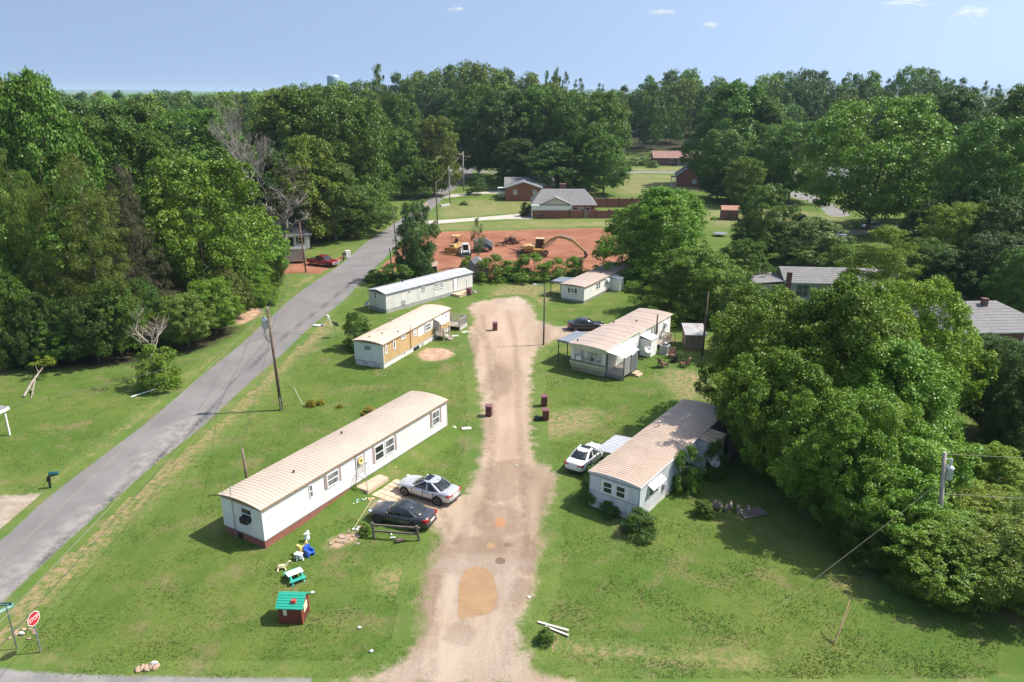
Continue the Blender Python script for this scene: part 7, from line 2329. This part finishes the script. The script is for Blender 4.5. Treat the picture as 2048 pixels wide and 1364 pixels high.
# ------------------------------------------------------------------ signs
ss = thing('stop_sign', 'red octagonal STOP sign on a galvanised post at the corner', 'stop sign', (*G(82, 1305), 0), 0)
sp_h = 2.1
ux = Vector((.20, .98, .0)).normalized(); nz = Vector((ux.y, -ux.x, 0))
MB().beam((0, 0, -.05), (0, 0, 2.0), .075, .05).build('post', steel, ss)
cen = Vector((.0, 0, 2.12)) + nz * .05


def octo(r, d0, d1):
    b = MB(); pts = []
    for k in range(8):
        a = math.pi / 8 + k * math.pi / 4
        pts.append((r * math.cos(a), r * math.sin(a)))
    vs = [cen + ux * x + Z1 * y + nz * d0 for x, y in pts] + [cen + ux * x + Z1 * y + nz * d1 for x, y in pts]
    return b.add(vs, [(0, 1, 2, 3, 4, 5, 6, 7), (8, 9, 10, 11, 12, 13, 14, 15)] + [(k, (k + 1) % 8, 8 + (k + 1) % 8, 8 + k) for k in range(8)])


octo(.40, 0, .008).build('sign_border', M('sign_white', (.80, .78, .76), .4, .02), ss)
octo(.358, .009, .013).build('sign_face', M('sign_red', (.50, .022, .035), .4, .05), ss)


def text_mesh(name, txt, size, mat, parent, o, ex, ey, width=None):
    cu = bpy.data.curves.new(name, 'FONT'); cu.body = txt; cu.size = size; cu.align_x = 'CENTER'; cu.align_y = 'CENTER'; cu.extrude = .002; cu.offset = .006 * size
    t = bpy.data.objects.new(name, cu); COL.objects.link(t)
    dg = bpy.context.evaluated_depsgraph_get()
    me = bpy.data.meshes.new_from_object(t.evaluated_get(dg))
    bpy.data.objects.remove(t)
    me.materials.clear(); me.materials.append(mat)
    ob = bpy.data.objects.new(name, me); COL.objects.link(ob); ob.parent = parent
    ez = ex.cross(ey)
    k = 1.0
    if width:
        xs = [v.co.x for v in me.vertices]; k = width / (max(xs) - min(xs))
    m = Matrix((ex * k, ey, ez)).transposed().to_4x4(); m.translation = o
    ob.matrix_local = m
    return ob


text_mesh('lettering', 'STOP', .31, M('sign_white', (.80, .78, .76)), ss, cen + nz * .017, ux, Z1, .57)

sn = thing('street_sign', 'pair of green street name blades on a slim dark post', 'street sign', (*G(34, 1298), 0), 0)
MB().tube([(0, 0, -.05), (0, 0, 2.62)], .032, 8).build('post', M('post_greygreen', (.10, .13, .14), .5, .1), sn)
sgn = M('sign_green', (.008, .16, .115), .4, .05)
e1 = Vector((.995, .09, 0)).normalized(); n1 = Vector((.09, -.995, 0)).normalized()
bl = MB().pbox((-.14, 0, 2.68), e1, n1, -.42, .42, 0, .20, -.006, .006).build('name_blade', sgn, sn)
text_mesh('lettering', 'S Midway', .15, M('sign_white', (.80, .78, .76)), bl, Vector((-.14, 0, 2.78)) + n1 * .01, e1, Z1, .62)
e2 = Vector((.50, .86, 0)).normalized(); n2 = Vector((.86, -.50, 0)).normalized()
bl = MB().pbox((0, 0, 2.45), e2, n2, -.50, .35, 0, .20, -.006, .006).build('name_blade', M('sign_green_worn', (.16, .40, .34), .35, .1), sn)
text_mesh('lettering', 'Midway', .14, M('sign_white', (.80, .78, .76)), bl, Vector((0, 0, 2.55)) - e2 * .07 + n2 * .01, e2, Z1, .6)

# ------------------------------------------------------------------ bins
def bin_proto():
    t = thing('wheelie_bin', '', 'wheelie bin')
    MB().prism([(-.24, .08), (.24, .08), (.30, .98), (-.29, .98)], -.27, .27, 'y').build('tub', maroon, t, bevel=.03)
    MB().prism([(-.33, .985), (.33, .985), (.33, 1.02), (.1, 1.09), (-.28, 1.08), (-.36, 1.02)], -.31, .31, 'y').build('lid', maroon_l, t, bevel=.02)
    MB().tube([(-.36, -.22, .95), (-.36, .22, .95)], .02, 6).build('handle', black, t)
    for s in (-.25, .25):
        MB().lathe([(.11, -.025), (.12, -.02), (.12, .02), (.11, .025)], (-.24, s, .12), 14, 'y').build('wheel', black, t)
    return t


bins = [((990, 661), 'maroon wheelie bin alone on the dirt drive near the tan home', 100), ((978, 832), 'maroon wheelie bin at the grass edge of the drive past the long home', 80),
        ((1088, 812), 'maroon wheelie bin behind its twin on the lawn', 95), ((1091, 840), 'maroon wheelie bin with dark bags at its foot beside the drive', 95), ((938, 590), 'dark wheelie bin beside the plank deck of the weathered home', 60)]
b0 = bin_proto()
for i, (p, lb, a) in enumerate(bins):
    o = b0 if i == 0 else copy_tree(b0)
    o.location = (*G(*p), 0); o.rotation_euler = (0, 0, R(a - 180)); tag(o, lb, group='wheelie bins')
t = thing('rubbish_bag', 'dark rubbish bags slumped at the foot of the front bin', 'bag', (*G(1074, 840), 0))
MB().blob((0, 0, .2), (.28, .24, .22), .2, 10).blob((.3, .1, .15), (.2, .2, .16), .25, 8).build('bag', M('bag_green', (.03, .045, .03), .35, .2), t, True)

# ------------------------------------------------------------------ mailboxes, dishes, roadside bits
mb = thing('mailbox', 'dark green mailbox on a black post by the gravel drive', 'mailbox', (*G(101, 976), 0), R(10))
MB().box(-.06, .06, -.06, .06, -.02, .95).beam((0, 0, .95), (.5, 0, 1.0), .07).box(-.11, .11, -.09, .09, .55, .85).build('post', black, mb)
pts = [(-.13, 1.04), (.13, 1.04)] + [(.13 * math.cos(k * math.pi / 6), 1.17 + .13 * math.sin(k * math.pi / 6)) for k in range(7)]
MB().prism(pts, .1, .72, 'x').build('box', M('mailbox_green', (.012, .085, .085), .4, .1), mb)
mb = thing('mailbox', 'black mailbox on a post next to the pale utility box', 'mailbox', (*G(687, 523), 0), R(20))
MB().box(-.07, .07, -.07, .07, 0, 1.2).box(-.1, .5, -.14, .14, 1.1, 1.45).build('box', black, mb)
ub = thing('utility_box', 'pale upright utility box on the red verge by the pickup', 'utility box', (*G(696, 516), 0), R(25))
MB().box(-.45, .45, -.4, .4, 0, 1.35).build('cabinet', M('box_cream', (.58, .56, .47), .5, .06), ub, bevel=.04)
MB().box(-.4, .4, -.415, -.402, .15, 1.2).build('door', M('box_white', (.72, .71, .66), .5, .05), ub)
mb = thing('mailbox', 'white mailbox on a long angled arm by the road edge', 'mailbox', (*G(662, 655), 0), R(120))
MB().tube([(0, 0, 0), (.05, 0, .75), (.25, 0, 1.0), (1.1, .1, 1.0)], .04, 8).build('post', trim_w, mb)
MB().prism([(y + 0, z) for y, z in [(-.15, 1.05), (.15, 1.05)] + [(.15 * math.cos(k * math.pi / 6), 1.2 + .15 * math.sin(k * math.pi / 6)) for k in range(7)]], .6, 1.25, 'x').build('box', trim_w, mb)


def dish(label, loc, h, az, r=.42, mat=None, post=None):
    d = thing('satellite_dish', label, 'satellite dish', loc, az)
    MB().tube([(0, 0, 0), (0, 0, h)], .03, 8).build('post', post or steel, d)
    prof = [(r * k / 6, .16 * r * (k / 6) ** 2 * 2) for k in range(7)]
    b = MB(); n = 20
    up = Vector((math.cos(R(38)), 0, math.sin(R(38)))); sx = Vector((0, 1, 0)); sy = up.cross(sx)
    c = Vector((.08, 0, h + .1))
    for side in (0, .012):
        for q, z in prof:
            for k in range(n):
                a = 2 * math.pi * k / n
                b.v.append(tuple(c + sx * (q * math.cos(a)) + sy * (q * math.sin(a) * 1.08) + up * (z - side)))
    m = len(prof)
    for side in (0, 1):
        for i in range(m - 1):
            for k in range(n):
                k2 = (k + 1) % n; o_ = side * m * n
                b.f.append((o_ + i * n + k, o_ + i * n + k2, o_ + (i + 1) * n + k2, o_ + (i + 1) * n + k)); b.m.append(0)
    for k in range(n):
        k2 = (k + 1) % n
        b.f.append(((m - 1) * n + k, (m - 1) * n + k2, m * n + (m - 1) * n + k2, m * n + (m - 1) * n + k)); b.m.append(0)
    b.build('reflector', mat or M('dish_grey', (.33, .35, .37), .5, .1), d, True)
    MB().beam(c - sy * r * .9 + up * .1, c + up * (r * 1.05) - sy * .1, .03).box(c.x + up.x * r - .04, c.x + up.x * r + .05, -.04, .04, c.z + up.z * r - .12, c.z + up.z * r).build('feed_arm', black, d)
    return d


dish('round grey satellite dish on a post by the shaded end of the weathered home', (*G(738, 626), 0), 1.15, R(200), .5)
dish('grey satellite dish on a tall thin post between road and tan home', (*G(671, 676), 0), 1.5, R(60), .45, M('dish_dark', (.10, .13, .16), .5, .1))
dish('pale satellite dish beside the white closet of the cream fronted home', loc_to_world(h5, (7.6, -1.1, 0)), 0.95, R(-70), .40, M('dish_pale', (.58, .57, .55), .5, .08))
dish('pale satellite dish on a rusty post by the vine covered home', loc_to_world(h6, (8.9, -1.5, 0)), 1.35, R(-60), .52, M('dish_pale', (.58, .57, .55)), M('rust_post', (.22, .11, .06), .8, .2))
bg = thing('bag_on_road', 'white crumpled bag and cloth lying at the road edge', 'bag', (*G(634, 652), 0), 0)
MB().blob((0, 0, .1), (.5, .25, .12), .35, 9).blob((.5, .3, .08), (.3, .2, .1), .3, 8).build('bag', trim_w, bg)

st_ = thing('marker_stake', 'thin pale stake leaning out of the lawn by yellow flowers', 'stake', (*G(607, 811), 0))
w_ = Vector((XAT(588, G(607, 811)[1], 1.6) - G(607, 811)[0], 0, ZAT(774, G(607, 811)[1])))
MB().tube([(0, 0, -.05), w_], .028, 6).build('rod', M('stake_pale', (.66, .64, .50), .6, .08), st_)
pp = thing('white_pipe', 'white plastic pipe lying in the shade of the small dead tree', 'pipe', (*G(262, 795), 0))
w_ = Vector((*G(312, 779), .06)) - Vector((*G(262, 795), 0))
MB().tube([(0, 0, .06), w_], .06, 8).build('pipe', trim_w, pp)
fb = thing('fallen_branch', 'pale fallen branch propped on the lawn below the wood', 'branch', (*G(48, 795), 0))
d1 = Vector((*G(92, 757), 1.3)) - Vector((*G(48, 795), 0)); d2 = Vector((*G(62, 798), 0)) - Vector((*G(48, 795), 0))
MB().tube([(0, 0, .1), d1 * .4 + Z1 * .2, d1], [.12, .11, .06], 7).tube([d1 * .55, d2], [.08, .05], 6).tube([d1 * .3, d1 * .3 + Vector((.9, -.9, -.5))], [.07, .04], 6).tube([d1 * .75, d1 * .75 + Vector((-.5, .5, .8))], [.05, .02], 5).build('limb', bark_pale, fb)
me, C = crown_mesh('branch_leaves', 71, 18, 700, .08, 'mound', 0, .2)
o = obj('leaves', me, fb, tuple(d1), LEAF['lime']); o.scale = (2.2, 2.2, 1.2)

fl = thing('rail_fence', 'short two rail wooden fence in front of the charcoal sedan', 'fence', (*G(748, 1075), 0))
e_ = Vector((*G(838, 1081), 0)) - Vector(fl.location)
fw = M('fence_wood', (.155, .125, .10), .9, .25, 3)
MB().beam((0, 0, -.05), (-.05, 0, 1.12), .14).build('post', fw, fl)
MB().beam(e_ - Z1 * .05, e_ + Vector((-.12, 0, 1.1)), .14).build('post', fw, fl)
MB().beam((-.2, -.02, .98), e_ + Vector((.1, 0, .92)), .09, .11).build('rail', fw, fl)
MB().beam((-.05, -.02, .52), e_ + Vector((0, 0, .46)), .09, .11).build('rail', fw, fl)

# ------------------------------------------------------------------ toys and yard bits
pt = thing('toy_picnic_table', 'toy picnic table with white top and teal benches on the lawn', 'picnic table', (*G(590, 1158), 0), R(38))
MB().box(-.48, .48, -.26, .26, .46, .52).build('tabletop', plas_w, pt, bevel=.04)
for s in (-.50, .50):
    MB().box(-.48, .48, s - .13, s + .13, .25, .30).build('bench', plas_t, pt, bevel=.03)
for s in (-.34, .34):
    MB().prism([(-.62, 0), (-.50, 0), (-.15, .46), (.15, .46), (.50, 0), (.62, 0), (.30, .46), (.3, .459), (-.3, .459)], s - .05, s + .05, 'x').box(s - .04, s + .04, -.6, .6, .19, .25).build('leg', plas_t, pt)
tc = thing('toy_chair', 'blue plastic toy chair beside the yellow one on the lawn', 'toy chair', (*G(619, 1110), 0), R(-40))
MB().box(-.24, .24, -.24, .24, .20, .27).build('seat', plas_b, tc, bevel=.03)
MB().prism([(-.26, .27), (-.18, .27), (-.22, .62), (-.32, .62)], -.24, .24, 'y').build('backrest', plas_b, tc, bevel=.02)
for s in (-.2, .2):
    MB().box(-.24, .24, s - .05, s + .05, 0, .20).build('leg', plas_b, tc)
    MB().box(-.2, .2, s - .04, s + .04, .27, .42).build('armrest', plas_b, tc)
tc = thing('toy_rocker', 'yellow plastic rocking toy tipped beside the blue toy chair', 'toy', (*G(606, 1106), 0), R(50))
MB().box(-.28, .28, -.05, .05, .25, .5).blob((.3, 0, .6), (.12, .09, .14), .1, 8).box(-.3, -.16, -.2, .2, .3, .66).build('seat', plas_y, tc, bevel=.02)
for s in (-.16, .16):
    MB().tube([(-.4, s, .12), (-.1, s, .02), (.15, s, .02), (.45, s, .14)], .04, 6).beam((-.2, s, .03), (-.12, s * .4, .3), .05).beam((.2, s, .03), (.12, s * .4, .3), .05).build('runner', plas_y, tc)
tc = thing('toy_trike', 'white and blue toy with open frame lying on the grass', 'toy', (*G(598, 1119), 0), R(-20))
for k in range(4):
    a = k * math.pi / 2
    MB().beam((.32 * math.cos(a), .22 * math.sin(a), 0), (.2 * math.cos(a), .12 * math.sin(a), .42), .07).build('leg', plas_w, tc)
MB().box(-.25, .25, -.18, .18, .40, .45).build('seat', plas_w, tc, bevel=.03)
MB().beam((-.3, 0, .15), (.3, 0, .15), .07).beam((-.3, .2, .25), (.3, -.2, .25), .05).build('brace', M('toy_paleblue', (.30, .42, .62), .4, .06), tc)
tc = thing('toy_slide', 'white and teal toy sailing over on its side by the home corner', 'toy', (*G(615, 1082), 0), R(70))
MB().blob((0, 0, .22), (.22, .16, .22), .15, 9).tube([(0, 0, .4), (.06, 0, .62), (.2, 0, .68)], .06, 7).build('body', M('toy_mint', (.50, .68, .62), .4, .06), tc)
MB().box(-.15, .15, -.14, .14, .5, .58).tube([(-.1, -.1, .55), (-.1, -.1, .75)], .04, 6).build('top', plas_w, tc)
tc = thing('toy_horse', 'pale yellow toy animal fallen over on the lawn', 'toy', (*G(564, 1138), 0), R(15))
MB().blob((0, 0, .2), (.3, .13, .14), .1, 8).tube([(.25, 0, .22), (.42, 0, .42)], [.1, .07], 7).blob((.47, 0, .45), (.12, .07, .07), .1, 7).build('body', M('toy_paleyellow', (.70, .62, .36), .5, .06), tc)
for x, y in ((-.2, -.1), (-.2, .1), (.18, -.1), (.18, .1)):
    MB().tube([(x, y, .16), (x * 1.3, y * 2.4, .02)], .045, 6).build('leg', M('toy_paleyellow', (.70, .62, .36)), tc)
ol = thing('inflatable_ring', 'white inflatable ring lying by the wall of the long home', 'pool toy', (*G(780, 940), 0))
b = MB(); n, m = 20, 8
for i in range(n):
    a = 2 * math.pi * i / n
    for j in range(m):
        t = 2 * math.pi * j / m
        q = .52 + .17 * math.cos(t)
        b.v.append((q * math.cos(a), q * .8 * math.sin(a), .17 + .17 * math.sin(t)))
for i in range(n):
    for j in range(m):
        b.f.append((i * m + j, ((i + 1) % n) * m + j, ((i + 1) % n) * m + (j + 1) % m, i * m + (j + 1) % m)); b.m.append(0)
b.build('ring', plas_w, ol, True)
MB().blob((.15, 0, .12), (.35, .25, .1), .2, 8).build('liner', M('liner_lilac', (.36, .33, .45), .5, .1), ol)


def clutter(label, px, py, n, sp, cols, seed):
    t = thing('yard_clutter', label, 'clutter', (*G(px, py), 0))
    rr = random.Random(seed)
    for i, (nm, cm) in enumerate(cols):
        b = MB()
        for k in range(n):
            x, y = rr.uniform(-sp, sp), rr.uniform(-sp * .6, sp * .6)
            s = rr.uniform(.06, .18)
            if rr.random() < .5: b.blob((x, y, s * .5), (s, s * .7, s * .6), .3, 6, rr)
            else:
                a = rr.uniform(0, 3.1)
                b.beam((x, y, .04), (x + .35 * math.cos(a), y + .35 * math.sin(a), .07), .09, .04)
        b.build(nm, cm, t)


clutter('bags and toys heaped at the end of the stoop by the wall', 752, 948, 5, .7, (('pale_bit', plas_w), ('teal_bit', M('teal_grey', (.16, .30, .28), .5, .1)), ('dark_bit', M('dark_grey_bits', (.12, .12, .13), .6, .1))), 3)
clutter('scattered boards and litter on the grass below the stoop', 715, 992, 7, 1.2, (('board_bit', wood_tan), ('pale_bit', plas_w), ('teal_bit', M('teal_grey', (.16, .30, .28)))), 5)
clutter('small bright toys scattered near the charcoal sedan bonnet', 722, 1002, 3, .8, (('yellow_bit', plas_y), ('pale_bit', plas_w)), 8)
clutter('white litter by the foot of the rail fence', 782, 1075, 2, .5, (('pale_bit', plas_w),), 9)
clutter('bits and white scraps by the pile of chunks', 712, 1060, 3, .5, (('pale_bit', plas_w), ('board_bit', wood_tan)), 10)
clutter('household odds and ends before the weathered home wall', 885, 592, 7, 1.3, (('pale_bit', plas_w), ('dark_bit', M('dark_grey_bits', (.12, .12, .13)))), 12)
clutter('mess of boxes by the dark bin at the weathered home', 952, 584, 5, .9, (('pale_bit', plas_w), ('maroon_bit', maroon_l), ('dark_bit', M('dark_grey_bits', (.12, .12, .13)))), 13)
clutter('pots and junk along the wall of the cream fronted home', 1276, 712, 6, .9, (('pale_bit', plas_w), ('wood_bit', wood_grey), ('dark_bit', M('dark_grey_bits', (.12, .12, .13)))), 14)
clutter('junk stacked under the shaded carport of the cream fronted home', 1137, 716, 6, .8, (('wood_bit', wood_grey), ('dark_bit', M('dark_grey_bits', (.12, .12, .13)))), 15)
for lb, px, py, c_ in (('scrap of white litter alone on the lawn below the playhouse', 719, 1257, plas_w), ('scrap of white litter near the drive mouth grass', 743, 1304, plas_w), ('small white can behind the playhouse', 625, 1187, plas_w), ('tiny white scrap on the grass by the loose boards', 1058, 1196, plas_w), ('round pale stone in the muddy patch of the drive', 1033, 932, conc)):
    t = tag(MB().blob((0, 0, .05), (.13, .09, .07), .3, 7).build('litter', c_), lb, 'litter'); t.location = (*G(px, py), .02)
tm = thing('toy_pole', 'long wooden handle lying on the grass beside the chunks', 'stick', (*G(705, 1062), 0))
w_ = Vector((*G(745, 998), .05)) - Vector(tm.location)
MB().tube([(0, 0, .05), w_], .025, 6).blob(w_, (.2, .12, .06), .2, 8).build('handle', M('handle_tan', (.45, .34, .2), .7, .1), tm)
wh = thing('log_stub', 'short dark log lying by the rail fence post', 'log', (*G(800, 1084), 0), R(20))
MB().tube([(-.25, 0, .14), (.25, 0, .14)], .14, 12).build('log', wood_dark, wh)

rk = thing('corner_rock', 'tan layered rock with a white scrap on top at the street edge', 'rock', (*G(294, 1338), 0), R(12))
b = MB(); rr = random.Random(4)
for k in range(5): b.blob((-.5 + .25 * k, rr.uniform(-.06, .06), .10), (.24, .30, .16 + .03 * (k % 2)), .22, 7, rr)
b.build('stone', M('rock_tan', (.36, .25, .17), .9, .2, 3), rk)
rk.scale = (.8, .8, .8)
MB().blob((.45, .12, .30), (.2, .13, .1), .2, 8).build('scrap', plas_w, rk)
rk = thing('corner_rubble', 'crumbling dirt and a white chunk at the foot of the street sign', 'rubble', (*G(42, 1270), 0))
rr = random.Random(6); b = MB()
for k in range(12): b.blob((rr.uniform(-.5, .7), rr.uniform(-.4, .5), .03), (.12, .1, .06), .3, 6, rr)
b.build('clod', M('rock_tan', (.42, .27, .175)), rk)
MB().blob((.05, .0, .12), (.16, .1, .09), .25, 8).build('chunk', plas_w, rk)
cp = thing('concrete_chunks', 'heap of broken pinkish paving chunks in the grass', 'rubble', (*G(690, 1080), 0))
rr = random.Random(8); b = MB()
for k in range(26):
    x, y = rr.uniform(-.9, .9), rr.uniform(-.5, .5)
    s = rr.uniform(.08, .2)
    b.blob((x, y, s * .3), (s, s * .8, s * .45), .35, 6, rr)
b.build('chunk', M('chunk_pink', (.40, .29, .22), .9, .2, 3), cp)
lb = thing('loose_boards', 'two loose white boards lying crossed on the near lawn', 'boards', (*G(1076, 1247), 0))
for (a0, a1), zz in ((((1076, 1246), (1137, 1265)), .08), (((1090, 1254), (1137, 1274)), .05)):
    p0, p1 = Vector((*G(*a0), zz)) - Vector(lb.location), Vector((*G(*a1), zz + .06)) - Vector(lb.location)
    MB().beam(p0, p1, .12, .05).build('board', M('board_white', (.62, .58, .48), .7, .1, 3), lb)
for lb_, px, py, rot in (('square stepping slab nearest the far corner of the long home', 903, 856, 20), ('square stepping slab closer to the drive', 933, 857, 12), ('pale plank walkway slab by the tan home porch', 893, 671, 65), ('tan walkway slab beside the drive at the tan home', 930, 664, 40), ('pale walkway slab below the porch of the tan home', 910, 672, 10)):
    o = tag(MB().box(-.42, .42, -.25, .25, -.01, .05).build('stepping_slab', conc, bevel=.01), lb_, 'paving slab'); o.location = (*G(px, py), 0.0); o.rotation_euler = (0, 0, R(rot))

# fire pit and chairs
fp_ = thing('fire_pit', 'low black fire pit between three brown lounge chairs', 'fire pit', (*G(1348, 724), 0))
MB().lathe([(.30, 0), (.42, .25), (.46, .38), (.40, .38), (.35, .2), (.001, .15)], (0, 0, 0), 18).build('bowl', black, fp_)


def chair_proto():
    t = thing('lounge_chair', '', 'chair')
    cm = M('chair_brown', (.20, .105, .065), .7, .2, 4)
    MB().box(-.35, .35, -.36, .36, .30, .44).build('seat', cm, t, bevel=.04)
    MB().prism([(-.42, .40), (-.30, .44), (-.52, 1.10), (-.64, 1.06)], -.36, .36, 'y').build('backrest', cm, t, bevel=.04)
    for s in (-.38, .38):
        MB().box(-.40, .38, s - .05, s + .05, .58, .64).box(.30, .36, s - .04, s + .04, 0, .58).box(-.42, -.35, s - .04, s + .04, 0, .58).build('armrest', M('chair_frame', (.12, .06, .04), .6, .1), t)
    return t


c0 = chair_proto()
for i, (p, a, lb) in enumerate((((1345, 716), -92, 'brown lounge chair with its back to the tin shed'), ((1368, 733), 150, 'brown lounge chair tipped toward the tree shade beside the fire pit'), ((1326, 734), 20, 'brown lounge chair seen from behind, nearest the lattice porch'))):
    o = c0 if i == 0 else copy_tree(c0)
    o.location = (*G(*p), 0); o.rotation_euler = (0, 0, R(a)); tag(o, lb, group='chairs round the fire pit')
pc0 = thing('patio_chair', 'dark folding chair on the plank deck of the weathered home', 'chair', (*G(902, 588), 0), R(-40))
MB().box(-.25, .25, -.25, .25, .40, .45).build('seat', black, pc0)
MB().prism([(-.28, .45), (-.22, .45), (-.36, .95), (-.42, .95)], -.25, .25, 'y').build('backrest', black, pc0)
for x, y in ((-.22, -.22), (-.22, .22), (.22, -.22), (.22, .22)):
    MB().box(x - .02, x + .02, y - .02, y + .02, 0, .40).build('leg', black, pc0)
um = thing('closed_parasol', 'dark closed parasol standing by the weathered home', 'parasol', (*G(892, 590), 0))
MB().tube([(0, 0, 0), (0, 0, 2.1)], .025, 6).build('pole', steel, um)
MB().lathe([(.2, .8), (.22, 1.0), (.12, 1.6), (.03, 2.1)], (0, 0, 0), 10).build('canopy', M('parasol_grey', (.09, .10, .12), .8, .2), um)
wp = thing('woodpile', 'weathered split logs stacked in the tree shade', 'woodpile', (*G(1462, 1022), 0), R(-20))
b = MB(); rr = random.Random(12)
for k in range(22):
    x, z = rr.uniform(-1.2, 1.2), rr.uniform(.08, .5)
    b.tube([(x, -.3, z), (x + rr.uniform(-.1, .1), .35, z + rr.uniform(-.05, .05))], .09, 7)
b.build('log', M('log_grey', (.25, .205, .165), .9, .25, 4), wp)
bl = thing('timber_pieces', 'grey boards lying on the shaded ground beside the firewood', 'boards', (*G(1505, 1028), 0), R(15))
for k in range(4):
    MB().beam((-.9, .25 * k - .4, .08 + .03 * k), (.9, .25 * k - .3, .1), .16, .05).build('board', M('log_grey', (.25, .205, .165)), bl)
swg = thing('trampoline', 'small grey trampoline on the lawn beyond the bright tree', 'trampoline', (*G(1440, 472), 0))
MB().lathe([(1.3, .55), (1.4, .6), (1.3, .65), (.001, .62)], (0, 0, 0), 20).build('mat', M('tramp_grey', (.16, .2, .22), .6, .1), swg)
for k in range(4):
    MB().beam((1.3 * math.cos(k * 1.57), 1.3 * math.sin(k * 1.57), 0), (1.3 * math.cos(k * 1.57), 1.3 * math.sin(k * 1.57), .55), .06).build('leg', steel, swg)
hd_ = thing('stone_headwall', 'pale concrete culvert head at the road edge by the striped lawn', 'culvert', (*G(890, 412), 0), R(50))
MB().box(-1.6, 1.6, -.35, .35, 0, .45).build('wall', conc, hd_)
hd_ = thing('stone_headwall', 'pale tan culvert head on the wood side of the far road', 'culvert', (*G(842, 412), 0), R(40))
MB().box(-2.2, 2.2, -.5, .5, 0, .4).build('wall', M('headwall_tan', (.42, .34, .24), .9, .1), hd_)

# ------------------------------------------------------------------ clouds: small fair weather puffs, far away
def cloud_mat():
    t = NT('cloud_white')
    lw = t.n('ShaderNodeLayerWeight'); lw.inputs[0].default_value = .35
    a = t.ramp(t.math('SUBTRACT', 1.0, lw.outputs['Facing']), .25, 1.0)
    a = t.math('MULTIPLY', a, .13)
    t.set((.9, .9, .9), 1.0, spec=0)
    tr = t.n('ShaderNodeBsdfTranslucent'); tr.inputs[0].default_value = (.95, .95, .95, 1)
    mx = t.n('ShaderNodeMixShader'); mx.inputs[0].default_value = .5
    t.l(t.b.outputs[0], mx.inputs[1]); t.l(tr.outputs[0], mx.inputs[2])
    tp = t.n('ShaderNodeBsdfTransparent'); m2 = t.n('ShaderNodeMixShader')
    t.l(a, m2.inputs[0]); t.l(tp.outputs[0], m2.inputs[1]); t.l(mx.outputs[0], m2.inputs[2]); t.l(m2.outputs[0], t.out.inputs[0])
    return t.mat


cm_ = cloud_mat()
for px, py, w_, h_ in ((1943, 27, 62, 26), (1424, 50, 34, 12), (1322, 24, 62, 12), (1826, 6, 95, 14), (910, 18, 30, 10)):
    Y_ = 5200.0
    z_ = ZAT(py, Y_); x_ = XAT(px, Y_, z_)
    k_ = Y_ * .97 / FOC
    b = MB(); rr = random.Random(px)
    for q in range(14):
        b.blob((rr.uniform(-.4, .4) * w_ * k_, rr.uniform(-.2, .2) * w_ * k_, rr.uniform(-.25, .25) * h_ * k_), (w_ * k_ * rr.uniform(.12, .26), w_ * k_ * .2, h_ * k_ * rr.uniform(.2, .38)), .05, 18, rr)
    o = b.build('cloud', cm_, None, True); o.location = (x_, Y_, z_); o['kind'] = 'structure'

# ------------------------------------------------------------------ grass: tufts on the near lawns
def grass_tufts():
    r = np.random.RandomState(21)
    n = 150000
    Y = 30 + 62 * r.rand(n) ** 1.35
    X = (r.rand(n) * 2 - 1) * (0.70 * Y + 3)
    keep = np.ones(n, bool)
    for W in SHEETS:
        lo, hi = W.min(0) - 1, W.max(0) + 1
        inb = (X > lo[0]) & (X < hi[0]) & (Y > lo[1]) & (Y < hi[1]) & keep
        idx = np.nonzero(inb)[0]
        if len(idx):
            d = sdist(X[idx], Y[idx], W)
            keep[idx[d > -0.05 + 0.5 * r.rand(len(idx)) ** 2 * (r.rand(len(idx)) < .5)]] = False
    for hh, L_, W_ in ((HOME1, 20.1, 3.72), (h2, 14.65, 3.58), (h3, 16.3, 3.5), (h5, 16.35, 4.02), (h6, 15.6, 3.85)):
        a = hh.rotation_euler[2]; dx, dy = X - hh.location.x, Y - hh.location.y
        u = dx * math.cos(a) + dy * math.sin(a); v = -dx * math.sin(a) + dy * math.cos(a)
        keep &= ~((u > 0) & (u < L_) & (v > 0) & (v < W_))
    X, Y = X[keep], Y[keep]; n = len(X)
    # clumpy growth: keep more where a coarse pattern is high
    pat = np.sin(X * .9 + np.sin(Y * .7) * 2) + np.sin(Y * 1.3 + np.cos(X * .5) * 2.3) + r.randn(n) * .8
    size = np.clip(.048 + .010 * pat, .03, .085) * (0.7 + .6 * r.rand(n))
    nb = 3
    a = r.rand(n, nb) * 6.28
    off = size[:, None] * .55
    bx = X[:, None] + off * np.cos(a); by = Y[:, None] + off * np.sin(a)
    h = size[:, None] * (0.7 + .6 * r.rand(n, nb)); w = size[:, None] * .30
    t = a + r.randn(n, nb) * .6
    tx, ty = bx + h * .6 * np.cos(t), by + h * .6 * np.sin(t)
    px, py = -np.sin(t) * w, np.cos(t) * w
    V = np.stack([np.stack([bx - px, by - py, np.zeros_like(bx)], -1), np.stack([bx + px, by + py, np.zeros_like(bx)], -1), np.stack([tx, ty, h], -1)], 2).reshape(-1, 3)
    F = np.arange(len(V)).reshape(-1, 3)
    t_ = NT('grass_blade')
    g = t_.n('ShaderNodeNewGeometry')
    gc, gh = grass_nodes(t_)
    c = t_.mix(g.outputs['Random Per Island'], (.080, .148, .020), (.150, .205, .036))
    c = t_.mix(.55, gc, c)
    t_.set(c, .7, spec=.2)
    o = obj('lawn_grass', raw_mesh('lawn_grass', V, F, t_.mat)); o['kind'] = 'stuff'; o['label'] = 'short mown grass tufts over the lawns'


grass_tufts()
